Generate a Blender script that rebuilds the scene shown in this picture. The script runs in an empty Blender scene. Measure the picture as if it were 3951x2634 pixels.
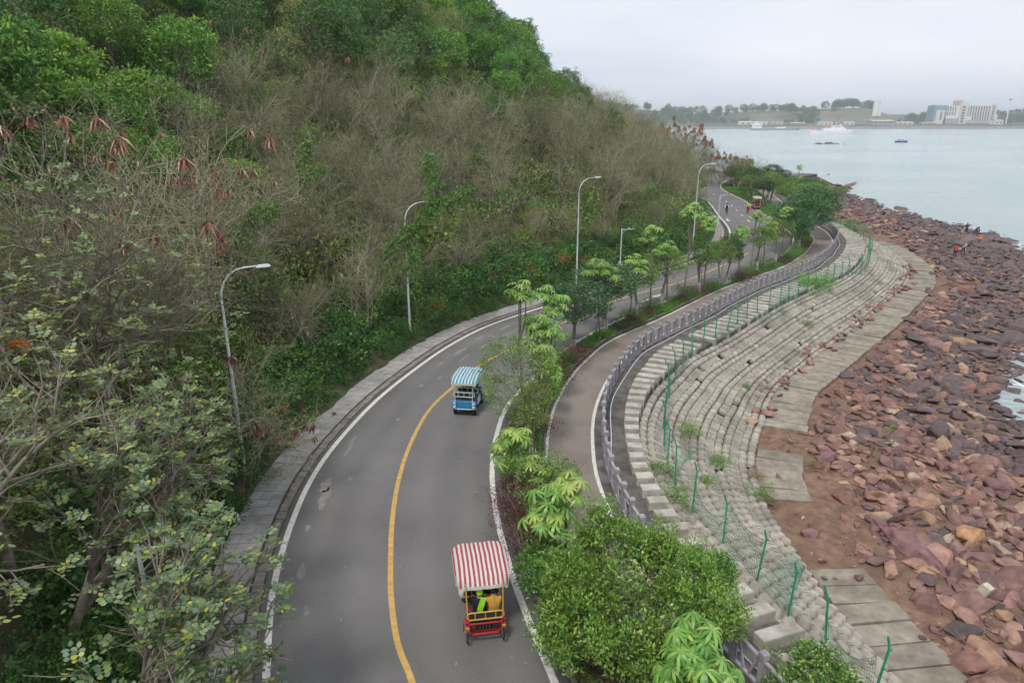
import bpy, bmesh, math, random
import numpy as np
from mathutils import Vector, Matrix, Euler
from mathutils import noise as mnoise

R = math.radians
scene = bpy.context.scene
col = scene.collection

# ------------------------------------------------------------------ camera, sky, sun, exposure
cam_data = bpy.data.cameras.new('camera')
cam_data.sensor_width = 36.0
cam_data.lens = 24.0
cam_data.clip_start = 0.1
cam_data.clip_end = 30000.0
cam = bpy.data.objects.new('camera', cam_data)
cam.location = (0.0, 0.0, 13.5)
cam.rotation_euler = (R(90 - 17.98), 0.0, 0.0)
col.objects.link(cam)
scene.camera = cam

SUN_EL, SUN_AZ = R(58), R(205)          # a veiled sun, behind and to the left of the camera
world = bpy.data.worlds.new('World')
scene.world = world
world.use_nodes = True
wn = world.node_tree
wn.nodes.clear()
w_out = wn.nodes.new('ShaderNodeOutputWorld')
w_bg = wn.nodes.new('ShaderNodeBackground')
w_sky = wn.nodes.new('ShaderNodeTexSky')
w_sky.sky_type = 'NISHITA'
w_sky.sun_disc = False
w_sky.sun_elevation = SUN_EL
w_sky.sun_rotation = SUN_AZ
w_sky.air_density = 1.0
w_sky.dust_density = 4.0
w_sky.ozone_density = 1.5
w_tc = wn.nodes.new('ShaderNodeTexCoord')
w_map = wn.nodes.new('ShaderNodeMapping')
w_map.inputs['Scale'].default_value = (1.0, 1.0, 3.2)
w_noise = wn.nodes.new('ShaderNodeTexNoise')
w_noise.inputs['Scale'].default_value = 2.1
w_noise.inputs['Detail'].default_value = 5.0
w_noise.inputs['Roughness'].default_value = 0.5
w_ramp = wn.nodes.new('ShaderNodeValToRGB')
w_ramp.color_ramp.elements[0].position = 0.35
w_ramp.color_ramp.elements[0].color = (5.35, 5.8, 6.6, 1)      # blue-grey underside of the cloud sheet
w_ramp.color_ramp.elements[1].position = 0.68
w_ramp.color_ramp.elements[1].color = (7.1, 7.3, 7.6, 1)        # thinner, brighter cloud
w_mix = wn.nodes.new('ShaderNodeMixRGB')
w_mix.inputs['Fac'].default_value = 0.9                       # cloud cover over the clear sky
wn.links.new(w_tc.outputs['Generated'], w_map.inputs['Vector'])
wn.links.new(w_map.outputs['Vector'], w_noise.inputs['Vector'])
wn.links.new(w_noise.outputs['Fac'], w_ramp.inputs['Fac'])
wn.links.new(w_sky.outputs['Color'], w_mix.inputs['Color1'])
wn.links.new(w_ramp.outputs['Color'], w_mix.inputs['Color2'])
wn.links.new(w_mix.outputs['Color'], w_bg.inputs['Color'])
w_bg.inputs['Strength'].default_value = 0.1
wn.links.new(w_bg.outputs['Background'], w_out.inputs['Surface'])

sun_data = bpy.data.lights.new('sun', 'SUN')
sun_data.energy = 1.5
sun_data.angle = R(11)
sun_data.color = (1.0, 0.965, 0.91)
sun = bpy.data.objects.new('sun', sun_data)
_sd = Vector((math.sin(SUN_AZ) * math.cos(SUN_EL), math.cos(SUN_AZ) * math.cos(SUN_EL), math.sin(SUN_EL)))
sun.rotation_euler = _sd.to_track_quat('Z', 'Y').to_euler()
sun.location = (0, -30, 80)
col.objects.link(sun)

scene.view_settings.view_transform = 'Standard'
scene.view_settings.look = 'None'
scene.view_settings.gamma = 1.0
scene.view_settings.exposure = 0.58
scene.render.engine = 'CYCLES'
cy = scene.cycles
cy.max_bounces = 4
cy.diffuse_bounces = 2
cy.glossy_bounces = 2
cy.transmission_bounces = 2
cy.transparent_max_bounces = 6
cy.volume_bounces = 0
cy.caustics_reflective = False
cy.caustics_refractive = False
cy.use_adaptive_sampling = True
cy.adaptive_threshold = 0.03
cy.use_denoising = True

# ------------------------------------------------------------------ helpers: naming, materials
def tag(o, label=None, cat=None, group=None, kind=None):
    if label: o['label'] = label
    if cat: o['category'] = cat
    if group: o['group'] = group
    if kind: o['kind'] = kind
    return o

def empty(name, loc=(0, 0, 0), rz=0.0, parent=None):
    o = bpy.data.objects.new(name, None)
    o.empty_display_size = 0.2
    o.location = loc
    o.rotation_euler = (0, 0, rz)
    o.parent = parent
    col.objects.link(o)
    return o

def obj(name, me, parent=None, loc=None, rot=None, scl=None, matrix=None):
    o = bpy.data.objects.new(name, me)
    if parent is not None: o.parent = parent
    if loc is not None: o.location = loc
    if rot is not None: o.rotation_euler = rot
    if scl is not None: o.scale = scl
    if matrix is not None: o.matrix_basis = matrix
    col.objects.link(o)
    return o

def copy_tree(o, parent=None):
    c = o.copy()
    col.objects.link(c)
    c.parent = parent
    for ch in o.children:
        copy_tree(ch, c)
    return c

MATS = {}
def nodes_of(m):
    m.use_nodes = True
    nt = m.node_tree
    nt.nodes.clear()
    out = nt.nodes.new('ShaderNodeOutputMaterial')
    return nt, out

def N(nt, t, **kw):
    n = nt.nodes.new(t)
    for k, v in kw.items():
        if k in n.inputs: n.inputs[k].default_value = v
        else: setattr(n, k, v)
    return n

def c4(c): return (c[0], c[1], c[2], 1.0)

def mat(name, c1, c2=None, scale=3.0, rough=0.8, bump=0.0, bscale=None, detail=6.0, metal=0.0, c3=None, scale3=0.6,
        amt3=0.5, island=0.0, objvar=0.0, coat=0.0, lo=0.35, hi=0.65, stretch=None, spec=0.3, emit=None):
    """noise-mixed principled surface; world-space so that every copy differs"""
    if name in MATS: return MATS[name]
    m = bpy.data.materials.new(name)
    nt, out = nodes_of(m)
    b = N(nt, 'ShaderNodeBsdfPrincipled', Roughness=rough, Metallic=metal)
    b.inputs['Specular IOR Level'].default_value = spec
    if coat: b.inputs['Coat Weight'].default_value = coat
    nt.links.new(b.outputs[0], out.inputs['Surface'])
    g = N(nt, 'ShaderNodeNewGeometry')
    vec = g.outputs['Position']
    if stretch:
        mp = N(nt, 'ShaderNodeMapping'); mp.inputs['Scale'].default_value = stretch
        nt.links.new(vec, mp.inputs['Vector']); vec = mp.outputs['Vector']
    cur = None
    if c2 is None:
        b.inputs['Base Color'].default_value = c4(c1)
    else:
        no = N(nt, 'ShaderNodeTexNoise', Scale=scale, Detail=detail, Roughness=0.6)
        nt.links.new(vec, no.inputs['Vector'])
        rp = N(nt, 'ShaderNodeValToRGB')
        e = rp.color_ramp.elements
        e[0].position = lo; e[0].color = c4(c1); e[1].position = hi; e[1].color = c4(c2)
        nt.links.new(no.outputs['Fac'], rp.inputs['Fac'])
        cur = rp.outputs['Color']
        if c3 is not None:
            n3 = N(nt, 'ShaderNodeTexNoise', Scale=scale3, Detail=4.0)
            nt.links.new(vec, n3.inputs['Vector'])
            r3 = N(nt, 'ShaderNodeMapRange'); r3.inputs['From Min'].default_value = 0.45; r3.inputs['From Max'].default_value = 0.68
            r3.inputs['To Max'].default_value = amt3
            nt.links.new(n3.outputs['Fac'], r3.inputs['Value'])
            mx = N(nt, 'ShaderNodeMixRGB'); mx.inputs['Color2'].default_value = c4(c3)
            nt.links.new(r3.outputs[0], mx.inputs['Fac']); nt.links.new(cur, mx.inputs['Color1'])
            cur = mx.outputs['Color']
        if island or objvar:
            hs = N(nt, 'ShaderNodeHueSaturation')
            nt.links.new(cur, hs.inputs['Color'])
            add = N(nt, 'ShaderNodeMath', operation='MULTIPLY_ADD')
            add.inputs[1].default_value = 2 * (island or objvar); add.inputs[2].default_value = 1 - (island or objvar)
            if island: nt.links.new(g.outputs['Random Per Island'], add.inputs[0])
            else:
                oi = N(nt, 'ShaderNodeObjectInfo'); nt.links.new(oi.outputs['Random'], add.inputs[0])
            nt.links.new(add.outputs[0], hs.inputs['Value'])
            cur = hs.outputs['Color']
        nt.links.new(cur, b.inputs['Base Color'])
    if bump:
        nb = N(nt, 'ShaderNodeTexNoise', Scale=bscale or scale * 4, Detail=5.0)
        nt.links.new(vec, nb.inputs['Vector'])
        bp = N(nt, 'ShaderNodeBump', Strength=bump); bp.inputs['Distance'].default_value = 0.02
        nt.links.new(nb.outputs['Fac'], bp.inputs['Height'])
        nt.links.new(bp.outputs['Normal'], b.inputs['Normal'])
    if emit:
        b.inputs['Emission Color'].default_value = c4(emit[0]); b.inputs['Emission Strength'].default_value = emit[1]
    MATS[name] = m
    return m

def leaf_mat(name, stops, trans=0.24, rough=0.5, objvar=0.16, huevar=0.02, spec=0.35, sheen=None):
    """leaf colour picked per leaf from the stops, shifted a little per plant"""
    if name in MATS: return MATS[name]
    m = bpy.data.materials.new(name)
    nt, out = nodes_of(m)
    g = N(nt, 'ShaderNodeNewGeometry')
    rp = N(nt, 'ShaderNodeValToRGB')
    rp.color_ramp.interpolation = 'LINEAR'
    els = rp.color_ramp.elements
    while len(els) < len(stops): els.new(0.5)
    for i, (p, c) in enumerate(stops):
        els[i].position = p; els[i].color = c4([min(x * 1.68, .46) for x in c])
    nt.links.new(g.outputs['Random Per Island'], rp.inputs['Fac'])
    oi = N(nt, 'ShaderNodeObjectInfo')
    hs = N(nt, 'ShaderNodeHueSaturation')
    ma = N(nt, 'ShaderNodeMath', operation='MULTIPLY_ADD'); ma.inputs[1].default_value = 2 * objvar; ma.inputs[2].default_value = 1 - objvar
    nt.links.new(oi.outputs['Random'], ma.inputs[0]); nt.links.new(ma.outputs[0], hs.inputs['Value'])
    mu = N(nt, 'ShaderNodeMath', operation='MULTIPLY'); mu.inputs[1].default_value = 7.31
    fr = N(nt, 'ShaderNodeMath', operation='FRACT')
    mh = N(nt, 'ShaderNodeMath', operation='MULTIPLY_ADD'); mh.inputs[1].default_value = 2 * huevar; mh.inputs[2].default_value = 0.5 - huevar
    nt.links.new(oi.outputs['Random'], mu.inputs[0]); nt.links.new(mu.outputs[0], fr.inputs[0]); nt.links.new(fr.outputs[0], mh.inputs[0])
    nt.links.new(mh.outputs[0], hs.inputs['Hue'])
    nt.links.new(rp.outputs['Color'], hs.inputs['Color'])
    b = N(nt, 'ShaderNodeBsdfPrincipled', Roughness=rough)
    b.inputs['Specular IOR Level'].default_value = spec
    nt.links.new(hs.outputs['Color'], b.inputs['Base Color'])
    if trans > 0:
        t = N(nt, 'ShaderNodeBsdfTranslucent')
        nt.links.new(hs.outputs['Color'], t.inputs['Color'])
        mx = N(nt, 'ShaderNodeMixShader'); mx.inputs['Fac'].default_value = trans
        nt.links.new(b.outputs[0], mx.inputs[1]); nt.links.new(t.outputs[0], mx.inputs[2])
        nt.links.new(mx.outputs[0], out.inputs['Surface'])
    else:
        nt.links.new(b.outputs[0], out.inputs['Surface'])
    MATS[name] = m
    return m

# ------------------------------------------------------------------ helpers: mesh building
class MB:
    def __init__(self):
        self.v = []; self.f = []; self.mi = []; self.m = 0
    def mat(self, i):
        self.m = i; return self
    def add(self, vs, fs):
        o = len(self.v)
        self.v.extend([tuple(p) for p in vs])
        for f in fs:
            self.f.append(tuple(i + o for i in f)); self.mi.append(self.m)
        return self
    def box(self, c, s, M=None, taper=1.0, bev=0.0):
        hx, hy, hz = s[0] / 2, s[1] / 2, s[2] / 2
        if bev > 0:
            vs = []
            for z, k in ((-hz, 1), (hz - bev, taper), (hz, None)):
                a, b = (hx * k, hy * k) if k else (hx * taper - bev, hy * taper - bev)
                vs += [(-a, -b, z), (a, -b, z), (a, b, z), (-a, b, z)]
            fs = [(3, 2, 1, 0), (8, 9, 10, 11)]
            for r in (0, 4):
                for i in range(4):
                    j = (i + 1) % 4
                    fs.append((r + i, r + j, r + 4 + j, r + 4 + i))
        else:
            t = taper
            vs = [(-hx, -hy, -hz), (hx, -hy, -hz), (hx, hy, -hz), (-hx, hy, -hz), (-hx * t, -hy * t, hz), (hx * t, -hy * t, hz), (hx * t, hy * t, hz), (-hx * t, hy * t, hz)]
            fs = [(3, 2, 1, 0), (4, 5, 6, 7), (0, 1, 5, 4), (1, 2, 6, 5), (2, 3, 7, 6), (3, 0, 4, 7)]
        c = Vector(c)
        if M is not None: vs = [(M @ Vector(p)) + c for p in vs]
        else: vs = [Vector(p) + c for p in vs]
        return self.add(vs, fs)
    def bar(self, a, b, w, h):
        """box from a to b, w wide and h deep"""
        a = Vector(a); b = Vector(b); d = b - a
        q = d.to_track_quat('Y', 'Z').to_matrix()
        return self.box((a + b) / 2, (w, d.length, h), q)
    def tube(self, pts, rad, n=6, cap=True, closed=False):
        pts = [Vector(p) for p in pts]
        if not hasattr(rad, '__len__'): rad = [rad] * len(pts)
        k = len(pts)
        vs = []; prev = None
        for i, p in enumerate(pts):
            if closed: d = pts[(i + 1) % k] - pts[i - 1]
            else: d = (pts[min(i + 1, k - 1)] - pts[max(i - 1, 0)])
            if d.length < 1e-9: d = Vector((0, 0, 1))
            d.normalize()
            if prev is None:
                u = d.orthogonal().normalized()
            else:
                u = prev - d * prev.dot(d)
                if u.length < 1e-6: u = d.orthogonal()
                u.normalize()
            prev = u
            w = d.cross(u)
            for j in range(n):
                a = 2 * math.pi * j / n
                vs.append(p + (u * math.cos(a) + w * math.sin(a)) * rad[i])
        fs = []
        rng = k if closed else k - 1
        for i in range(rng):
            i2 = (i + 1) % k
            for j in range(n):
                j2 = (j + 1) % n
                fs.append((i * n + j, i * n + j2, i2 * n + j2, i2 * n + j))
        if cap and not closed:
            fs.append(tuple(range(n - 1, -1, -1)))
            fs.append(tuple((k - 1) * n + j for j in range(n)))
        return self.add(vs, fs)
    def lathe(self, prof, n=12, c=(0, 0, 0), M=None):
        vs = []; fs = []
        for (r, z) in prof:
            for j in range(n):
                a = 2 * math.pi * j / n
                p = Vector((r * math.cos(a), r * math.sin(a), z))
                if M is not None: p = M @ p
                vs.append(p + Vector(c))
        for i in range(len(prof) - 1):
            for j in range(n):
                j2 = (j + 1) % n
                fs.append((i * n + j, i * n + j2, (i + 1) * n + j2, (i + 1) * n + j))
        fs.append(tuple(range(n - 1, -1, -1)))
        fs.append(tuple((len(prof) - 1) * n + j for j in range(n)))
        return self.add(vs, fs)
    def mesh(self, name, mats, smooth=False):
        me = bpy.data.meshes.new(name)
        me.from_pydata(self.v, [], self.f)
        if not isinstance(mats, (list, tuple)): mats = [mats]
        for m in mats: me.materials.append(m)
        if len(mats) > 1: me.polygons.foreach_set('material_index', self.mi)
        if smooth: me.polygons.foreach_set('use_smooth', [True] * len(me.polygons))
        me.update()
        return me
    def build(self, name, mats, parent=None, smooth=False, **kw):
        return obj(name, self.mesh(name, mats, smooth), parent, **kw)

def np_mesh(name, V, F, mats, smooth=False, mi=None):
    """V (n,3), F (m,k) all faces with k corners"""
    me = bpy.data.meshes.new(name)
    V = np.asarray(V, dtype=np.float32); F = np.asarray(F, dtype=np.int32)
    m, k = F.shape
    me.vertices.add(len(V)); me.vertices.foreach_set('co', V.ravel())
    me.loops.add(m * k); me.loops.foreach_set('vertex_index', F.ravel())
    me.polygons.add(m)
    me.polygons.foreach_set('loop_start', np.arange(0, m * k, k, dtype=np.int32))
    me.polygons.foreach_set('loop_total', np.full(m, k, dtype=np.int32))
    if not isinstance(mats, (list, tuple)): mats = [mats]
    for x in mats: me.materials.append(x)
    if mi is not None: me.polygons.foreach_set('material_index', np.asarray(mi, dtype=np.int32))
    if smooth: me.polygons.foreach_set('use_smooth', np.ones(m, dtype=bool))
    me.update(calc_edges=True)
    me.validate()
    return me

def joined(name, base, mats_list, material, smooth=False):
    """base = (V, F) quads/tris of one piece; one mesh holding a copy for each 4x4 matrix"""
    V, F = base
    V = np.asarray(V, dtype=np.float64); F = np.asarray(F)
    Ms = np.array([np.array(m) for m in mats_list])
    VV = np.einsum('kij,nj->kni', Ms[:, :3, :3], V) + Ms[:, None, :3, 3]
    FF = F[None] + (np.arange(len(Ms)) * len(V))[:, None, None]
    return np_mesh(name, VV.reshape(-1, 3), FF.reshape(-1, F.shape[1]), material, smooth)

# ------------------------------------------------------------------ helpers: plan curves
def catmull(pts, step):
    P = [np.array(p, dtype=float) for p in pts]
    P = [2 * P[0] - P[1]] + P + [2 * P[-1] - P[-2]]
    out = []
    for i in range(1, len(P) - 2):
        p0, p1, p2, p3 = P[i - 1:i + 3]
        d = max(np.linalg.norm(p2 - p1), 1e-6); n = max(int(d / 0.15), 2)
        # centripetal spacing keeps uneven control points from overshooting
        t0 = 0; t1 = np.linalg.norm(p1 - p0) ** .5; t2 = t1 + d ** .5; t3 = t2 + np.linalg.norm(p3 - p2) ** .5
        for k in range(n):
            t = t1 + (t2 - t1) * k / n
            A1 = (t1 - t) / (t1 - t0) * p0 + (t - t0) / (t1 - t0) * p1
            A2 = (t2 - t) / (t2 - t1) * p1 + (t - t1) / (t2 - t1) * p2
            A3 = (t3 - t) / (t3 - t2) * p2 + (t - t2) / (t3 - t2) * p3
            B1 = (t2 - t) / (t2 - t0) * A1 + (t - t0) / (t2 - t0) * A2
            B2 = (t3 - t) / (t3 - t1) * A2 + (t - t1) / (t3 - t1) * A3
            out.append((t2 - t) / (t2 - t1) * B1 + (t - t1) / (t2 - t1) * B2)
    out.append(P[-2])
    return resample(np.array(out), step)

def resample(A, step):
    s = np.concatenate([[0], np.cumsum(np.linalg.norm(np.diff(A, axis=0), axis=1))])
    n = max(int(round(s[-1] / step)), 1)
    t = np.linspace(0, s[-1], n + 1)
    return np.stack([np.interp(t, s, A[:, k]) for k in range(A.shape[1])], 1)

def tangents(A):
    T = np.gradient(A, axis=0)
    for _ in range(2): T[1:-1] = (T[:-2] + 2 * T[1:-1] + T[2:]) / 4
    return T / np.linalg.norm(T, axis=1)[:, None]

def offset(A, d):
    """shift to the right of the direction of travel by d (d may be an array)"""
    T = tangents(A)
    Nn = np.stack([T[:, 1], -T[:, 0]], 1)
    return A + Nn * (np.asarray(d).reshape(-1, 1) if hasattr(d, '__len__') else d)

def arclen(A):
    return np.concatenate([[0], np.cumsum(np.linalg.norm(np.diff(A, axis=0), axis=1))])

def sheet(name, A, B, zA, zB, material, parent=None, kind='structure', thick=0.0):
    """ribbon between two curves with as many points each"""
    n = len(A)
    za = np.full(n, zA) if not hasattr(zA, '__len__') else zA
    zb = np.full(n, zB) if not hasattr(zB, '__len__') else zB
    V = np.concatenate([np.column_stack([A, za]), np.column_stack([B, zb])])
    F = [(i, i + n, i + n + 1, i + 1) for i in range(n - 1)]
    if thick:
        k = len(V)
        V = np.concatenate([V, V - np.array([0, 0, thick])])
        for i in range(n - 1):
            F += [(i + 1, i + 1 + k, i + k, i), (i + n, i + n + k, i + n + 1 + k, i + n + 1)]
        F += [(0, k, n + k, n), (n - 1, 2 * n - 1, 2 * n - 1 + k, n - 1 + k)]
    me = np_mesh(name, V, F, material)
    o = obj(name, me, parent)
    if parent is None and kind: o['kind'] = kind
    return o

def same_n(A, B):
    n = max(len(A), len(B))
    f = lambda C: np.stack([np.interp(np.linspace(0, 1, n), np.linspace(0, 1, len(C)), C[:, k]) for k in range(2)], 1)
    return f(A), f(B)

def nearest(P, A):
    """distance of points P (k,2) to polyline A and signed side (left +)"""
    a = A[:-1]; d = A[1:] - a; L2 = (d ** 2).sum(1)
    best = np.full(len(P), 1e9); side = np.zeros(len(P))
    for i in range(len(a)):
        w = P - a[i]
        t = np.clip((w @ d[i]) / L2[i], 0, 1)
        q = w - t[:, None] * d[i]
        dist = np.hypot(q[:, 0], q[:, 1])
        cr = d[i, 0] * w[:, 1] - d[i, 1] * w[:, 0]
        m = dist < best - 1e-9
        best[m] = dist[m]; side[m] = np.sign(cr[m])
    return best, side
# ------------------------------------------------------------------ plan of the coast road (metres, road surface at z = 0)
LW = catmull([(-4.4, 8.5), (-6.2, 13.7), (-7.32, 17.8), (-7.88, 22.4), (-7.88, 25.4), (-7.5, 28.6), (-6.8, 32.2), (-5.58, 36.3), (-4.0, 40.6),
              (-1.96, 44.6), (0.6, 48.0), (4.3, 52.2), (12.18, 60.8), (16.4, 65.5), (21.9, 73.0), (25.6, 80.5), (28.2, 88.9), (31.0, 104.0), (33.8, 119), (36.2, 142), (39.5, 156), (45, 170), (54, 184), (64, 195)], 0.5)
RW = catmull([(2.5, 8.5), (1.09, 13.7), (0.37, 16.4), (-0.08, 18.45), (-0.56, 21.5), (-0.81, 24.7), (-0.7, 27.9), (-0.2, 31.35), (1.3, 35.4), (4.0, 41.3),
              (8.9, 48.2), (12.3, 52.1), (17.2, 56.6), (22.7, 63.2), (28.6, 71.3), (32.4, 78.6), (34.6, 84.6), (36.9, 97.4), (38.4, 107.1), (40.4, 118.9), (42.9, 142), (46, 153.5), (51, 164.5), (59, 177), (69, 188)], 0.5)
BL = catmull([(8.0, 8.5), (6.3, 13.1), (5.0, 16.6), (4.35, 19.2), (3.98, 21.9), (3.85, 24.4), (3.99, 26.9), (4.26, 29.2), (4.66, 31.2), (5.2, 33.2), (5.92, 35.3), (6.75, 37.2), (8.17, 40.0),
              (12.6, 45.4), (19.3, 54.0), (24.4, 59.5), (28.6, 64.0), (32.8, 70.0), (35.6, 74.8), (37.8, 79.1), (39.2, 82.9), (40.5, 87.6), (41.3, 92.1), (42.9, 101), (45.5, 113), (49.5, 130), (53, 147), (57.5, 158), (63.5, 168), (71, 178), (78, 186)], 0.53)
TL = catmull([(12.9, 7.5), (11.9, 12.5), (11.36, 16.0), (11.04, 18.4), (10.87, 21.85), (11.06, 26.9), (11.6, 29.2), (13.1, 32.7), (16.4, 39.2), (19.2, 42.6), (22.9, 47.0),
              (29.4, 54.4), (34.6, 60.9), (40.3, 68.0), (45.0, 76.6), (47.6, 84.7), (49.5, 95), (52.3, 110), (56.5, 130), (60.5, 147), (64, 155), (68.5, 162), (73, 168), (78, 174)], 0.5)
WL = catmull([(44, 5), (38, 18), (33.5, 28), (29.5, 35.5), (29.6, 37.8), (31.8, 40.9), (36.5, 46), (44, 55), (52, 66), (57, 73.5), (61.5, 80), (65.5, 86.5), (70.8, 96), (73.0, 102), (73.0, 108), (73.5, 115), (73.1, 132.5), (76.3, 150), (77, 158), (78.5, 165), (81, 171), (85, 177)], 1.0)
SEA_Z, TOE_Z = -3.2, -2.3

# ------------------------------------------------------------------ materials of the setting
M_asphalt = bpy.data.materials.new('asphalt')
nt, out = nodes_of(M_asphalt)
g = N(nt, 'ShaderNodeNewGeometry')
n1 = N(nt, 'ShaderNodeTexNoise', Scale=38.0, Detail=3.0); n2 = N(nt, 'ShaderNodeTexNoise', Scale=0.22, Detail=5.0); n3 = N(nt, 'ShaderNodeTexVoronoi', Scale=95.0)
for n in (n1, n2, n3): nt.links.new(g.outputs['Position'], n.inputs['Vector'])
r1 = N(nt, 'ShaderNodeValToRGB'); r1.color_ramp.elements[0].position = 0.3; r1.color_ramp.elements[0].color = (0.112, 0.109, 0.108, 1); r1.color_ramp.elements[1].position = 0.72; r1.color_ramp.elements[1].color = (0.205, 0.20, 0.197, 1)
r2 = N(nt, 'ShaderNodeValToRGB'); r2.color_ramp.elements[0].position = 0.3; r2.color_ramp.elements[0].color = (0.8, 0.79, 0.78, 1); r2.color_ramp.elements[1].position = 0.7; r2.color_ramp.elements[1].color = (1.1, 1.09, 1.08, 1)
mm = N(nt, 'ShaderNodeMixRGB', blend_type='MULTIPLY'); mm.inputs['Fac'].default_value = 1.0
nt.links.new(n1.outputs['Fac'], r1.inputs['Fac']); nt.links.new(n2.outputs['Fac'], r2.inputs['Fac'])
nt.links.new(r1.outputs['Color'], mm.inputs['Color1']); nt.links.new(r2.outputs['Color'], mm.inputs['Color2'])
b = N(nt, 'ShaderNodeBsdfPrincipled', Roughness=0.82); b.inputs['Specular IOR Level'].default_value = 0.35
uvn = N(nt, 'ShaderNodeUVMap', uv_map='lane'); sx_ = N(nt, 'ShaderNodeSeparateXYZ'); nt.links.new(uvn.outputs[0], sx_.inputs[0])
trk = N(nt, 'ShaderNodeValToRGB'); trk.color_ramp.interpolation = 'EASE'          # wheel tracks polished by traffic, oil down the lane middles, dirt at the edges
_st = [(0.0, .72), (.05, .86), (.12, 1.0), (.17, 1.07), (.26, .95), (.36, 1.07), (.5, .98), (.62, 1.08), (.72, .96), (.83, 1.08), (.93, .96), (1.0, .74)]
while len(trk.color_ramp.elements) < len(_st): trk.color_ramp.elements.new(.5)
for _e, (_p, _c) in zip(trk.color_ramp.elements, _st): _e.position = _p; _e.color = (_c, _c * .995, _c * .985, 1)
wob = N(nt, 'ShaderNodeTexNoise', Scale=0.35, Detail=3.0); nt.links.new(g.outputs['Position'], wob.inputs['Vector'])
wa = N(nt, 'ShaderNodeMath', operation='MULTIPLY_ADD'); wa.inputs[1].default_value = .09; nt.links.new(wob.outputs['Fac'], wa.inputs[0]); nt.links.new(sx_.outputs[0], wa.inputs[2])
ws_ = N(nt, 'ShaderNodeMath', operation='SUBTRACT'); ws_.inputs[1].default_value = .045; nt.links.new(wa.outputs[0], ws_.inputs[0]); nt.links.new(ws_.outputs[0], trk.inputs['Fac'])
m3 = N(nt, 'ShaderNodeMixRGB', blend_type='MULTIPLY'); m3.inputs['Fac'].default_value = 1; nt.links.new(mm.outputs['Color'], m3.inputs['Color1']); nt.links.new(trk.outputs['Color'], m3.inputs['Color2'])
vc = N(nt, 'ShaderNodeTexVoronoi', Scale=.33, feature='DISTANCE_TO_EDGE'); vw = N(nt, 'ShaderNodeTexNoise', Scale=1.3, Detail=6.0)
vm = N(nt, 'ShaderNodeMixRGB', blend_type='ADD'); vm.inputs['Fac'].default_value = 1.6; nt.links.new(g.outputs['Position'], vw.inputs['Vector']); nt.links.new(g.outputs['Position'], vm.inputs['Color1']); nt.links.new(vw.outputs['Color'], vm.inputs['Color2']); nt.links.new(vm.outputs['Color'], vc.inputs['Vector'])
cr = N(nt, 'ShaderNodeMapRange'); cr.inputs['From Min'].default_value = .004; cr.inputs['From Max'].default_value = .016; cr.inputs['To Min'].default_value = .93; cr.inputs['To Max'].default_value = 1.0; nt.links.new(vc.outputs['Distance'], cr.inputs['Value'])
m4 = N(nt, 'ShaderNodeMixRGB', blend_type='MULTIPLY'); m4.inputs['Fac'].default_value = 1; nt.links.new(m3.outputs['Color'], m4.inputs['Color1']); nt.links.new(cr.outputs[0], m4.inputs['Color2'])
nt.links.new(m4.outputs['Color'], b.inputs['Base Color'])
bp = N(nt, 'ShaderNodeBump', Strength=0.5); bp.inputs['Distance'].default_value = 0.006
nt.links.new(n3.outputs['Distance'], bp.inputs['Height']); nt.links.new(bp.outputs['Normal'], b.inputs['Normal'])
nt.links.new(b.outputs[0], out.inputs['Surface'])

M_white = mat('worn_white_paint', (0.58, 0.56, 0.52), (0.70, 0.685, 0.64), scale=5, rough=0.7, c3=(0.33, 0.31, 0.28), scale3=7, amt3=0.5)
M_yellow = mat('worn_yellow_paint', (0.50, 0.30, 0.085), (0.60, 0.37, 0.115), scale=4, rough=0.7, c3=(0.27, 0.18, 0.09), scale3=6, amt3=0.5)
M_worn = mat('worn_mortar', (0.19, 0.178, 0.162), (0.26, 0.245, 0.225), scale=4, rough=0.9)
M_gutter = mat('gutter_stone', (0.16, 0.14, 0.12), (0.27, 0.245, 0.215), scale=3, rough=0.9, objvar=0.14)
M_joint = mat('dark_joint', (0.045, 0.04, 0.035), (0.10, 0.085, 0.07), scale=4, rough=0.95)
M_paver = mat('grey_paver', (0.27, 0.26, 0.248), (0.37, 0.36, 0.345), scale=2.5, rough=0.88, c3=(0.19, 0.175, 0.155), scale3=1.2, amt3=0.6, objvar=0.09, bump=0.3, bscale=30)
M_kerb = mat('weathered_kerb', (0.12, 0.105, 0.09), (0.24, 0.22, 0.19), scale=3, rough=0.9, objvar=0.12, bump=0.3, bscale=20)
M_path = mat('brown_path', (0.20, 0.168, 0.14), (0.262, 0.226, 0.195), scale=26, rough=0.88, c3=(0.15, 0.125, 0.108), scale3=0.45, amt3=0.7)
M_soil = mat('bed_soil', (0.05, 0.038, 0.027), (0.10, 0.075, 0.05), scale=3, rough=0.95)
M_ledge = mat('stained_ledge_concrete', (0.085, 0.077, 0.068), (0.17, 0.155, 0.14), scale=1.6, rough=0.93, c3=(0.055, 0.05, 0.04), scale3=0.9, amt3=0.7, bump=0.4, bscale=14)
M_bal = mat('lavender_grey_cast_stone', (0.27, 0.255, 0.28), (0.38, 0.36, 0.385), scale=4, rough=0.75, c3=(0.17, 0.155, 0.16), scale3=1.5, amt3=0.5)
M_crest = mat('crest_concrete', (0.34, 0.315, 0.27), (0.50, 0.47, 0.41), scale=3, rough=0.9, c3=(0.20, 0.18, 0.145), scale3=1.6, amt3=0.7, objvar=0.08, bump=0.4, bscale=18)
M_block = mat('revetment_concrete', (0.29, 0.26, 0.215), (0.43, 0.395, 0.335), scale=2.4, rough=0.92, c3=(0.16, 0.14, 0.11), scale3=0.5, amt3=0.65, island=0.13, bump=0.5, bscale=16)
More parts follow.
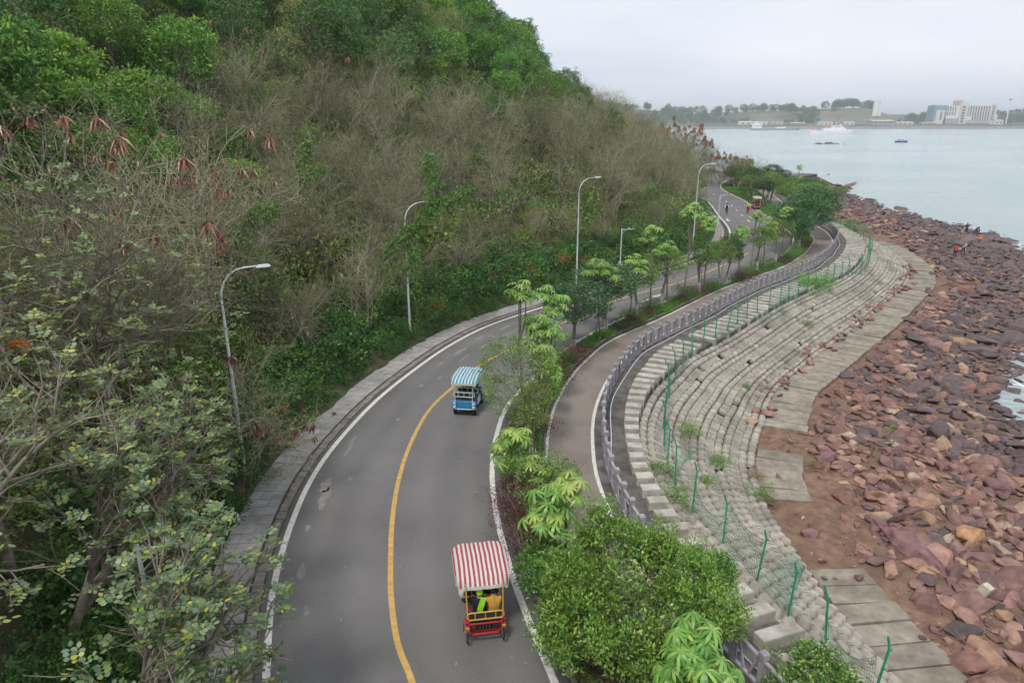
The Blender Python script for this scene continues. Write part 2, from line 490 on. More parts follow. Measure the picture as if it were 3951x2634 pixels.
M_slab = mat('toe_slab_concrete', (0.20, 0.175, 0.135), (0.33, 0.295, 0.235), scale=2.2, rough=0.92, c3=(0.145, 0.115, 0.085), scale3=0.8, amt3=0.6, objvar=0.13, bump=0.5, bscale=12)
M_beach = mat('red_brown_gravel_soil', (0.13, 0.075, 0.052), (0.26, 0.16, 0.108), scale=2.2, rough=0.95, c3=(0.13, 0.085, 0.06), scale3=0.35, amt3=0.7, bump=1.0, bscale=9, detail=9)
M_hill = mat('hillside_litter', (0.045, 0.038, 0.02), (0.105, 0.085, 0.05), scale=1.3, rough=0.95, c3=(0.04, 0.055, 0.018), scale3=0.25, amt3=0.8)

# ------------------------------------------------------------------ hill: height field left of the road
HB = offset(LW, -1.98)                                     # foot of the bank
hb_coarse = resample(HB, 2.0)
def fbm(x, y, s, o=4):
    return mnoise.fractal(Vector((x * s, y * s, 3.7)), 1.0, 2.0, o)
def hill_profile(d, y):
    d = np.maximum(d, 0)
    z = np.where(d < 2.2, d * 0.95, 2.09 + (d - 2.2) * 0.66)
    cap = 46.0
    z = np.where(z > 30, 30 + (cap - 30) * (1 - np.exp(-(z - 30) / (cap - 30))), z)
    u = np.clip((y - 55) / 45, 0, 1)
    z = z * (1 - 0.085 * u * u * (3 - 2 * u))
    t = np.clip((y - 160) / 34, 0, 1)
    return z * (1 - 0.75 * t * t * (3 - 2 * t))
def ground_z(P):
    """hill surface under plan points (k,2)"""
    P = np.atleast_2d(np.asarray(P, dtype=float))
    d, s = nearest(P, hb_coarse)
    ds = np.where(s > 0, d, -d)
    z = hill_profile(ds, P[:, 1])
    nz = np.array([fbm(x, y, 0.055) * 1.7 + fbm(x, y, 0.21, 3) * 0.5 for x, y in P])
    z = z + nz * np.clip((ds - 1.0) / 9, 0, 1)
    return np.where(ds < 0, -0.3, z), ds
gx = np.arange(-110, 78, 1.5); gy = np.arange(-14, 192, 1.5)
GX, GY = np.meshgrid(gx, gy)
GP = np.column_stack([GX.ravel(), GY.ravel()])
GZ, GD = ground_z(GP)
nxg = len(gx)
idx = np.arange(len(GP)).reshape(len(gy), nxg)
quads = np.stack([idx[:-1, :-1], idx[:-1, 1:], idx[1:, 1:], idx[1:, :-1]], -1).reshape(-1, 4)
quads = quads[(GD[quads] > -4).all(1)]
hill = obj('hill', np_mesh('hill', np.column_stack([GP, GZ]), quads, M_hill, smooth=True))
hill['kind'] = 'structure'

# ------------------------------------------------------------------ road, lines, gutter, sidewalk
a, bcur = same_n(offset(LW, -0.26), offset(RW, 0.36))
road = sheet('road', a, bcur, 0.0, 0.0, M_asphalt)
_uv = road.data.uv_layers.new(name='lane'); _n = len(a); _s = arclen((a + bcur) / 2)
_uv.data.foreach_set('uv', np.array([[(0, _s[i]), (1, _s[i]), (1, _s[i + 1]), (0, _s[i + 1])] for i in range(_n - 1)], dtype=np.float32).ravel())
def clip_y(A, y0, y1):
    return A[(A[:, 1] >= y0) & (A[:, 1] <= y1)]
def line(name, A, w, material, z=0.004, parent=road):
    return sheet(name, offset(A, -w / 2), offset(A, w / 2), z, z, material, parent)
line('edge_line', LW, 0.2, M_white)
line('edge_line', clip_y(RW, 0, 96), 0.2, M_white)
line('edge_line', clip_y(RW, 109, 220), 0.2, M_white)
for y0 in np.arange(97, 108, 2.4): line('edge_dash', clip_y(RW, y0, y0 + 1.7), 0.2, M_white)
YC = catmull([(-0.9, 8.5), (-2.5, 13.7), (-3.07, 15.0), (-3.58, 16.9), (-3.92, 18.8), (-4.26, 21.2), (-4.48, 24.2), (-4.42, 27.6), (-4.0, 31), (-3.2, 33.6), (-1.9, 37.0), (-1.0, 38.7), (6.62, 50.17), (10.15, 54.1), (15.1, 58.8), (20.4, 65.4), (23.5, 69.7), (25.2, 72.1)], 0.5)
line('centre_line', clip_y(YC, 0, 66.6), 0.17, M_yellow)
line('centre_line', clip_y(YC, 69.0, 72.4), 0.17, M_yellow)
la, ra = same_n(LW, RW)
mid = (la + ra) / 2
for y0 in np.arange(77, 165, 6.0):
    seg = clip_y(mid, y0, y0 + 2.6)
    if len(seg) > 2: line('centre_dash', seg, 0.15, M_white)
def arrow(c, ang, L=3.4):
    m = MB()
    m.add([(-0.08, -L / 2, 0), (0.08, -L / 2, 0), (0.08, L * 0.1, 0), (-0.08, L * 0.1, 0), (-0.3, L * 0.1, 0), (0.3, L * 0.1, 0), (0, L / 2, 0)], [(0, 1, 2, 3), (4, 5, 6)])
    m.build('lane_arrow', M_white, road, loc=(c[0], c[1], 0.005), rot=(0, 0, ang))
arrow((11.2, 52.9), R(-39)); arrow((34.6, 99.5), R(-12)); arrow((30.6, 97.5), R(168))
rng = random.Random(5)
def patch(c, ang, L, W, seed):
    rr = random.Random(seed); n = 14
    vs = [(math.cos(2 * math.pi * i / n) * L / 2 * rr.uniform(.7, 1.1), math.sin(2 * math.pi * i / n) * W / 2 * rr.uniform(.45, 1.15), 0) for i in range(n)]
    MB().add(vs, [tuple(range(n))]).build('worn_patch', M_worn, road, loc=(c[0], c[1], 0.005), rot=(0, 0, ang))
s_l = arclen(LW); T_l = tangents(LW)
for k, (yy, off, L, W) in enumerate([(18.2, .75, .9, .3), (20.6, .62, .5, .22), (22.3, .85, 1.7, .5), (23.5, .7, 1.2, .55), (24.2, 1.5, .4, .22), (26.6, .75, 1.8, .2), (27.6, .6, 1.0, .16), (30, 1.9, .35, .2), (34.4, 1.4, .5, .22), (36, 1.9, .9, .16),
                                (37.6, 1.0, .8, .25), (39, 1.9, 1.6, .2), (40.2, 1.15, 1.8, .4), (41.6, 2.0, 1.3, .2), (42.8, 1.0, 1.4, .42), (44, 2.1, 1.2, .2), (45.3, 1.2, 1.6, .35), (46.7, 2.0, 1.4, .2), (48.6, 1.2, 1.2, .3), (16, 1.0, .5, .2)]):
    i = int(np.argmin(abs(LW[:, 1] - yy)))
    t = T_l[i]; p = LW[i] + np.array([t[1], -t[0]]) * off
    patch(p, math.atan2(t[1], t[0]), L, W, k)

side = sheet('sidewalk', offset(LW, -2.06), offset(LW, -0.26), 0.018, -0.002, M_joint)
unit = MB().box((0, 0, 0), (1, 1, 1), bev=0.06)
ME_paver = unit.mesh('paver', M_paver); ME_gut = unit.mesh('gutter_stone', M_gutter)
ME_kerb = MB().box((0, 0, 0), (1, 1, 1), bev=0.05).mesh('kerb_stone', M_kerb)
def place_on(curve_pt, t, off, z, size, me, name, parent, yaw=0.0, tilt=(0, 0)):
    p = curve_pt + np.array([t[1], -t[0]]) * off
    return obj(name, me, parent, loc=(p[0], p[1], z), rot=(tilt[0], tilt[1], math.atan2(t[1], t[0]) + yaw), scl=size)
WALK = resample(offset(LW, -1.32), 0.56); WT = tangents(WALK)
rr = random.Random(11)
far_m = []
for i in range(len(WALK)):
    if WALK[i, 1] > 125: break
    for j in range(3):
        off = (j - 1) * 0.415 + rr.uniform(-.004, .004)
        z = 0.035 + rr.uniform(-.006, .008)
        if WALK[i, 1] < 52.5 and WALK[i, 1] > 12:
            place_on(WALK[i], WT[i], off, z, (0.535, 0.405, 0.06), ME_paver, 'paver', side, tilt=(rr.uniform(-.01, .01), rr.uniform(-.01, .01)))
        else:
            p = WALK[i] + np.array([WT[i, 1], -WT[i, 0]]) * off
            far_m.append(Matrix.LocRotScale(Vector((p[0], p[1], z)), Euler((0, 0, math.atan2(WT[i, 1], WT[i, 0]))), Vector((0.535, 0.405, 0.06))))
BOXB = ([(-.5, -.5, -.5), (.5, -.5, -.5), (.5, .5, -.5), (-.5, .5, -.5), (-.5, -.5, .5), (.5, -.5, .5), (.5, .5, .5), (-.5, .5, .5)],
        [(4, 5, 6, 7), (0, 1, 5, 4), (1, 2, 6, 5), (2, 3, 7, 6), (3, 0, 4, 7)])
tag(obj('far_pavers', joined('far_pavers', BOXB, far_m, M_paver), side), kind='stuff')
GUT = resample(offset(LW, -0.46), 0.5); GT = tangents(GUT)
for i in range(len(GUT)):
    if 12 < GUT[i, 1] < 60:
        place_on(GUT[i], GT[i], rr.uniform(-.01, .01), 0.008 + rr.uniform(-.008, .01), (0.47, rr.uniform(.27, .31), 0.05), ME_gut, 'gutter_stone', side, yaw=rr.uniform(-.015, .015))

# ------------------------------------------------------------------ planted median between road and cycle path
PL = offset(BL, -2.5)
ka = offset(RW, 0.46); kb = offset(PL, -0.24)
def by_arc(A, B):      # pair the curves by the same y so the ribbon stays straight across
    ys = np.linspace(9.0, 184, 400)
    f = lambda C: np.stack([np.interp(ys, C[:170 if False else len(C), 1], C[:, 0]), ys], 1)
    mA = A[:np.argmax(A[:, 1]) + 1]; mB = B[:np.argmax(B[:, 1]) + 1]
    return f(mA), f(mB)
MA, MBc = by_arc(offset(RW, 0.36), offset(PL, -0.12))
bed = sheet('planting_bed', MA, MBc, 0.07, 0.07, M_soil)
for (C, nm, ztop) in ((ka, 'a', 0.13), (kb, 'b', 0.17)):
    kr = empty('kerb'); kr['kind'] = 'structure'
    CC = resample(C, 0.99); CT = tangents(CC)
    for i in range(len(CC)):
        if 10 < CC[i, 1] < (120 if nm == 'a' else 93):
            place_on(CC[i], CT[i], rr.uniform(-.008, .008), ztop / 2 - 0.03 + rr.uniform(-.008, .008), (0.975, 0.13, ztop + .06), ME_kerb, 'kerb_stone', kr, yaw=rr.uniform(-.008, .008))

# ------------------------------------------------------------------ cycle path with white edge lines
path = sheet('cycle_path', offset(BL, -2.62), offset(BL, -0.2), 0.012, 0.012, M_path)
line('edge_line', clip_y(offset(BL, -2.46), 0, 170), 0.13, M_white, 0.017, path)
line('edge_line', clip_y(offset(BL, -0.47), 0, 170), 0.15, M_white, 0.017, path)
strip = sheet('path_verge', offset(BL, -0.39), offset(BL, 0.14), 0.022, 0.018, M_ledge)

# ------------------------------------------------------------------ cast-stone balustrade
bal = empty('balustrade', (4, 24, 0))
tag(bal, 'long lavender-grey cast stone balustrade with V-shaped struts beside the cycle path', 'balustrade')
bo = Vector((4, 24, 0))
pm = MB()
pm.box((0, 0, .49), (.15, .15, .98)); pm.box((0, 0, 1.01), (.19, .19, .06)); pm.box((0, 0, 1.055), (.15, .15, .03)); pm.box((0, 0, 1.125), (.2, .2, .11), bev=.025)
ME_post = pm.mesh('post', M_bal)
qm = MB()
L = 0.885
qm.box((0, 0, .93), (L + .02, .11, .075), bev=.02); qm.box((0, 0, .12), (L + .02, .10, .08))
for sx in (-1, 1):
    qm.bar((sx * .36, 0, .885), (sx * .10, 0, .165), .05, .07)
qm.bar((-.415, .002, .165), (-.415, .002, .885), .05, .05)
qm.bar((.415, .002, .165), (.415, .002, .885), .05, .05)
ME_panel = qm.mesh('panel', M_bal)
BP = resample(BL, 1.06); BT = tangents(BP)
for i in range(len(BP) - 1):
    if BP[i, 1] > 104: break
    p = BP[i]; q = BP[i + 1]; ang = math.atan2(q[1] - p[1], q[0] - p[0])
    obj('post', ME_post, bal, loc=Vector((p[0], p[1], 0.0)) - bo, rot=(rr.uniform(-.008, .008), rr.uniform(-.008, .008), ang))
    L2 = np.linalg.norm(q - p)
    obj('panel', ME_panel, bal, loc=Vector(((p[0] + q[0]) / 2, (p[1] + q[1]) / 2, 0)) - bo, rot=(0, 0, ang), scl=(L2 / 1.06, 1, 1))

# ------------------------------------------------------------------ sea wall: ledge, crest blocks, interlocking revetment
wall = empty('sea_wall', (8, 30, -2.3)); wo = Vector((8, 30, -2.3))
tag(wall, 'sloping concrete sea wall of interlocking hexagonal knobs and slotted blocks below the balustrade', 'sea wall')
def wsheet(name, A, B, za, zb, m):
    o = sheet(name, A, B, za, zb, m, None, None); o.parent = wall; o.location = -wo
    return o
crest_len = np.interp(BL[:, 1], [9, 14, 18, 24, 28, 31, 34, 38, 44, 60, 240], [1.6, 1.4, .9, .68, .62, .75, 1.0, 1.55, 1.8, 2.0, 2.0])
CI = offset(BL, 0.95); CO = offset(BL, 0.95 + crest_len)
bn = np.stack([tangents(BL)[:, 1], -tangents(BL)[:, 0]], 1)
ws = np.arange(2.5, 16, 0.1); toe_w = np.zeros(len(BL))
for i in range(len(BL)):
    q = BL[i] + ws[:, None] * bn[i]
    d, s = nearest(q, TL[max(0, i - 60) // 2 * 0:][::2])
    toe_w[i] = ws[np.argmin(d)]
for _ in range(6): toe_w[1:-1] = (toe_w[:-2] + toe_w[1:-1] * 2 + toe_w[2:]) / 4
TO = BL + bn * toe_w[:, None]
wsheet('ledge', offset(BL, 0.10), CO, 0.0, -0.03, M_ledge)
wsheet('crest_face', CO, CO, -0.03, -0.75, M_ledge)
wsheet('slope_bed', CO, TO, -0.62, TOE_Z - 0.30, M_joint)
ME_crest = MB().box((0, 0, 0), (1, 1, 1), bev=0.03).mesh('crest_block', M_crest)
CB = resample(BL, 0.93); CT = tangents(CB)
cl = np.interp(CB[:, 1], BL[:, 1][:np.argmax(BL[:, 1])], crest_len[:np.argmax(BL[:, 1])])
for i in range(len(CB)):
    if CB[i, 1] > 95: break
    if rr.random() < 0.045 and CB[i, 1] > 18: continue
    Lc = cl[i] * rr.uniform(.95, 1.03)
    p = CB[i] + np.array([CT[i, 1], -CT[i, 0]]) * (0.97 + Lc / 2)
    zt = np.interp(CB[i, 1], [9, 30, 45, 100], [.36, .30, .14, .10]) + rr.uniform(-.02, .02)
    obj('crest_block', ME_crest, wall, loc=Vector((p[0], p[1], zt / 2 - 0.3)) - wo, rot=(rr.uniform(-.02, .02), rr.uniform(-.02, .02), math.atan2(CT[i, 1], CT[i, 0]) + rr.uniform(-.03, .03)), scl=(0.47 * rr.uniform(.92, 1.06), Lc, zt + .6))
# knobs and slotted plates
kn = MB()
def hexring(rx, ry, z, k=.55): return [(-rx, -ry * k, z), (-rx * .45, -ry, z), (rx * .45, -ry, z), (rx, -ry * k, z), (rx, ry * k, z), (rx * .45, ry, z), (-rx * .45, ry, z), (-rx, ry * k, z)]
kn.add(hexring(.47, .49, -.28) + hexring(.45, .47, .16) + hexring(.35, .33, .42), [(i, (i + 1) % 8, 8 + (i + 1) % 8, 8 + i) for i in range(8)] + [(8 + i, 8 + (i + 1) % 8, 16 + (i + 1) % 8, 16 + i) for i in range(8)] + [tuple(range(16, 24))])
ME_knob = kn.mesh('knob_block', M_block)
pl = MB()
o4 = [(-.495, -.495), (.495, -.495), (.495, .495), (-.495, .495)]; i4 = [(-.33, -.38), (-.17, -.38), (-.17, .38), (-.33, .38)]; j4 = [(.17, -.38), (.33, -.38), (.33, .38), (.17, .38)]
_v = [(x, y, .12) for x, y in o4] + [(x, y, .12) for x, y in i4] + [(x, y, .12) for x, y in j4] + [(x, y, -.45) for x, y in i4] + [(x, y, -.45) for x, y in j4] + [(x, y, -.25) for x, y in o4] + [(-.17, -.495, .12), (.17, -.495, .12), (-.17, .495, .12), (.17, .495, .12), (-.33, -.495, .12), (.33, -.495, .12), (-.33, .495, .12), (.33, .495, .12)]
_f = [(0, 28, 30, 3), (28, 24, 5, 4), (7, 6, 26, 30), (24, 25, 27, 26), (25, 29, 9, 8), (11, 10, 31, 27), (29, 1, 2, 31)]
_f += [(4 + i, 4 + (i + 1) % 4, 12 + (i + 1) % 4, 12 + i) for i in range(4)] + [(8 + i, 8 + (i + 1) % 4, 16 + (i + 1) % 4, 16 + i) for i in range(4)]
_f += [(20, 21, 1, 0), (21, 22, 2, 1), (22, 23, 3, 2), (23, 20, 0, 3)]
pl.add(_v, _f)
ME_plate = pl.mesh('slotted_block', M_block)
ROWS = 14
RB = resample(BL, 0.62)
rid = np.interp(arclen(RB), arclen(BL), np.arange(len(BL)))
def lerp_curve(C, f): return np.stack([np.interp(f, np.arange(len(C)), C[:, k]) for k in range(2)], 1)
rC = lerp_curve(CO, rid); rT = lerp_curve(TO, rid)
cells = []
for j in range(1, len(RB) - 1):
    if RB[j, 1] > 97: break
    for i in range(ROWS):
        st = 0.5 if (i % 2) else 0.0
        v0 = (i + 0.5) / ROWS
        def P(jj, v):
            j0 = int(math.floor(jj)); f = jj - j0; j0 = min(max(j0, 0), len(RB) - 2)
            c = rC[j0] * (1 - f) + rC[j0 + 1] * f; t = rT[j0] * (1 - f) + rT[j0 + 1] * f
            z = -0.30 + (TOE_Z - 0.02 + 0.30) * v - 0.12 * math.sin(math.pi * v)
            q = c + (t - c) * v
            return Vector((q[0], q[1], z))
        c = P(j + st, v0)
        ex = P(j + st + .5, v0) - P(j + st - .5, v0); ey = P(j + st, v0 - .5 / ROWS) - P(j + st, v0 + .5 / ROWS)
        if ex.length < 0.05: continue
        n = ex.cross(ey).normalized()
        ex2 = ex; kind = 'plate' if i % 3 == 2 else 'knob'
        if rr.random() < 0.012: continue
        h = 0.42 * rr.uniform(.8, 1.15)
        dz = n * rr.uniform(-.035, .035)
        tw = rr.uniform(-.08, .08)
        kf = .88 if kind == 'knob' else .985
        M = Matrix((ex2 * kf, ey * .99, n * h)).transposed().to_4x4()
        M = Matrix.Translation(c + dz - wo) @ M @ Matrix.Rotation(tw, 4, 'Z')
        dist = (c - Vector(cam.location)).length
        cells.append((dist / max(ex.length, .3), kind, M, c))
for kind, me, nm in (('knob', ME_knob, 'knob_block'), ('plate', ME_plate, 'slotted_block')):
    cs = [x for x in cells if x[1] == kind]
    inview = lambda x: abs(x[3].x / max(x[3].y * .951 + (13.5 - x[3].z) * .3087, 1)) < .76 and x[3].y > 14.0
    cs.sort(key=lambda x: (not inview(x), x[0]))
    for x in cs[:300]: obj(nm, me, wall, matrix=x[2])
    bV = [v.co[:] for v in me.vertices]
    bF4 = [tuple(p.vertices) for p in me.polygons if len(p.vertices) == 4]
    if kind == 'knob': bF4 += [(16, 17, 18, 19), (16, 19, 20, 23), (20, 21, 22, 23)]
    tag(obj('far_' + nm + 's', joined('far_' + nm + 's', (bV, bF4), [x[2] for x in cs[300:]], M_block), wall), kind='stuff')

# ------------------------------------------------------------------ toe path of concrete slabs
toe = tag(empty('toe_path', (12, 20, TOE_Z)), kind='structure')
sm = MB().box((0, 0, 0), (1, 1, 1), bev=0.04)
ME_slab = sm.mesh('slab', M_slab)
TS = resample(offset(TL, 1.12), 0.96); TT = tangents(TS)
for i in range(len(TS)):
    x, y = TS[i]
    if y > 93: break
    if 21.6 < y < 25.9 or 31.2 < y < 33.6: continue
    w = np.interp(y, [9, 17, 22, 40, 60, 95], [2.3, 2.3, 1.95, 2.3, 2.6, 2.4]) * rr.uniform(.95, 1.03)
    obj('slab', ME_slab, toe, loc=(x - 12, y - 20, -.04 + rr.uniform(-.04, .03)), rot=(rr.uniform(-.025, .025), rr.uniform(-.025, .025), math.atan2(TT[i, 1], TT[i, 0]) + rr.uniform(-.02, .02)), scl=(0.93 * rr.uniform(.95, 1.0), w, .16))

# ------------------------------------------------------------------ beach and sea
gx = np.arange(7, 112, 1.0); gy = np.arange(2, 236, 1.0)
GX, GY = np.meshgrid(gx, gy); BPp = np.column_stack([GX.ravel(), GY.ravel()])
dT, sT = nearest(BPp, resample(TL, 2.0)); dW, sW = nearest(BPp, resample(WL, 2.0))
def beach_height(dT, sT, dW, sW):
    u = np.where(sT > 0, 0.0, dT); w = np.where(sW > 0, dW, -dW)
    t = u / np.maximum(u + np.maximum(w, 0), .01)
    z = TOE_Z - .05 - 0.9 * np.clip(t, 0, 1) ** 1.3
    z = np.where(w < 0, SEA_Z - .05 + w * .12, z)
    return np.where(sT > 0, TOE_Z - .08 - np.clip(dT, 0, 3) * .3, z)
def beach_z(P):
    P = np.atleast_2d(np.asarray(P, dtype=float))
    a1, a2 = nearest(P, resample(TL, 2.0)); b1, b2 = nearest(P, resample(WL, 2.0))
    return beach_height(a1, a2, b1, b2), np.where(a2 > 0, -a1, a1), np.where(b2 > 0, b1, -b1)
bz = beach_height(dT, sT, dW, sW)
bz += np.array([fbm(x, y, .35, 3) * .10 for x, y in BPp]) * (np.where(sT > 0, 0, np.clip(dT / 2, 0, 1)))
idx = np.arange(len(BPp)).reshape(len(gy), len(gx))
quads = np.stack([idx[:-1, :-1], idx[:-1, 1:], idx[1:, 1:], idx[1:, :-1]], -1).reshape(-1, 4)
sd = np.where(sT > 0, -dT, dT); ok = (sd > -3.5) & (np.where(sW > 0, 1, -dW) > -14)
quads = quads[ok[quads].all(1)]
tag(obj('beach', np_mesh('beach', np.column_stack([BPp, bz]), quads, M_beach, smooth=True)), kind='structure')

M_sea = bpy.data.materials.new('sea_water')
nt, out = nodes_of(M_sea)
g = N(nt, 'ShaderNodeNewGeometry')
mp = N(nt, 'ShaderNodeMapping'); mp.inputs['Scale'].default_value = (0.6, 1.0, 1.0); mp.inputs['Rotation'].default_value = (0, 0, R(18))
nt.links.new(g.outputs['Position'], mp.inputs['Vector'])
w1 = N(nt, 'ShaderNodeTexNoise', Scale=1.1, Detail=6.0, Roughness=0.62); w2 = N(nt, 'ShaderNodeTexNoise', Scale=0.02, Detail=4.0)
nt.links.new(mp.outputs[0], w1.inputs['Vector']); nt.links.new(mp.outputs[0], w2.inputs['Vector'])
rc = N(nt, 'ShaderNodeValToRGB'); rc.color_ramp.elements[0].position = .35; rc.color_ramp.elements[0].color = (0.315, 0.40, 0.405, 1); rc.color_ramp.elements[1].position = .65; rc.color_ramp.elements[1].color = (0.395, 0.47, 0.465, 1)
nt.links.new(w2.outputs['Fac'], rc.inputs['Fac'])
bp = N(nt, 'ShaderNodeBump', Strength=0.8); bp.inputs['Distance'].default_value = 0.5
nt.links.new(w1.outputs['Fac'], bp.inputs['Height'])
b = N(nt, 'ShaderNodeBsdfPrincipled', Roughness=0.16); b.inputs['IOR'].default_value = 1.33
nt.links.new(rc.outputs['Color'], b.inputs['Base Color']); nt.links.new(bp.outputs['Normal'], b.inputs['Normal'])
nt.links.new(b.outputs[0], out.inputs['Surface'])
sea = MB().add([(-7000, -600, SEA_Z), (7000, -600, SEA_Z), (7000, 8000, SEA_Z), (-7000, 8000, SEA_Z)], [(0, 1, 2, 3)]).build('sea', M_sea)
sea['kind'] = 'structure'
# ------------------------------------------------------------------ plants: materials
M_bark = mat('grey_brown_bark', (0.15, 0.122, 0.095), (0.31, 0.265, 0.215), scale=5, rough=0.9, objvar=0.18)
M_twig = mat('dry_twig', (0.20, 0.178, 0.125), (0.38, 0.35, 0.255), scale=0.5, rough=0.9, objvar=0.22)
M_trunk = mat('median_trunk', (0.13, 0.11, 0.09), (0.25, 0.22, 0.18), scale=6, rough=0.9)
M_lime = mat('limewashed_bark', (0.52, 0.50, 0.46), (0.30, 0.27, 0.23), scale=7, rough=0.9)
L_olive = leaf_mat('olive_twig_leaf', [(0, (0.07, 0.10, 0.028)), (.5, (0.125, 0.155, 0.045)), (.85, (0.18, 0.175, 0.065)), (1, (0.22, 0.14, 0.075))], objvar=.2)
L_dark = leaf_mat('dark_forest_leaf', [(0, (0.028, 0.07, 0.02)), (.6, (0.058, 0.125, 0.034)), (1, (0.11, 0.19, 0.045))], objvar=.22, huevar=.015)
L_mid = leaf_mat('mid_green_leaf', [(0, (0.04, 0.10, 0.018)), (.6, (0.08, 0.17, 0.03)), (1, (0.15, 0.245, 0.045))], objvar=.22, huevar=.02)
L_bright = leaf_mat('bright_green_leaf', [(0, (0.06, 0.14, 0.02)), (.6, (0.11, 0.235, 0.032)), (1, (0.19, 0.32, 0.055))], objvar=.15, huevar=.012)
L_yel = leaf_mat('yellow_green_leaf', [(0, (0.09, 0.115, 0.035)), (.6, (0.155, 0.185, 0.06)), (1, (0.23, 0.235, 0.09))], objvar=.18, huevar=.02)
L_ivy = leaf_mat('ivy_leaf', [(0, (0.02, 0.062, 0.018)), (.6, (0.042, 0.11, 0.028)), (1, (0.085, 0.18, 0.042))], objvar=.2, trans=.25)
L_grey = leaf_mat('grey_green_leaflet', [(0, (0.055, 0.09, 0.04)), (.45, (0.095, 0.135, 0.068)), (.72, (0.14, 0.17, 0.098)), (.84, (0.14, 0.20, 0.045)), (1, (0.29, 0.25, 0.04))], objvar=.12, rough=.42, spec=.45)
L_ficus = leaf_mat('glossy_fig_leaf', [(0, (0.028, 0.07, 0.015)), (.5, (0.06, 0.13, 0.022)), (.85, (0.12, 0.215, 0.035)), (1, (0.24, 0.33, 0.06))], objvar=.1, rough=.35, spec=.5)
L_ficusd = leaf_mat('dark_fig_leaf', [(0, (0.02, 0.055, 0.022)), (.6, (0.042, 0.10, 0.034)), (1, (0.085, 0.165, 0.05))], objvar=.15, rough=.35, spec=.5)
L_scheff = leaf_mat('umbrella_leaflet', [(0, (0.055, 0.13, 0.022)), (.5, (0.105, 0.21, 0.034)), (1, (0.20, 0.32, 0.06))], objvar=.2, huevar=.012, rough=.38, spec=.5)
L_scheffy = leaf_mat('young_umbrella_leaflet', [(0, (0.12, 0.21, 0.03)), (.6, (0.18, 0.275, 0.05)), (1, (0.25, 0.32, 0.085))], objvar=.1, rough=.38, spec=.5)
L_airy = leaf_mat('small_olive_green_leaf', [(0, (0.055, 0.10, 0.018)), (.6, (0.11, 0.17, 0.03)), (1, (0.19, 0.25, 0.05))], objvar=.12)
L_purple = leaf_mat('purple_leaf', [(0, (0.045, 0.018, 0.024)), (.6, (0.085, 0.036, 0.04)), (.92, (0.135, 0.06, 0.055)), (1, (0.32, 0.03, 0.06))], objvar=.15)
L_grass = leaf_mat('groundcover_leaf', [(0, (0.035, 0.10, 0.015)), (.6, (0.075, 0.185, 0.025)), (1, (0.14, 0.26, 0.045))], objvar=.2)
L_pod = leaf_mat('red_brown_pod', [(0, (0.085, 0.034, 0.026)), (.5, (0.16, 0.07, 0.05)), (.82, (0.23, 0.13, 0.085)), (1, (0.31, 0.245, 0.15))], trans=.1, objvar=.12)
L_greenpod = leaf_mat('green_pod', [(0, (0.14, 0.22, 0.05)), (1, (0.26, 0.34, 0.09))], trans=.2)
L_red = leaf_mat('red_bract', [(0, (0.30, 0.008, 0.03)), (1, (0.31, 0.03, 0.06))], trans=.3)
L_orange = leaf_mat('orange_red_petal', [(0, (0.65, 0.05, 0.008)), (1, (0.85, 0.11, 0.012))], trans=.25)
L_dry = leaf_mat('dry_grass_blade', [(0, (0.13, 0.10, 0.055)), (1, (0.27, 0.215, 0.12))], trans=.2)

# ------------------------------------------------------------------ plants: generators
def unitv(a): return a / np.maximum(np.linalg.norm(a, axis=-1, keepdims=True), 1e-9)

def leaves(rs, C, D, length, width, droop=0.0, flat=0.0):
    """rhombic leaves at C pointing along D; returns V, F"""
    n = len(C)
    D = unitv(D)
    L = length * rs.uniform(.7, 1.25, (n, 1)); W = width * rs.uniform(.7, 1.25, (n, 1))
    rv = rs.normal(size=(n, 3)); 
    if flat: rv = rv * (1 - flat) + np.cross(D, np.array([0, 0, 1.0])) * flat * 2 * np.sign(rs.uniform(-1, 1, (n, 1)))
    S = unitv(np.cross(np.cross(D, rv), D) + 1e-6)
    nrm = np.cross(D, S)
    base = C; tip = C + D * L + np.array([0, 0, -1.0]) * L * droop
    midp = C + D * L * .45
    V = np.stack([base, midp + S * W / 2 + nrm * W * .12, tip, midp - S * W / 2 + nrm * W * .12], 1).reshape(-1, 3)
    F = np.arange(4 * n).reshape(n, 4)
    return V, F

def merge(parts):
    Vs = []; Fs = []; o = 0
    for V, F in parts:
        Vs.append(V); Fs.append(F + o); o += len(V)
    return np.concatenate(Vs), np.concatenate(Fs)

def clumps(rs, centers, rad, per, length, width, up=.35, out=.6, droop=.15, squash=.7):
    """leaf clumps: leaves sit on and in a flattened ball round each centre and point outwards"""
    k = len(centers)
    rad = np.broadcast_to(np.asarray(rad, dtype=float).reshape(-1), (k,))
    u = unitv(rs.normal(size=(k, per, 3)))
    r = rs.uniform(.35, 1.0, (k, per, 1)) ** .6
    off = u * r * rad[:, None, None]; off[..., 2] *= squash
    C = (centers[:, None, :] + off).reshape(-1, 3)
    D = (u * out + rs.normal(size=u.shape) * .5 + np.array([0, 0, up])).reshape(-1, 3)
    return leaves(rs, C, D, length, width, droop)

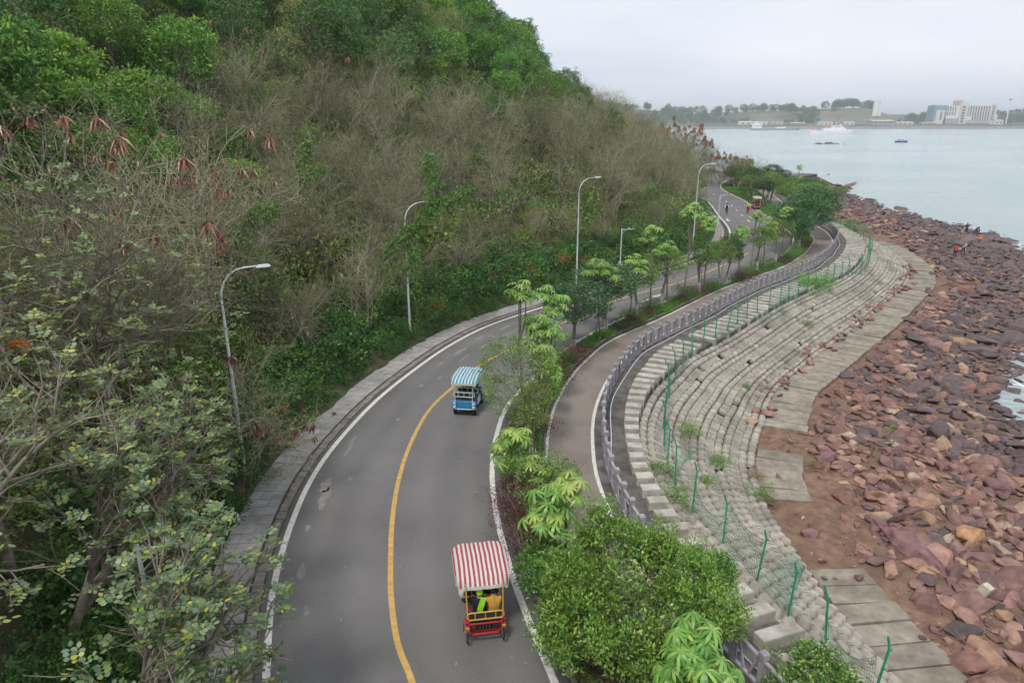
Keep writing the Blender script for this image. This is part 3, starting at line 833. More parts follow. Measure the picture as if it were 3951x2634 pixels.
class Wood:
    def __init__(s): s.V = []; s.F = []; s.o = 0
    def tube(s, pts, rad, n):
        pts = np.asarray(pts); k = len(pts)
        d = np.gradient(pts, axis=0); d = unitv(d)
        u = np.cross(d[0], [0.31, .77, .55]); u = u / max(np.linalg.norm(u), 1e-6)
        ang = np.arange(n) * 2 * math.pi / n
        for i in range(k):
            w = np.cross(d[i], u); w /= max(np.linalg.norm(w), 1e-6); u2 = np.cross(w, d[i])
            s.V.append(pts[i] + rad[i] * (np.cos(ang)[:, None] * u2 + np.sin(ang)[:, None] * w))
        i, j = np.meshgrid(np.arange(k - 1), np.arange(n), indexing='ij'); j2 = (j + 1) % n
        s.F.append((np.stack([i * n + j, i * n + j2, (i + 1) * n + j2, (i + 1) * n + j], -1).reshape(-1, 4)) + s.o)
        s.o += k * n
    def get(s): return np.concatenate(s.V), np.concatenate(s.F)

def grow(rs, p, d, L, r, lvl, cfg, wood, tips, allp=None):
    c = cfg[lvl]
    n = c.get('seg', 3); pts = [np.array(p, float)]; d = np.array(d, float)
    for k in range(n):
        d = d + rs.normal(size=3) * c.get('wig', .15) + np.array([0, 0, c.get('up', 0.0)])
        d /= np.linalg.norm(d)
        pts.append(pts[-1] + d * L / n)
    rad = np.linspace(r, r * c.get('tip', .5), n + 1)
    wood.tube(pts, rad, c.get('sides', 3))
    pts = np.array(pts)
    if lvl == len(cfg) - 1:
        tips.append((pts[-1], d)); 
        if c.get('midtip'): tips.append((pts[len(pts) // 2], d))
        return
    m = c['n']
    m = m if isinstance(m, int) else rs.randint(m[0], m[1] + 1)
    for q in range(m):
        t = c.get('start', .3) + (1 - c.get('start', .3)) * (q + rs.uniform(.2, 1)) / m
        t = min(t, 1.0) * n; i = min(int(t), n - 1); f = t - i
        pos = pts[i] * (1 - f) + pts[i + 1] * f
        dd = unitv(pts[i + 1] - pts[i])
        side = np.cross(dd, rs.normal(size=3)); side = unitv(side)
        a = R(rs.uniform(*c.get('ang', (30, 60))))
        nd = dd * math.cos(a) + side * math.sin(a)
        grow(rs, pos, nd, L * rs.uniform(*c.get('len', (.5, .7))), max(r * (1 - f / n * .4) * c.get('rr', .5), .0035), lvl + 1, cfg, wood, tips)

def plant(name, label, cat, parts, group=None):
    """Empty with its part meshes; parts = [(name, mesh)]"""
    e = empty(name); tag(e, label, cat, group)
    for nm, me in parts: obj(nm, me, e)
    return e

PROTO_USED = set()
def spawn(parts, name, label, cat, loc, rz=0.0, s=1.0, group=None, tilt=(0, 0)):
    e = empty(name, loc); e.rotation_euler = (tilt[0], tilt[1], rz)
    e.scale = s if hasattr(s, '__len__') else (s, s, s)
    tag(e, label, cat, group)
    for nm, me in parts: obj(nm, me, e)
    return e

# bare thicket trees
def bare_proto(seed, pods=False, tall=1.0):
    rs = np.random.RandomState(seed); w = Wood(); tips = []
    cfg = [dict(seg=5, wig=.13, up=.05, n=6, start=.25, ang=(22, 50), len=(.45, .66), rr=.52, sides=5, tip=.4),
           dict(seg=4, wig=.17, up=.09, n=5, start=.15, ang=(22, 55), len=(.45, .68), rr=.55, sides=4, tip=.4),
           dict(seg=3, wig=.2, up=.03, n=4, start=.1, ang=(25, 70), len=(.5, .8), rr=.6, sides=3, tip=.5),
           dict(seg=2, wig=.25, up=-.02, sides=3, tip=.4)]
    for k in range(rs.randint(4, 6)):
        az = rs.uniform(0, 2 * math.pi); ti = R(rs.uniform(8, 38))
        grow(rs, (rs.uniform(-.2, .2), rs.uniform(-.2, .2), -.3), (math.cos(az) * math.sin(ti), math.sin(az) * math.sin(ti), math.cos(ti)), rs.uniform(3.4, 4.8) * tall, .066 * tall, 0, cfg, w, tips)
    V, F = w.get()
    wood = np_mesh('branches', V, F, M_twig)
    P = np.array([t[0] for t in tips]); D = np.array([t[1] for t in tips])
    sel = rs.rand(len(P)) < .85
    C = np.repeat(P[sel], 4, 0) + rs.normal(size=(sel.sum() * 4, 3)) * .12
    DD = np.repeat(D[sel], 4, 0) + rs.normal(size=(sel.sum() * 4, 3)) * .8 + np.array([0, 0, -.2])
    lf = np_mesh('sparse_leaves', *leaves(rs, C, DD, .13, .05), L_olive)
    return [('branches', wood), ('sparse_leaves', lf)], P
BARE = [bare_proto(100 + i)[0] for i in range(6)]

def crown_points(rs, n, rx, rz, zc, lobes=5, low=-.55):
    """points on a lumpy crown shell"""
    lob = unitv(rs.normal(size=(lobes, 3))); lob[:, 2] = np.abs(lob[:, 2]) * .8
    u = unitv(rs.normal(size=(n * 3, 3))); u = u[u[:, 2] > low][:n]
    bump = 1 + .42 * np.max(np.clip(u @ lob.T, 0, 1) ** 5, 1) - .18
    r = rs.uniform(.55, 1.0, (len(u), 1)) ** .45 * bump[:, None]
    P = u * r; P[:, 0] *= rx; P[:, 1] *= rx; P[:, 2] = P[:, 2] * rz + zc
    return P

def tree_proto(seed, leafm, h=6.0, rx=2.1, rz=2.0, nclump=70, per=55, ll=.24, lw=.12, crad=.55, trunk_r=.12, bark=None, spiky=0):
    rs = np.random.RandomState(seed)
    P = crown_points(rs, nclump, rx, rz, h - rz)
    if spiky: P[:, 2] += rs.uniform(0, spiky, len(P))
    w = Wood()
    top = np.array([rs.normal() * .2, rs.normal() * .2, h - rz * 1.1])
    base = np.array([0, 0, -.4]); m1 = base * .5 + top * .5 + rs.normal(size=3) * .12
    w.tube([base, m1, top], [trunk_r, trunk_r * .8, trunk_r * .6], 6)
    for p in P[rs.permutation(len(P))[:26]]:
        a = base + (top - base) * rs.uniform(.6, 1)
        mid_ = (a + p) / 2 + rs.normal(size=3) * .2
        w.tube([a, mid_, p * .97 + a * .03], [trunk_r * .38, trunk_r * .2, .012], 4)
    V, F = clumps(rs, P, crad * rs.uniform(.7, 1.3, len(P)), per, ll, lw)
    # loose sprays that break the outline
    Q = crown_points(rs, nclump // 2, rx * 1.13, rz * 1.16, h - rz)
    V2, F2 = clumps(rs, Q, crad * .5, max(per // 4, 6), ll, lw)
    V, F = merge([(V, F), (V2, F2)])
    Vw, Fw = w.get()
    return [('trunk', np_mesh('trunk', Vw, Fw, bark or M_bark)), ('crown', np_mesh('crown', V, F, leafm))]
FOREST = [tree_proto(201, L_dark, 7.5, 2.6, 2.7), tree_proto(202, L_dark, 7.0, 2.3, 2.9, spiky=.8), tree_proto(203, L_mid, 6.2, 2.4, 2.2), tree_proto(204, L_mid, 6.8, 2.0, 2.6, ll=.3, lw=.1),
          tree_proto(205, L_bright, 5.2, 2.4, 1.8, ll=.26, lw=.15), tree_proto(206, L_yel, 5.4, 2.0, 2.2, ll=.2, lw=.07, spiky=.6), tree_proto(207, L_dark, 8.0, 2.0, 3.4, nclump=80)]

# undergrowth pieces that geometry nodes spread over the slope
def bush_mesh(name, seed, leafm, r=.6, h=.7, n=14, per=26, ll=.13, lw=.07, twigs=0):
    rs = np.random.RandomState(seed)
    P = rs.normal(size=(n, 3)) * np.array([r * .5, r * .5, h * .28]) + np.array([0, 0, h * .45])
    V, F = clumps(rs, P, .3 * r / .6, per, ll, lw)
    parts = [(V, F)]
    mi = [0] * len(F)
    if twigs:
        w = Wood()
        for k in range(twigs):
            az = rs.uniform(0, 6.28); t = R(rs.uniform(5, 50)); L = rs.uniform(.8, 1.8) * h
            d = np.array([math.cos(az) * math.sin(t), math.sin(az) * math.sin(t), math.cos(t)])
            p0 = np.array([rs.normal() * r * .3, rs.normal() * r * .3, 0])
            p1 = p0 + d * L * .5 + rs.normal(size=3) * .08; p2 = p0 + d * L + rs.normal(size=3) * .15
            w.tube([p0, p1, p2], [.012, .008, .004], 3)
        Vw, Fw = w.get(); parts.append((Vw, Fw)); mi += [1] * len(Fw)
    V, F = merge(parts)
    return np_mesh(name, V, F, [leafm, M_twig], mi=mi)

lib = bpy.data.collections.new('undergrowth_library')        # kept out of the scene: only instanced
def lib_obj(c, name, me):
    o = bpy.data.objects.new(name, me); c.objects.link(o); return o
def gn_scatter(name, coll, P, S, Rz, I, label=None, cat=None, tilt=None):
    """one object that instances the pieces of coll at P"""
    P = np.asarray(P, dtype=np.float32)
    me = bpy.data.meshes.new(name); me.vertices.add(len(P)); me.vertices.foreach_set('co', P.ravel())
    at_ = me.attributes.new('scl', 'FLOAT', 'POINT'); at_.data.foreach_set('value', np.asarray(S, dtype=np.float32))
    at_ = me.attributes.new('idx', 'INT', 'POINT'); at_.data.foreach_set('value', np.asarray(I, dtype=np.int32))
    rot = np.zeros((len(P), 3), dtype=np.float32); rot[:, 2] = Rz
    if tilt is not None: rot[:, :2] = tilt
    at_ = me.attributes.new('rot', 'FLOAT_VECTOR', 'POINT'); at_.data.foreach_set('vector', rot.ravel())
    o = obj(name, me)
    ng = bpy.data.node_groups.new(name, 'GeometryNodeTree')
    ng.interface.new_socket('Geometry', in_out='INPUT', socket_type='NodeSocketGeometry')
    ng.interface.new_socket('Geometry', in_out='OUTPUT', socket_type='NodeSocketGeometry')
    gi = ng.nodes.new('NodeGroupInput'); go = ng.nodes.new('NodeGroupOutput')
    ci = ng.nodes.new('GeometryNodeCollectionInfo'); ci.inputs['Collection'].default_value = coll
    ci.inputs['Separate Children'].default_value = True; ci.inputs['Reset Children'].default_value = True
    ip = ng.nodes.new('GeometryNodeInstanceOnPoints'); ip.inputs['Pick Instance'].default_value = True
    def na(nm, dt):
        x = ng.nodes.new('GeometryNodeInputNamedAttribute'); x.data_type = dt; x.inputs['Name'].default_value = nm; return x.outputs['Attribute']
    ng.links.new(gi.outputs[0], ip.inputs['Points']); ng.links.new(ci.outputs[0], ip.inputs['Instance'])
    ng.links.new(na('idx', 'INT'), ip.inputs['Instance Index']); ng.links.new(na('scl', 'FLOAT'), ip.inputs['Scale'])
    er = ng.nodes.new('FunctionNodeEulerToRotation')
    ng.links.new(na('rot', 'FLOAT_VECTOR'), er.inputs[0]); ng.links.new(er.outputs[0], ip.inputs['Rotation'])
    ng.links.new(ip.outputs[0], go.inputs[0])
    md = o.modifiers.new('scatter', 'NODES'); md.node_group = ng
    tag(o, label, cat, kind='stuff')
    return o

def project(P):
    """picture position (2352 wide) of points, for choosing what the frame can show"""
    P = np.atleast_2d(P); c, s_ = math.cos(R(17.98)), math.sin(R(17.98)); z = P[:, 2] - 13.5
    dep = P[:, 1] * c - z * s_; up = P[:, 1] * s_ + z * c
    dep = np.maximum(dep, .5)
    return 1176 + 1568 * P[:, 0] / dep, 784 - 1568 * up / dep, dep

# ------------------------------------------------------------------ hillside: what grows where
rs = np.random.RandomState(42)
def jitter_grid(x0, x1, y0, y1, step):
    X, Y = np.meshgrid(np.arange(x0, x1, step), np.arange(y0, y1, step))
    P = np.column_stack([X.ravel(), Y.ravel()]); return P + rs.uniform(-.42, .42, P.shape) * step
BX = [-200, 0, 200, 430, 520, 700, 900, 1100, 1300, 1450, 1560, 1700, 2400]
BY = [330, 330, 320, 330, 170, 150, 185, 225, 235, 280, 330, 380, 480]
# upper wood
P = jitter_grid(-88, 66, 18, 184, 4.3); z, d = ground_z(P)
k = (d > 9) & (d < 70); P, z, d = P[k], z[k], d[k]
u, v, dep = project(np.column_stack([P, z + 5]))
bnd = np.interp(u, BX, BY)
k = (v < bnd + rs.normal(size=len(v)) * 14) & (u > -220) & (u < 1660) & (v > -330)
P, z, u, v, dep = P[k], z[k], u[k], v[k], dep[k]
order = np.argsort(dep); order = order[rs.rand(len(order)) < np.clip(1.35 - dep[order] / 190, .5, 1)]; print('wood', len(order)); order = np.sort(rs.permutation(len(order))[:300]) if False else order[:330]
names = {0: 'dark evergreen tree in the wood on the upper hillside', 1: 'dark evergreen tree in the wood on the upper hillside', 6: 'dark evergreen tree in the wood on the upper hillside',
         2: 'mid-green leafy tree in the wood on the upper hillside', 3: 'mid-green leafy tree in the wood on the upper hillside',
         4: 'bright green broad-leaved tree on the upper left hillside', 5: 'yellowish green feathery tree on the upper hillside'}
for i in order:
    if u[i] < 520: ch = [.07, .04, .22, .2, .30, .16, .01]
    elif u[i] < 1000: ch = [.27, .2, .16, .12, .05, .05, .15]
    else: ch = [.25, .22, .2, .15, .06, .06, .06]
    t = rs.choice(7, p=ch)
    s = rs.uniform(.75, 1.15) * (1.0 if u[i] > 500 else .9)
    s *= np.interp(v[i] - np.interp(u[i], BX, BY), [-120, 0], [1.1, .72])
    spawn(FOREST[t], 'hillside_tree', names[t], 'tree', (P[i, 0], P[i, 1], z[i]), rs.uniform(0, 6.28), (s, s, s * rs.uniform(.9, 1.15)), 'trees of the upper hillside wood: ' + names[t].split()[0])
# bare thicket
P = jitter_grid(-60, 66, 16, 182, 3.1); z, d = ground_z(P)
k = (d > 2.6) & (d < 45); P, z, d = P[k], z[k], d[k]
u, v, dep = project(np.column_stack([P, z + 4]))
bnd = np.interp(u, BX, BY)
k = (v > bnd - 12 + rs.normal(size=len(v)) * 12) & (u > -150) & (u < 1800) & (v < 900) & ~((u < 560) & (v > 620))
P, z, u, v, dep, d = P[k], z[k], u[k], v[k], dep[k], d[k]
order = np.argsort(dep); order = order[rs.rand(len(order)) < np.clip(1.3 - dep[order] / 170, .42, 1)]; print('bare', len(order)); order = order[:320]
for i in order:
    s = rs.uniform(.72, 1.1) * (.62 if d[i] < 4.5 else 1) * np.interp(dep[i], [90, 150], [1, 1.25])
    if u[i] < 600: lab, grp = 'grey-brown leafless tree in the thicket on the left part of the lower slope', 'leafless trees of the left thicket'
    elif u[i] < 1200: lab, grp = 'brown leafless tree in the thicket on the middle of the lower slope', 'leafless trees of the middle thicket'
    else: lab, grp = 'brown leafless tree in the far thicket where the road bends left', 'leafless trees of the far thicket'
    spawn(BARE[rs.randint(6)], 'bare_tree', lab, 'tree', (P[i, 0], P[i, 1], z[i]), rs.uniform(0, 6.28), s, grp, tilt=(rs.uniform(-.12, .12), rs.uniform(-.05, .22)))

# undergrowth and bank ivy
c_bush = bpy.data.collections.new('bush_pieces')
for i, (m_, tw) in enumerate([(L_olive, 10), (L_airy, 8), (L_mid, 4), (L_yel, 9), (L_olive, 16), (L_dark, 0), (L_bright, 0)]):
    lib_obj(c_bush, 'b%02d' % i, bush_mesh('b%02d' % i, 300 + i, m_, twigs=tw, r=.75, h=.95, n=16))
P = jitter_grid(-70, 62, 8, 184, 1.17); z, d = ground_z(P)
k = (d > .9) & (d < 48); P, z, d = P[k], z[k], d[k]
u, v, dep = project(np.column_stack([P, z + .7])); bnd = np.interp(u, BX, BY)
k = (u > -160) & (u < 1900) & (v > -120) & (v < 1700); P, z, d, u, v, bnd = P[k], z[k], d[k], u[k], v[k], bnd[k]
I = np.zeros(len(P), int)
patchy = np.array([fbm(x, y, .12, 3) for x, y in P])
for i in range(len(P)):
    if v[i] < bnd[i]: pr = [.1, .15, .25, .15, 0, .25, .1]
    elif d[i] < 3.5: pr = [.06, .2, .3, .04, 0, .36, .04]
    elif patchy[i] > .05: pr = [.1, .24, .26, .12, .02, .1, .16]
    else: pr = [.16, .26, .18, .24, .04, .05, .07]
    I[i] = rs.choice(7, p=pr)
SC = rs.uniform(.6, 1.25, len(P)); tall = (rs.rand(len(P)) < .30) & (d > 1.6); SC[tall] *= rs.uniform(1.5, 2.4, tall.sum()); SC[(d < 4.5) & tall] *= .8
gn_scatter('undergrowth', c_bush, np.column_stack([P, z - .1]), SC, rs.uniform(0, 6.28, len(P)), I, 'olive and green undergrowth covering the hillside between the trees', 'undergrowth')
c_ivy = bpy.data.collections.new('ivy_pieces')
for i in range(4): lib_obj(c_ivy, 'i%02d' % i, bush_mesh('i%02d' % i, 330 + i, L_ivy if i < 3 else L_mid, r=.45, h=.32, n=12, per=30, ll=.085, lw=.07))
P = jitter_grid(-16, 40, 8, 112, .42); z, d = ground_z(P)
k = (d > -.16) & (d < 2.9); P, z, d = P[k], z[k], d[k]
gn_scatter('bank_ivy', c_ivy, np.column_stack([P, z - .05 + .05 * rs.rand(len(P))]), rs.uniform(.6, 1.15, len(P)) * np.clip(.62 + d * .5, .5, 1) * np.where((rs.rand(len(P)) < .22) & (d > .9), rs.uniform(1.5, 2.6, len(P)), 1), rs.uniform(0, 6.28, len(P)), rs.choice(4, len(P), p=[.28, .28, .28, .16]), 'dark green ivy covering the bank along the sidewalk', 'ivy', tilt=np.column_stack([rs.uniform(-.2, .2, len(P)), rs.uniform(.2, .8, len(P))]))
# ------------------------------------------------------------------ median plants
def med_frame():
    ys = MA[:, 1]; half = None
    C = (MA + MBc) / 2
    T = tangents(C); Nn = np.stack([T[:, 1], -T[:, 0]], 1)
    hw = np.abs(((MBc - MA) * Nn).sum(1)) / 2
    return C, T, Nn, hw
MC, MT, MN, MH = med_frame()
def snap(x, y, margin=.35):
    i = int(np.argmin(((MC - np.array([x, y])) ** 2).sum(1)))
    lat = float(((np.array([x, y]) - MC[i]) * MN[i]).sum()); h = max(MH[i] - margin, .05)
    lat = min(max(lat, -h), h); p = MC[i] + MN[i] * lat
    return float(p[0]), float(p[1])

def umbrella(rs, c, up, n, L, W):
    """one palmate leaf: n drooping leaflets round c"""
    up = np.array(up) / np.linalg.norm(up)
    e1 = np.cross(up, [.3, .9, .2]); e1 /= np.linalg.norm(e1); e2 = np.cross(up, e1)
    V = []; F = []; o = 0
    for k in range(n):
        a = 2 * math.pi * (k + rs.uniform(-.2, .2)) / n
        d = e1 * math.cos(a) + e2 * math.sin(a); s = np.cross(up, d)
        l = L * rs.uniform(.8, 1.12); dr = rs.uniform(.45, 1.0)
        prof = [(0.0, .12), (.35, .85), (.72, 1.0), (1.0, .1)]
        for t, w in prof:
            p = c + d * l * t * (1 - .22 * dr * t) - up * l * dr * (t ** 1.7) * .75 + up * l * .1 * math.sin(t * 3.1)
            V.append(p + s * W * w / 2); V.append(p - s * W * w / 2)
        for q in range(3): F.append((o + 2 * q, o + 2 * q + 1, o + 2 * q + 3, o + 2 * q + 2))
        o += 8
    return np.array(V), np.array(F)

def scheff_proto(seed, heads, h=1.0, big=1.0):
    """slender stems; heads = [(x, y, z, young)] whorls of umbrella leaves at heights relative to the tree"""
    rs = np.random.RandomState(seed); w = Wood(); old = []; young = []
    fork = np.array([rs.normal() * .08, rs.normal() * .08, h * rs.uniform(.45, .6)])
    w.tube([(0, 0, -.3), fork * .5 + rs.normal(size=3) * .04, fork], [.05, .045, .038], 6)
    for (x, y, z, yg) in heads:
        top = np.array([x, y, z])
        mid_ = fork * .45 + top * .55 + np.array([0, 0, -.1]) + rs.normal(size=3) * .06
        w.tube([fork * .98, mid_, top], [.034, .028, .02], 5)
        m = rs.randint(8, 11)
        for k in range(m):
            az = 2 * math.pi * k / m + rs.uniform(-.3, .3); el = R(rs.uniform(-20, 62))
            d = np.array([math.cos(az) * math.cos(el), math.sin(az) * math.cos(el), math.sin(el)])
            st = top - np.array([0, 0, rs.uniform(0, .22)])
            e = st + d * rs.uniform(.28, .5) * big
            w.tube([st, (st + e) / 2 + np.array([0, 0, .03]), e], [.008, .006, .005], 3)
            u = umbrella(rs, e, d * .55 + np.array([0, 0, 1.0]), rs.randint(9, 13), rs.uniform(.28, .37) * big, .066 * big)
            (young if (yg and el > .25) else old).append(u)
    parts = [('stem', np_mesh('stem', *w.get(), M_trunk)), ('leaves', np_mesh('leaves', *merge(old), L_scheff))]
    if young: parts.append(('young_leaves', np_mesh('young_leaves', *merge(young), L_scheffy)))
    return parts
SCH = [scheff_proto(1, [(0, 0, 1, 1), (.25, .15, .82, 0), (-.2, .25, .7, 0)], 1.0), scheff_proto(2, [(.1, 0, 1, 0), (-.3, -.1, .85, 1)], 1.0),
       scheff_proto(3, [(0, .1, 1, 1), (.35, -.2, .9, 1), (-.35, .1, .78, 0), (0, -.35, .66, 0)], 1.0)]
# real-size variants (heights in metres)
def sch(seed, h, nheads, spread=.5, young=.5, big=1.0):
    rs = np.random.RandomState(seed)
    hd = [(rs.normal() * .06, rs.normal() * .06, h - .35, 1 if rs.rand() < young else 0)]
    for k in range(nheads - 1):
        a = rs.uniform(0, 6.28); r = spread * rs.uniform(.5, 1.1)
        hd.append((r * math.cos(a), r * math.sin(a), h - .4 - rs.uniform(.25, .5) * (k + 1) * .8, 1 if rs.rand() < young * .6 else 0))
    return scheff_proto(seed, hd, h, big)
SCHV = {('t', 0): sch(11, 6.5, 3, .42, .9), ('t', 1): sch(12, 6.4, 2, .35, .6), ('m', 0): sch(13, 5.0, 3, .5, .8), ('m', 1): sch(14, 4.9, 4, .55, .5), ('s', 0): sch(15, 3.8, 4, .6, .3), ('s', 1): sch(16, 3.3, 4, .6, .6), ('f', 0): sch(17, 3.9, 6, .55, .15, 1.12)}
for (x, y, h, key, lab) in [
    (0.55, 31.2, 6.3, ('t', 0), 'tallest slender umbrella tree by the road edge, left of the dark fig trees'),
    (1.9, 34.2, 5.4, ('m', 0), 'umbrella tree with pale young crown just right of the tallest one'),
    (1.0, 31.0, 4.9, ('m', 1), 'umbrella tree with drooping leaves behind the olive-green airy tree'),
    (1.9, 31.8, 4.3, ('m', 0), 'umbrella tree with yellow-green top leaves beside the cycle path'),
    (1.3, 28.9, 3.9, ('s', 0), 'bushy umbrella tree right of the airy tree, above the brown path'),
    (0.1, 22.0, 3.1, ('s', 1), 'low umbrella tree above the purple shrubs at the road edge'),
    (0.75, 20.1, 2.9, ('s', 0), 'low umbrella tree in front of the one above the purple shrubs'),
    (2.3, 18.1, 3.5, ('s', 1), 'umbrella tree behind the big foreground fig tree'),
    (4.3, 11.5, 3.9, ('f', 0), 'large bright umbrella tree in the foreground beside the balustrade'),
    (5.8, 42.0, 5.4, ('m', 1), 'umbrella tree rising over the dark round fig tree'),
    (8.2, 46.0, 4.8, ('m', 0), 'umbrella tree over the road bend, left of the round clipped shrubs'),
    (10.2, 48.3, 6.6, ('t', 1), 'tall umbrella tree with leaning stem at the middle of the median'),
    (13.4, 52.0, 7.6, ('t', 0), 'tall umbrella tree in front of the camera pole on the bank'),
    (15.3, 54.5, 6.4, ('t', 1), 'tall umbrella tree right beside the taller one in the median'),
    (11.9, 50.5, 5.0, ('m', 1), 'umbrella tree with reddish stalks above a leaning limewashed trunk'),
    (20.9, 61.0, 5.9, ('t', 0), 'umbrella tree in front of the pedestrian in yellow'),
    (23.2, 63.5, 5.0, ('m', 0), 'umbrella tree with yellow-green crown right of the pedestrian'),
    (19.5, 59.2, 4.9, ('m', 1), 'umbrella tree low in front of the far cyclist'),
    (30.3, 73.5, 4.6, ('m', 1), 'broad umbrella tree where the cycle path bends'),
    (26.8, 67.2, 5.6, ('t', 1), 'slim umbrella tree with bare stem near the road bend'),
    (51.0, 125.0, 6.0, ('t', 1), 'lone umbrella tree standing out against the sea'),
    (46.0, 112.0, 5.0, ('m', 1), 'umbrella tree in the far grove beside the red cart')]:
    if y < 90: x, y = snap(x, y)
    v = SCHV[key]; hh = {('t', 0): 6.5, ('t', 1): 6.4, ('m', 0): 5.0, ('m', 1): 4.9, ('s', 0): 3.8, ('s', 1): 3.3, ('f', 0): 3.9}[key]; s = h / hh
    k = max(s, .9) * (1.3 if y < 60 else 1.15)
    if key == ('f', 0): k = 1.0
    spawn(v, 'umbrella_tree', lab, 'tree', (x, y, .07), rs.uniform(0, 6.28), (k, k, s), 'umbrella trees in the median', tilt=(rs.uniform(-.05, .05), rs.uniform(-.05, .05)))

# fig trees and airy small trees with limewashed stems
def median_tree(seed, h, rx, rz, leafm, nclump, per, ll, lw, crad, stems=1, tr=.1, twig=0):
    rs_ = np.random.RandomState(seed); w = Wood(); lime = Wood()
    P = crown_points(rs_, nclump, rx, rz, h - rz, lobes=7)
    fork = np.array([rs_.normal() * .12, rs_.normal() * .12, h - 2 * rz + .15])
    fork[2] = max(fork[2], .9)
    for k in range(stems):
        b = np.array([rs_.normal() * .12 * (stems > 1), rs_.normal() * .12 * (stems > 1), -.2])
        m_ = b * .45 + fork * .55 + rs_.normal(size=3) * .05
        low = b + (m_ - b) * .9
        lime.tube([b, low], [tr * 1.15, tr], 7)
        w.tube([low, m_, fork + rs_.normal(size=3) * .05, fork + np.array([0, 0, rz])], [tr * .99, tr * .9, tr * .75, tr * .3], 6)
    for p in P[rs_.permutation(len(P))[:min(40, len(P))]]:
        a = fork + np.array([0, 0, rs_.uniform(-.1, rz)])
        w.tube([a, (a + p) / 2 + rs_.normal(size=3) * .1, p], [tr * .3, tr * .17, .008], 4)
        if twig:
            for q in range(twig):
                w.tube([p * .7 + a * .3, p + rs_.normal(size=3) * .25], [.007, .003], 3)
    V, F = clumps(rs_, P, crad * rs_.uniform(.65, 1.35, len(P)), per, ll, lw, up=.5)
    Q = crown_points(rs_, nclump // 2, rx * 1.12, rz * 1.15, h - rz)
    V2, F2 = clumps(rs_, Q, crad * .45, max(per // 4, 5), ll, lw, up=.6)
    V, F = merge([(V, F), (V2, F2)])
    return [('trunk', np_mesh('trunk', *lime.get(), M_lime)), ('branches', np_mesh('branches', *w.get(), M_trunk)), ('crown', np_mesh('crown', V, F, leafm))]
FIG = [median_tree(21, 4.6, 1.6, 1.5, L_ficusd, 80, 80, .13, .07, .42), median_tree(22, 4.4, 1.3, 1.35, L_ficusd, 70, 70, .13, .07, .4, stems=3, tr=.06), median_tree(23, 4.2, 1.15, 1.1, L_airy, 46, 50, .13, .055, .34, stems=2, tr=.07, twig=2), median_tree(24, 4.4, 1.25, 1.2, L_ficus, 60, 55, .13, .06, .36, stems=2, tr=.07)]
for (x, y, h, t, sx, lab) in [
    (3.9, 39.6, 4.4, 0, 1.12, 'dark round fig tree left of the cycle path, nearest of the dark ones'),
    (6.2, 43.4, 4.8, 1, 1.1, 'dark fig tree with several limewashed stems behind the nearest dark one'),
    (8.6, 47.2, 4.2, 3, .95, 'lighter green small tree right of the dark fig trees'),
    (11.4, 50.0, 4.3, 2, 1.1, 'thin-leaved small tree with thick limewashed trunk by the yellow line'),
    (14.8, 54.4, 4.3, 3, 1.0, 'small green tree behind the second clipped shrub'),
    (17.0, 56.4, 4.0, 2, .9, 'thin small tree between two slender props in the median'),
    (18.4, 57.4, 4.3, 0, .7, 'dark narrow tree with twisted limewashed trunk'),
    (22.2, 62.6, 4.3, 2, 1.0, 'airy small tree before the far bend of the road'),
    (25.6, 65.7, 4.4, 3, .85, 'small tree with white trunk left of the path bend'),
    (28.9, 71.0, 5.0, 1, 1.1, 'dark tree with white trunk near the path bend'),
    (31.2, 73.8, 6.0, 0, 1.25, 'big dark fig tree at the head of the path bend'),
    (35.4, 80.5, 6.0, 0, 1.2, 'dark fig tree behind the big one at the path bend'),
    (37.2, 86.0, 5.6, 1, 1.2, 'dark tree beside the far end of the balustrade'),
    (39.6, 92.0, 5.4, 3, 1.3, 'green tree hiding the far end of the balustrade'),
    (42.5, 99.0, 5.0, 2, 1.4, 'greyish thin-leaved tree at the far grove'),
    (41.0, 103.0, 4.6, 3, 1.2, 'green tree right of the red cart'),
    (45.0, 106.0, 5.0, 0, 1.2, 'dark tree at the seaward edge of the far grove'),
    (44.2, 118.0, 4.6, 3, 1.3, 'green tree behind the red cart'),
    (46.5, 126.0, 4.6, 2, 1.4, 'thin greyish tree of the far grove near the sea'),
    (45.8, 136.0, 4.4, 3, 1.4, 'green tree at the right of the road where it vanishes'),
    (46.5, 146.0, 4.4, 0, 1.3, 'dark tree at the right of the road where it vanishes'),
    (48.3, 116.0, 4.2, 3, 1.3, 'low green tree behind the far balustrade end'),
    (52.0, 118.0, 3.6, 2, 1.3, 'brownish low tree above the far shore rocks'),
    (50.5, 108.0, 3.6, 3, 1.3, 'bushy green tree above the far shore rocks')]:
    if y < 90: x, y = snap(x, y, .3)
    base = {0: 4.6, 1: 4.4, 2: 4.2, 3: 4.4}[t]; s = h / base
    spawn(FIG[t], 'median_tree', lab, 'tree', (x, y, .05), rs.uniform(0, 6.28), (s * sx * 1.18, s * sx * 1.18, s), 'small trees planted in the median')
airy = median_tree(31, 5.2, 1.75, 2.15, L_airy, 135, 26, .11, .05, .27, stems=5, tr=.042, twig=6)
spawn(airy, 'airy_tree', 'olive-green airy tree overhanging the road beside the blue cart', 'tree', (0.75, 27.2, .07), .4, (1.05, 1.15, 1.0), None, tilt=(0, -.12))
airy2 = median_tree(32, 3.3, 1.15, 1.2, L_airy, 60, 34, .1, .045, .28, stems=3, tr=.04, twig=4)
x_, y_ = snap(1.5, 19.6); spawn(airy2, 'airy_tree', 'small airy tree behind the foreground fig tree', 'tree', (x_, y_, .07), 1.0, 1.0)
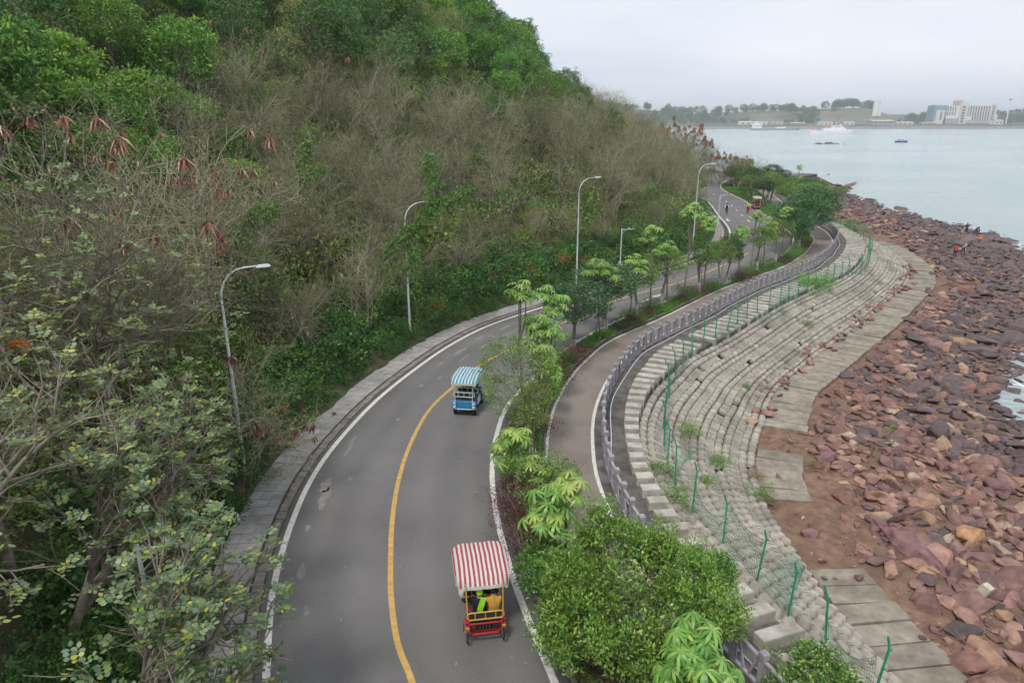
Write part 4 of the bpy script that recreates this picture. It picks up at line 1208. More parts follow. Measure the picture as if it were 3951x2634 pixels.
x_, y_ = snap(2.1, 25.6); spawn(airy2, 'airy_tree', 'sparse airy tree leaning over the brown path', 'tree', (x_, y_, .07), 2.0, (.85, .85, 1.0), tilt=(0, .1))
def lobed_fig(seed, lobes, leafm, base_h=.9):
    rs_ = np.random.RandomState(seed); w = Wood(); lime = Wood(); VF = []; sh = []
    lime.tube([(0, 0, -.2), (.05, 0, base_h)], [.15, .12], 8)
    for (x, y, z, r) in lobes:
        c = np.array([x, y, z]); u = unitv(rs_.normal(size=(46, 3))); u = u[u[:, 2] > -.55][:34]
        P = c + u * r * rs_.uniform(.5, 1.05, (len(u), 1)) * np.array([1, 1, .82])
        w.tube([(.05, 0, base_h - .05), c * .5 + np.array([0, 0, .15]), c], [.085, .055, .03], 6)
        for p in P[:14]: w.tube([c - np.array([0, 0, r * .3]), (c + p) / 2 + rs_.normal(size=3) * .08, p], [.025, .014, .006], 4)
        VF.append(clumps(rs_, P, .3 * rs_.uniform(.6, 1.3, len(P)), 72, .12, .052, up=.55))
        q = c + unitv(rs_.normal(size=(26, 3)) * np.array([1, 1, .5]) + np.array([0, 0, .8])) * r * rs_.uniform(.95, 1.3, (26, 1))
        sh.append(clumps(rs_, q, .16, 26, .12, .045, up=1.2, squash=1.6))
    return [('trunk', np_mesh('trunk', *lime.get(), M_lime)), ('branches', np_mesh('branches', *w.get(), M_trunk)), ('crown', np_mesh('crown', *merge(VF), leafm)), ('young_shoots', np_mesh('young_shoots', *merge(sh), L_shoot))]
L_shoot = leaf_mat('young_fig_leaf', [(0, (0.08, 0.15, 0.022)), (.6, (0.14, 0.225, 0.035)), (1, (0.22, 0.28, 0.06))], objvar=.08, rough=.35, spec=.5)
big = lobed_fig(41, [(0, 0, 2.5, 1.25), (-1.0, .4, 2.15, .95), (1.0, -.6, 2.0, 1.0), (-.35, 1.3, 3.25, .72), (-.6, -1.2, 1.9, .95), (1.55, .75, 2.2, .85), (-1.75, -.3, 1.55, .8), (.9, 1.2, 2.7, .6), (.4, -1.6, 1.6, .8), (-1.2, 1.5, 1.7, .7), (2.2, -.1, 1.5, .65)], L_ficus)
spawn(big, 'fig_tree', 'big glossy fig tree in the foreground beside the red surrey', 'tree', (2.95, 14.0, .07), .15, (1.0, 1.0, 1.0))
side_fig = median_tree(42, 2.2, 1.1, 1.0, L_ficus, 70, 80, .115, .055, .36, stems=2, tr=.06)
spawn(side_fig, 'fig_bush', 'low fig bush filling the median left of the foreground fig tree', 'bush', (1.35, 16.4, .02), .9, (1.0, 1.15, .9))
spawn(side_fig, 'fig_bush', 'fig bush growing out over the sea wall below the foreground balustrade', 'bush', (7.2, 12.9, -.45), 2.1, (1.0, 1.0, .8))
spawn(side_fig, 'fig_bush', 'fig bush sprouting from the sea wall behind the foreground fig crown', 'bush', (5.9, 17.2, -.4), 3.1, (.75, .75, .75))

# clipped round shrubs, purple shrubs, ground cover
shr = [('foliage', bush_mesh('foliage', 360, L_mid, r=.8, h=1.0, n=44, per=60, ll=.07, lw=.04))]
for (x, y, s, lab) in [(13.4, 52.9, .95, 'round clipped shrub beside the arrow marking in the median'), (10.3, 49.0, .85, 'loose round shrub left of the clipped one in the median'), (7.7, 46.4, .8, 'round shrub behind the second fig tree'), (16.4, 55.2, .8, 'low shrub between thin props in the median'),
                       (20.4, 60.4, .95, 'round clipped shrub below the airy tree in the median'), (23.6, 63.2, 1.0, 'round clipped shrub beside a bare slender stem'), (27.4, 67.6, .9, 'grey-green round shrub near the path bend'), (29.2, 69.9, .95, 'round shrub at the path bend beside white trunks'), (3.2, 37.6, .7, 'small round shrub at the near kerb before the dark fig tree')]:
    x, y = snap(x, y, .4); spawn(shr, 'round_shrub', lab, 'shrub', (x, y, .02), rs.uniform(0, 6), s * 1.25, 'round shrubs in the median')
pur = [('foliage', bush_mesh('foliage', 361, L_purple, r=.75, h=.8, n=40, per=60, ll=.06, lw=.032, twigs=6))]
PURP = [(.1, 23.2), (.0, 22.2), (.05, 21.2), (.2, 20.2), (.4, 19.2), (2.2, 14.6), (2.6, 13.4), (13.6, 51.0), (14.6, 52.2), (15.6, 53.6), (8.6, 45.4), (9.6, 46.8), (7.3, 43.9), (20.1, 58.6), (21.2, 59.9), (22.3, 61.0), (26.5, 65.6), (27.6, 66.9), (32.6, 74.0), (33.4, 75.5), (3.8, 37.4), (4.4, 38.6), (2.9, 34.8), (2.1, 32.6), (1.9, 28.2), (38.5, 98), (40.2, 112), (41.2, 121)]
for i, (x, y) in enumerate(PURP):
    x, y = snap(x, y, .45)
    lab = 'purple-leaved shrub at the road kerb above the red surrey' if y < 24 and y > 18 else ('purple-leaved shrub at the bottom edge beneath the foreground fig tree' if y < 18 else ('purple-leaved shrub in the median left of the cycle path' if y < 50 else 'purple-leaved shrub in the far part of the median'))
    spawn(pur, 'purple_shrub', lab, 'shrub', (x, y, 0.0), rs.uniform(0, 6), rs.uniform(.85, 1.25), lab.replace('shrub', 'shrubs'))
c_gr = bpy.data.collections.new('groundcover_pieces')
for i in range(3): lib_obj(c_gr, 'g%02d' % i, bush_mesh('g%02d' % i, 370 + i, L_grass, r=.32, h=.24, n=10, per=22, ll=.085, lw=.04))
gp = []
for i in range(len(MC)):
    if MC[i, 1] > 150: break
    step = np.linalg.norm(MC[min(i + 1, len(MC) - 1)] - MC[i])
    for q in range(int(max(MH[i] * 2 * step / .09, 1))):
        lat = rs.uniform(-1, 1) * max(MH[i] - .22, .1); t = rs.rand()
        gp.append(np.append(MC[i] + MT[i] * step * t + MN[i] * lat, .05))
gp = np.array(gp)
gn_scatter('ground_cover', c_gr, gp, rs.uniform(.6, 1.25, len(gp)), rs.uniform(0, 6.28, len(gp)), rs.randint(0, 3, len(gp)), 'bright green ground cover in the median bed between the shrubs', 'ground cover')

# ------------------------------------------------------------------ foreground left: grey-green pinnate trees
def pinnate(rs_, c, d, L, pairs, ll, lw):
    d = d / np.linalg.norm(d); s = np.cross(d, [0, 0, 1.0]); s /= max(np.linalg.norm(s), 1e-3); n = np.cross(s, d)
    V = []
    for k in range(pairs * 2 + 1):
        t = .25 + .75 * (k // 2) / pairs; sg = 1 if k % 2 else -1
        p = c + d * L * t - np.array([0, 0, 1.0]) * L * .25 * t * t
        dd = d if k == pairs * 2 else d * .35 + s * sg
        dd = dd / np.linalg.norm(dd) + n * rs_.normal() * .15 - np.array([0, 0, .18])
        ss = np.cross(n, dd); ss /= np.linalg.norm(ss)
        l = ll * rs_.uniform(.8, 1.2)
        V += [p, p + dd * l * .35 + ss * lw * .5, p + dd * l * .75 + ss * lw * .42, p + dd * l, p + dd * l * .75 - ss * lw * .42, p + dd * l * .35 - ss * lw * .5]
    return np.array(V)
def pinnate_tree(seed, h, lean=(0, 0), ntr=1, spread=1.0):
    rs_ = np.random.RandomState(seed); w = Wood(); tips = []
    cfg = [dict(seg=5, wig=.1, up=.03, n=6, start=.35, ang=(28, 58), len=(.45, .7), rr=.55, sides=7, tip=.45),
           dict(seg=4, wig=.16, up=.06, n=5, start=.3, ang=(25, 60), len=(.4, .65), rr=.5, sides=5, tip=.4),
           dict(seg=3, wig=.2, up=.08, n=4, start=.35, ang=(20, 55), len=(.45, .7), rr=.55, sides=4, tip=.5),
           dict(seg=2, wig=.2, up=.1, sides=3, tip=.6)]
    for k in range(ntr):
        d0 = np.array([lean[0] + rs_.normal() * .22 * (ntr > 1), lean[1] + rs_.normal() * .22 * (ntr > 1), 1.0])
        grow(rs_, (rs_.normal() * .1, rs_.normal() * .1, -.3), d0, h * .72, .125, 0, cfg, w, tips)
    VV = []
    for (p, d) in tips:
        if rs_.rand() < .32: continue
        m = rs_.randint(3, 6)
        for k in range(m):
            az = rs_.uniform(0, 6.28); dd = np.array([math.cos(az), math.sin(az), rs_.uniform(-.1, .55)]) + d * .5
            VV.append(pinnate(rs_, p + rs_.normal(size=3) * .03, dd, rs_.uniform(.24, .4), rs_.randint(3, 5), .115, .07))
    V = np.concatenate(VV); F = np.arange(len(V)).reshape(-1, 6)
    return [('trunk', np_mesh('trunk', *w.get(), M_bark)), ('foliage', np_mesh('foliage', V, F, L_grey))]
PIN = [pinnate_tree(51, 7.4, (.05, 0), 2), pinnate_tree(52, 6.0, (.25, -.05), 2), pinnate_tree(53, 4.6, (.45, .05), 2)]
pins = []
for (x, y, t, rz, s, lab) in [(-12.3, 14.2, 0, 0, 1.05, 'tall grey-green pinnate-leaved tree at the left edge bearing a red flower'),
                              (-14.6, 20.2, 0, 2.2, .98, 'grey-green pinnate-leaved tree with forked pale trunk left of the lamp post'),
                              (-11.2, 10.8, 1, .2, 1.0, 'leaning grey-green tree in the bottom left corner'),
                              (-10.4, 13.0, 2, -.1, 1.05, 'grey-green tree whose branches reach out over the sidewalk'),
                              (-10.9, 17.6, 2, .4, .95, 'smaller grey-green tree at the foot of the nearest lamp post'),
                              (-7.9, 9.7, 2, -.1, 1.05, 'grey-green tree spreading over the road at the bottom edge'),
                              (-12.6, 17.6, 1, 1.0, .85, 'grey-green tree between the forked tree and the nearest lamp post'),
                              (-13.2, 11.6, 1, 2.6, .95, 'grey-green tree at the lower left edge behind the corner tree')]:
    zz = float(ground_z([(x, y)])[0][0])
    pins.append(spawn(PIN[t], 'pinnate_tree', lab, 'tree', (x, y, zz), rz, s, 'pinnate-leaved trees at the lower left'))
fl = MB()
rs_ = np.random.RandomState(5)
Cf = rs_.normal(size=(60, 3)) * np.array([.12, .12, .06])
Vf, Ff = leaves(rs_, Cf, Cf + np.array([0, 0, .1]), .12, .1)
fo = obj('flower', np_mesh('flower', Vf, Ff, L_orange), pins[0]); fo.scale = (.6, .6, .6); fo.location = Vector((-10.15 + 12.3, 13.3 - 14.2, 9.1 - pins[0].location.z)) / 1.05

# ------------------------------------------------------------------ pod trees: bare trees hung with red-brown pods
def pod_mesh(seed, m_, n=16, L=.27):
    rs_ = np.random.RandomState(seed)
    az = rs_.uniform(0, 6.28, n); el = rs_.uniform(.15, 1.0, n)
    D = np.column_stack([np.cos(az) * el, np.sin(az) * el, -np.ones(n) * .8])
    C = rs_.normal(size=(n, 3)) * .03
    return np_mesh('pod_cluster', *leaves(rs_, C, D, L, .045, droop=.35), m_)
PODS = [pod_mesh(61, L_pod, 26), pod_mesh(62, L_pod, 18, .22), pod_mesh(63, L_pod, 36, .3)]
GPOD = pod_mesh(64, L_greenpod, 14, .3)
PODT = [bare_proto(131, tall=1.15), bare_proto(132, tall=1.15)]
def pod_tree(x, y, topz, lab, npods, seed, lean=(0, 0), grp='pod-bearing bare trees', me=None, ps=1.0):
    rs_ = np.random.RandomState(seed); parts, tips = PODT[seed % 2]
    zz = float(ground_z([(x, y)])[0][0]); hh = np.percentile(tips[:, 2], 99); s = (topz - zz) / hh
    e = spawn(parts, 'pod_tree', lab, 'tree', (x, y, zz), rs_.uniform(0, 6.28), (min(s, 1.25), min(s, 1.25), s), grp, tilt=lean)
    o_ = np.argsort(-(tips[:, 2] + rs_.normal(size=len(tips)) * .35))[:npods * 6]
    o_ = o_[rs_.permutation(len(o_))[:npods]]
    for i in o_:
        c = obj('pod_cluster', me or PODS[rs_.randint(3)], e, loc=tips[i], rot=(0, 0, rs_.uniform(0, 6.28)))
        k = rs_.uniform(.9, 1.5) * ps; c.scale = (k, k, k * min(1.0, 1.0 / max(s, .8)) * 1.0)
    return e
pod_tree(-15.2, 23.2, 14.2, 'tall bare tree with big red-brown pod bunches at the upper left', 15, 1, ps=1.2)
pod_tree(-15.6, 31.0, 13.2, 'bare tree with red-brown pod bunches before the bright green shrubs', 13, 2, ps=1.2)
pod_tree(-13.9, 33.2, 11.6, 'bare tree with a few red-brown pod bunches left of the vine-clad post', 9, 3, ps=1.25)
pod_tree(-14.0, 24.5, 10.8, 'bare tree with red-brown pods behind the grey-green trees', 9, 4, ps=1.3)
pod_tree(-17.4, 20.8, 12.2, 'bare tree with red-brown pods at the left edge', 5, 5)
pod_tree(-20.0, 54.0, 19.6, 'bare pod tree standing before the dark wood high on the slope', 6, 6, ps=1.3)
pod_tree(-15.0, 58.0, 18.8, 'bare pod tree beside another before the dark wood on the slope', 6, 7, ps=1.3)
pod_tree(-10.6, 25.2, 5.9, 'low bare tree with pink-brown pods leaning over the sidewalk', 16, 8, lean=(0, .62))
pod_tree(-8.6, 38.5, 7.6, 'bare tree with pods over the bank left of the vine-clad lamp', 6, 9)
pod_tree(-10.6, 33.5, 6.2, 'bare tree with pale green pods above the sidewalk bank', 8, 10, me=GPOD)
pod_tree(-3.0, 58.0, 9.8, 'bare tree with red-brown pods above the bank in the middle distance', 6, 11, ps=1.4)
for q, (x, y) in enumerate([(41.0, 162), (45.2, 172), (37.0, 154), (50.0, 180)]):
    pod_tree(x - 1.5, y, [12.4, 10.6, 13.2, 9.0][q], 'far bare tree with dark pods outlined against the sea', 16, 12 + q, grp='far pod trees against the sea', ps=2.2)

# ------------------------------------------------------------------ vine-clad trunks and flowering bushes
L_vine = leaf_mat('creeper_leaf', [(0, (0.035, 0.09, 0.02)), (.6, (0.065, 0.15, 0.03)), (1, (0.12, 0.21, 0.045))], objvar=.1)
def vine(name, lab, skeletons, seed, rad=.42, base=None):
    rs_ = np.random.RandomState(seed); C = []; w = Wood()
    for sk in skeletons:
        sk = np.array(sk); A = resample(sk, .22)
        w.tube(A, np.full(len(A), .05), 5)
        C.append(np.repeat(A, 3, 0) + rs_.normal(size=(len(A) * 3, 3)) * rad * .35)
    C = np.concatenate(C); o_ = Vector(base)
    V, F = clumps(rs_, C, rad * .55, 34, .14, .085, up=-.1, droop=.5)
    e = empty(name, base); tag(e, lab, 'vine')
    obj('stem', np_mesh('stem', *w.get(), M_bark), e, loc=-o_); obj('foliage', np_mesh('foliage', V, F, L_vine), e, loc=-o_)
    return e
vine('vine_clad_tree', 'dark green creeper forking like a bird over the second lamp post', [[(-8.4, 40.4, 1.6), (-8.25, 40.35, 5.0), (-6.42, 40.9, 6.9), (-4.6, 41.4, 8.5), (-4.86, 42.0, 10.4), (-4.99, 42.4, 11.4)], [(-4.6, 41.4, 8.5), (-3.55, 41.6, 9.0), (-2.5, 41.8, 9.5)], [(-6.42, 40.9, 6.9), (-5.9, 40.8, 6.2), (-6.16, 40.1, 4.7)]], 71, .62, (-8.4, 40.4, 1.6))
vine('vine_clad_tree', 'narrow green creeper column high in the middle thicket', [[(-13.4, 43.6, 6.6), (-13.1, 43.3, 9.7), (-12.85, 43.9, 11.5), (-12.5, 44.4, 13.0)], [(-13.1, 43.5, 10.1), (-11.8, 43.6, 10.6)]], 72, .55, (-13.4, 43.6, 6.6))
vine('vine_clad_tree', 'spreading green creeper above the nearest lamp post', [[(-13.8, 31.8, 3.6), (-14.4, 32.0, 7.1), (-13.1, 32.4, 8.3), (-12.3, 32.6, 9.1), (-11.3, 32.8, 9.7)], [(-13.8, 31.8, 3.6), (-12.7, 32.0, 7.0), (-12.0, 32.1, 7.6)]], 73, .7, (-13.8, 31.8, 3.6))
for q, (x, y, s_) in enumerate([(-24.9, 37.0, .85), (-23.6, 40.0, .8), (-23.2, 43.7, .9), (-26.6, 41.5, .9), (-21.6, 46.9, .8), (-18.8, 48.0, .62), (-17.2, 42.9, .6), (-22.0, 36.0, .7), (-20.6, 40.4, .65)]):
    spawn(FOREST[4], 'bright_shrub', 'bright green creeper-draped shrub behind the pod trees at the upper left', 'shrub', (x, y, float(ground_z([(x, y)])[0][0])), q * 1.9, (s_ * 1.15, s_ * 1.15, s_), 'bright green shrubs at the upper left')
flb = [('foliage', bush_mesh('foliage', 381, L_mid, r=.8, h=1.0, n=22, per=30, ll=.1, lw=.06))]
_c = np.random.RandomState(9).normal(size=(70, 3)) * np.array([.35, .35, .16]) + np.array([0, 0, .95])
ME_bloom = np_mesh('blossom', *leaves(np.random.RandomState(10), _c, np.random.RandomState(11).normal(size=(70, 3)) + np.array([0, 0, .8]), .11, .09), L_red)
for (x, y, s, lab) in [(-5.1, 44.4, .9, 'red-flowering bush at the foot of the vine-clad lamp post'), (-5.9, 43.2, .7, 'small red-flowering bush left of the vine-clad lamp post foot'), (-1.5, 50.9, .8, 'red-flowering bush high on the bank above the road bend'), (-0.4, 52.2, .9, 'red-flowering bush beside another on the bank above the bend'),
                       (1.4, 54.1, .8, 'red-flowering bush on the bank left of the third lamp post'), (4.2, 56.9, 1.2, 'largest red-flowering bush at the foot of the third lamp post'), (20.0, 75.9, 1.2, 'red-flowering bush behind the far umbrella trees'), (21.0, 76.9, 1.0, 'red-flowering bush next to the far lamp post'), (6.2, 58.8, .9, 'red-flowering bush right of the third lamp post'), (-9.5, 24.0, .5, 'small red-flowering bush near the nearest lamp post')]:
    zz = float(ground_z([(x, y)])[0][0]); e = spawn(flb, 'flowering_bush', lab, 'bush', (x, y, zz + .1), rs.uniform(0, 6), s, 'red-flowering bushes on the bank'); obj('blossom', ME_bloom, e)

# weeds on the sea wall and beach
WV = [('foliage', bush_mesh('foliage', 391, L_mid, r=.6, h=.5, n=22, per=36, ll=.1, lw=.045))]
WD = [('foliage', bush_mesh('foliage', 392, L_dry, r=.5, h=.45, n=10, per=60, ll=.3, lw=.012))]
WY = [('foliage', bush_mesh('foliage', 393, L_bright, r=1.0, h=1.3, n=40, per=60, ll=.1, lw=.05))]
def slope_z(x, y):
    p = np.array([x, y]); i = int(np.argmin(((BL - p) ** 2).sum(1))); w = float(((p - BL[i]) * bn[i]).sum())
    c0 = .95 + crest_len[i]; v = min(max((w - c0) / max(toe_w[i] - c0, .1), 0), 1)
    return -.2 + (TOE_Z + .2) * v
for (x, y, s, kind, lab) in [(6.2, 25.4, .9, WV, 'green weed clump between crest blocks nearest the balustrade'), (6.3, 23.2, 1.0, WV, 'green weed clump spilling from the crest blocks of the sea wall'), (8.6, 30.4, .9, WV, 'creeping weed along the slab joint on the sea wall'), (9.6, 28.4, .8, WV, 'weed patch low on the sea wall beside dry grass'), (8.4, 26.0, .7, WV, 'small weed patch on the middle of the sea wall'),
                             (10.8, 26.2, .9, WV, 'weed patch at the foot of the sea wall'), (11.3, 28.0, 1.0, WD, 'dry grass tuft at the gap in the toe path'), (11.0, 26.0, 1.0, WD, 'dry grass tuft left of the short slab run'), (14.6, 29.5, .7, WD, 'small dry grass tuft beside the toe slabs'), (13.9, 37.8, .5, WV, 'single weed on the slotted blocks of the sea wall'), (22.4, 49.6, .8, WV, 'weed growing low on the far sea wall'),
                             (25.2, 56.6, 1.0, WY, 'yellow-green bush growing through the green fence'), (26.8, 57.6, .9, WY, 'green bush beside the yellow-green one on the fence line'), (17.2, 47.6, .7, WV, 'weed on the crest blocks in the middle distance'), (20.5, 33.5, .4, WV, 'tiny green plant among the beach rocks')]:
    a1, a2 = nearest(np.array([[x, y]]), TL)
    z0 = slope_z(x, y) if a2[0] > 0 else TOE_Z - .1
    spawn(kind, 'weed', lab, 'plant', (x, y, z0), rs.uniform(0, 6), s)
for q in range(26):                                       # scrub on the far bank beyond the last crest blocks
    t = rs.uniform(0, 1); y = 93 + 60 * t; i = int(np.argmin(abs(BL[:, 1] - y))); p = BL[i] + bn[i] * rs.uniform(.8, 6)
    spawn(WV if q % 3 else WY, 'scrub_bush', 'green scrub bush on the bank beyond the end of the crest blocks', 'bush', (p[0], p[1], slope_z(p[0], p[1])), rs.uniform(0, 6), rs.uniform(1.1, 2.0), 'scrub bushes on the far bank')
# ------------------------------------------------------------------ street furniture
M_galv = mat('white_galvanised', (0.58, 0.60, 0.62), (0.70, 0.71, 0.72), scale=3, rough=0.45, metal=0.1, c3=(0.42, 0.42, 0.42), scale3=2, amt3=.5)
M_black = mat('black_rubber', (0.018, 0.018, 0.02), (0.035, 0.035, 0.035), scale=8, rough=0.75)
M_vinyl = mat('black_vinyl', (0.02, 0.02, 0.024), (0.04, 0.04, 0.045), scale=6, rough=0.45)
M_glass = mat('lamp_glass', (0.65, 0.67, 0.66), rough=0.25)
M_gfence = mat('green_pvc_wire', (0.012, 0.20, 0.10), (0.03, 0.30, 0.165), scale=5, rough=0.5, objvar=.1)
M_hose = mat('white_hose', (0.62, 0.65, 0.66), (0.72, 0.74, 0.74), scale=4, rough=0.5)
def lamp(x, y, lab, h=9.0, rz=0.0, arm=1.35):
    zz = max(float(ground_z([(x, y)])[0][0]), 0)
    e = tag(empty('street_lamp', (x, y, zz), rz), lab, 'street lamp', 'street lamps along the bank')
    H = h - zz
    MB().lathe([(.17, 0), (.17, .03), (.085, .04), (.078, .3), (.042, H - 1.3)], 12).build('pole', M_galv, e, smooth=False)
    pts = [(0, 0, H - 1.32)] + [(arm * .72 * (1 - math.cos(t)) , 0, H - 1.3 + 1.15 * math.sin(t)) for t in [R(k) for k in (15, 32, 50, 68, 84)]] + [(arm, 0, H - .1)]
    MB().tube(pts, [.042, .04, .037, .034, .03, .028, .026], 8).build('arm', M_galv, e, smooth=True)
    hd = MB(); hd.box((arm + .22, 0, H - .09), (.5, .17, .085), Matrix.Rotation(-.08, 3, 'Y'), taper=.7).build('lamp_head', M_galv, e)
    MB().box((arm + .24, 0, H - .142), (.36, .12, .02), Matrix.Rotation(-.08, 3, 'Y')).build('lens', M_glass, e)
lamp(-10.35, 23.6, 'nearest white street lamp at the left, its lower pole bare above the ivy', 8.7, R(5))
lamp(-6.5, 41.6, 'white street lamp half covered by a forked green creeper', 8.9, R(12))
lamp(5.4, 56.0, 'white street lamp standing clear in the middle before the brown thicket', 9.2, R(14))
lamp(19.6, 73.6, 'farthest white street lamp at the left of the far road bend', 9.2, R(18))

def cctv(x, y, lab, h=4.2, rz=0.0, base=None):
    zz = float(ground_z([(x, y)])[0][0]) if base is None else base
    e = tag(empty('camera_pole', (x, y, zz), rz), lab, 'camera pole', 'surveillance camera poles')
    H = h - zz
    MB().lathe([(.12, 0), (.12, .02), (.055, .03), (.045, H)], 10).build('pole', M_galv, e)
    m = MB(); m.tube([(0, 0, H - .12), (1.15, 0, H - .05)], .032, 8); m.tube([(.05, 0, H - .45), (.4, 0, H - .12)], .015, 6); m.build('arm', M_galv, e)
    c = MB(); c.box((1.02, -.06, H + .14), (.17, .34, .13), Matrix.Rotation(R(-14), 3, 'X')); c.tube([(1.02, 0, H - .04), (1.02, 0, H + .08)], .025, 6)
    cm = c.build('camera', M_galv, e)
    MB().box((1.02, -.25, H + .19), (.13, .02, .1), Matrix.Rotation(R(-14), 3, 'X')).build('lens', M_black, cm)
    MB().box((.62, 0, H + .03), (.12, .1, .1)).build('floodlight', M_galv, e)
    MB().box((.0, -.11, 1.4 if H > 3 else .8), (.3, .16, .4)).build('control_box', M_galv, e)
cctv(-8.0, 12.5, 'white camera pole in the bottom left among grey-green branches', 4.9, R(8))
cctv(9.8, 61.0, 'white camera pole on the bank right of the third street lamp', 4.3, R(-6))
cctv(27.0, 90.0, 'white camera pole at the far left road edge behind the cyclist', 4.3, R(-10))
cctv(49.5, 112.0, 'white camera pole above the far grove against the sea', 5.1, R(-4), 0.0)

# green wire fence on the sea wall
FB = catmull([(8.95, 13.4), (8.6, 15.6), (8.0, 19.6), (6.9, 22.4), (6.62, 24.6), (7.04, 28.7), (8.01, 32.7), (9.86, 37.2), (11.43, 39.9), (15.25, 44.8), (17.3, 47.4), (20.7, 51.0), (23.7, 54.3), (29.8, 60.6), (34.5, 65.8), (38.6, 73.0), (41.6, 81.0), (43.6, 89.5), (44.6, 99)], 1.9)
fence = tag(empty('wire_fence', (8, 30, -1)), 'battered green wire fence with bent posts running along the sea wall', 'fence'); fo_ = Vector((8, 30, -1))
fp = MB(); fp.tube([(0, 0, -.3), (0, 0, 1.75)], .032, 7); fp.tube([(0, 0, 1.72), (.0, .14, 2.12)], .03, 7); 
for z in (.5, 1.1, 1.7): fp.box((0, -.05, z), (.03, .06, .05))
ME_fp = fp.mesh('post', M_gfence)
def wire_panel(seed, L=2.3, H=1.65, sag=.12, fall=0.0):
    rs_ = np.random.RandomState(seed); m = MB()
    def P(u, v):
        x = (u - .5) * L; z = v * H * (1 - sag * math.sin(math.pi * u) * v) * (1 - .0 * fall)
        y = .06 * math.sin(3.3 * u + seed) * v
        if fall:
            a = fall * (.25 + .75 * math.sin(math.pi * min(u * .5 + .15 * (seed % 3), 1)))
            y, z = -z * math.sin(a), z * math.cos(a)
        return Vector((x, y, z))
    nu, nv = 23, 11
    for i in range(nu + 1):
        for j in range(nv):
            a, b_ = P(i / nu, j / nv), P(i / nu, (j + 1) / nv); w = Vector((.0075, 0, 0))
            m.add([a - w, a + w, b_ + w, b_ - w], [(0, 1, 2, 3)])
    for j in range(nv + 1):
        for i in range(nu):
            a, b_ = P(i / nu, j / nv), P((i + 1) / nu, j / nv); w = Vector((0, 0, .006 if j not in (0, nv) else .009))
            m.add([a - w, a + w, b_ + w, b_ - w], [(0, 1, 2, 3)])
    return m.mesh('wire_mesh', M_gfence)
PAN = [wire_panel(1), wire_panel(2, sag=.3), wire_panel(3, fall=.9), wire_panel(4, fall=1.5), wire_panel(5, sag=.45, H=1.3)]
FT = tangents(FB)
for i in range(len(FB)):
    x, y = FB[i]; z = slope_z(x, y); ang = math.atan2(FT[i, 1], FT[i, 0])
    obj('post', ME_fp, fence, loc=Vector((x, y, z)) - fo_, rot=(rr.uniform(-.1, .1), rr.uniform(-.14, .14), ang), scl=(1, 1, rr.uniform(.9, 1.05)))
    if i + 1 < len(FB) and rr.random() < .86:
        q = FB[i + 1]; zq = slope_z(q[0], q[1]); mid_ = ((x + q[0]) / 2, (y + q[1]) / 2, (z + zq) / 2)
        k = rr.choice([0, 1, 0, 4, 2, 1, 3]) if y < 60 else rr.choice([0, 1, 1, 4])
        L2 = math.hypot(q[0] - x, q[1] - y)
        obj('wire_mesh', PAN[k], fence, loc=Vector(mid_) - fo_, rot=(0, -math.atan2(zq - z, L2), math.atan2(q[1] - y, q[0] - x)), scl=(L2 / 2.3, 1, 1))
hp = clip_y(offset(BL, .3), 12, 93)
hz = [(p[0] + .07 * math.sin(i * .45), p[1] + .05 * math.sin(i * .31), .05) for i, p in enumerate(hp)]
tag(MB().tube(hz, .022, 6).build('hose', M_hose, smooth=True), 'pale hose lying on the ledge along the foot of the balustrade', 'hose')
M_prop = M_trunk
for (x, y, a, b_, lab) in [(10.9, 49.4, .5, .15, 'leaning wooden tree prop left of the thick limewashed trunk'), (17.3, 56.2, .35, -.2, 'leaning wooden tree prop between the small trees'), (5.5, 42.2, .2, .1, 'pale wooden tree prop beside the dark fig stems'), (15.4, 54.2, -.3, .2, 'thin wooden tree prop right of the round clipped shrub')]:
    x, y = snap(x, y, .3)
    m = MB(); m.tube([(0, 0, 0), (a * .6, b_ * .6, 1.3), (a, b_, 2.5)], [.03, .027, .022], 6)
    tag(m.build('tree_prop', M_trunk, loc=(x, y, .05)), lab, 'prop', 'wooden tree props')
tag(MB().box((0, 0, .45), (.5, .4, .9), bev=.03).box((0, 0, .93), (.56, .46, .06)).build('white_cabinet', M_galv, loc=(40.6, 105.5, 0.05), rot=(0, 0, .3)), 'small white cabinet beside the far red cart', 'cabinet')

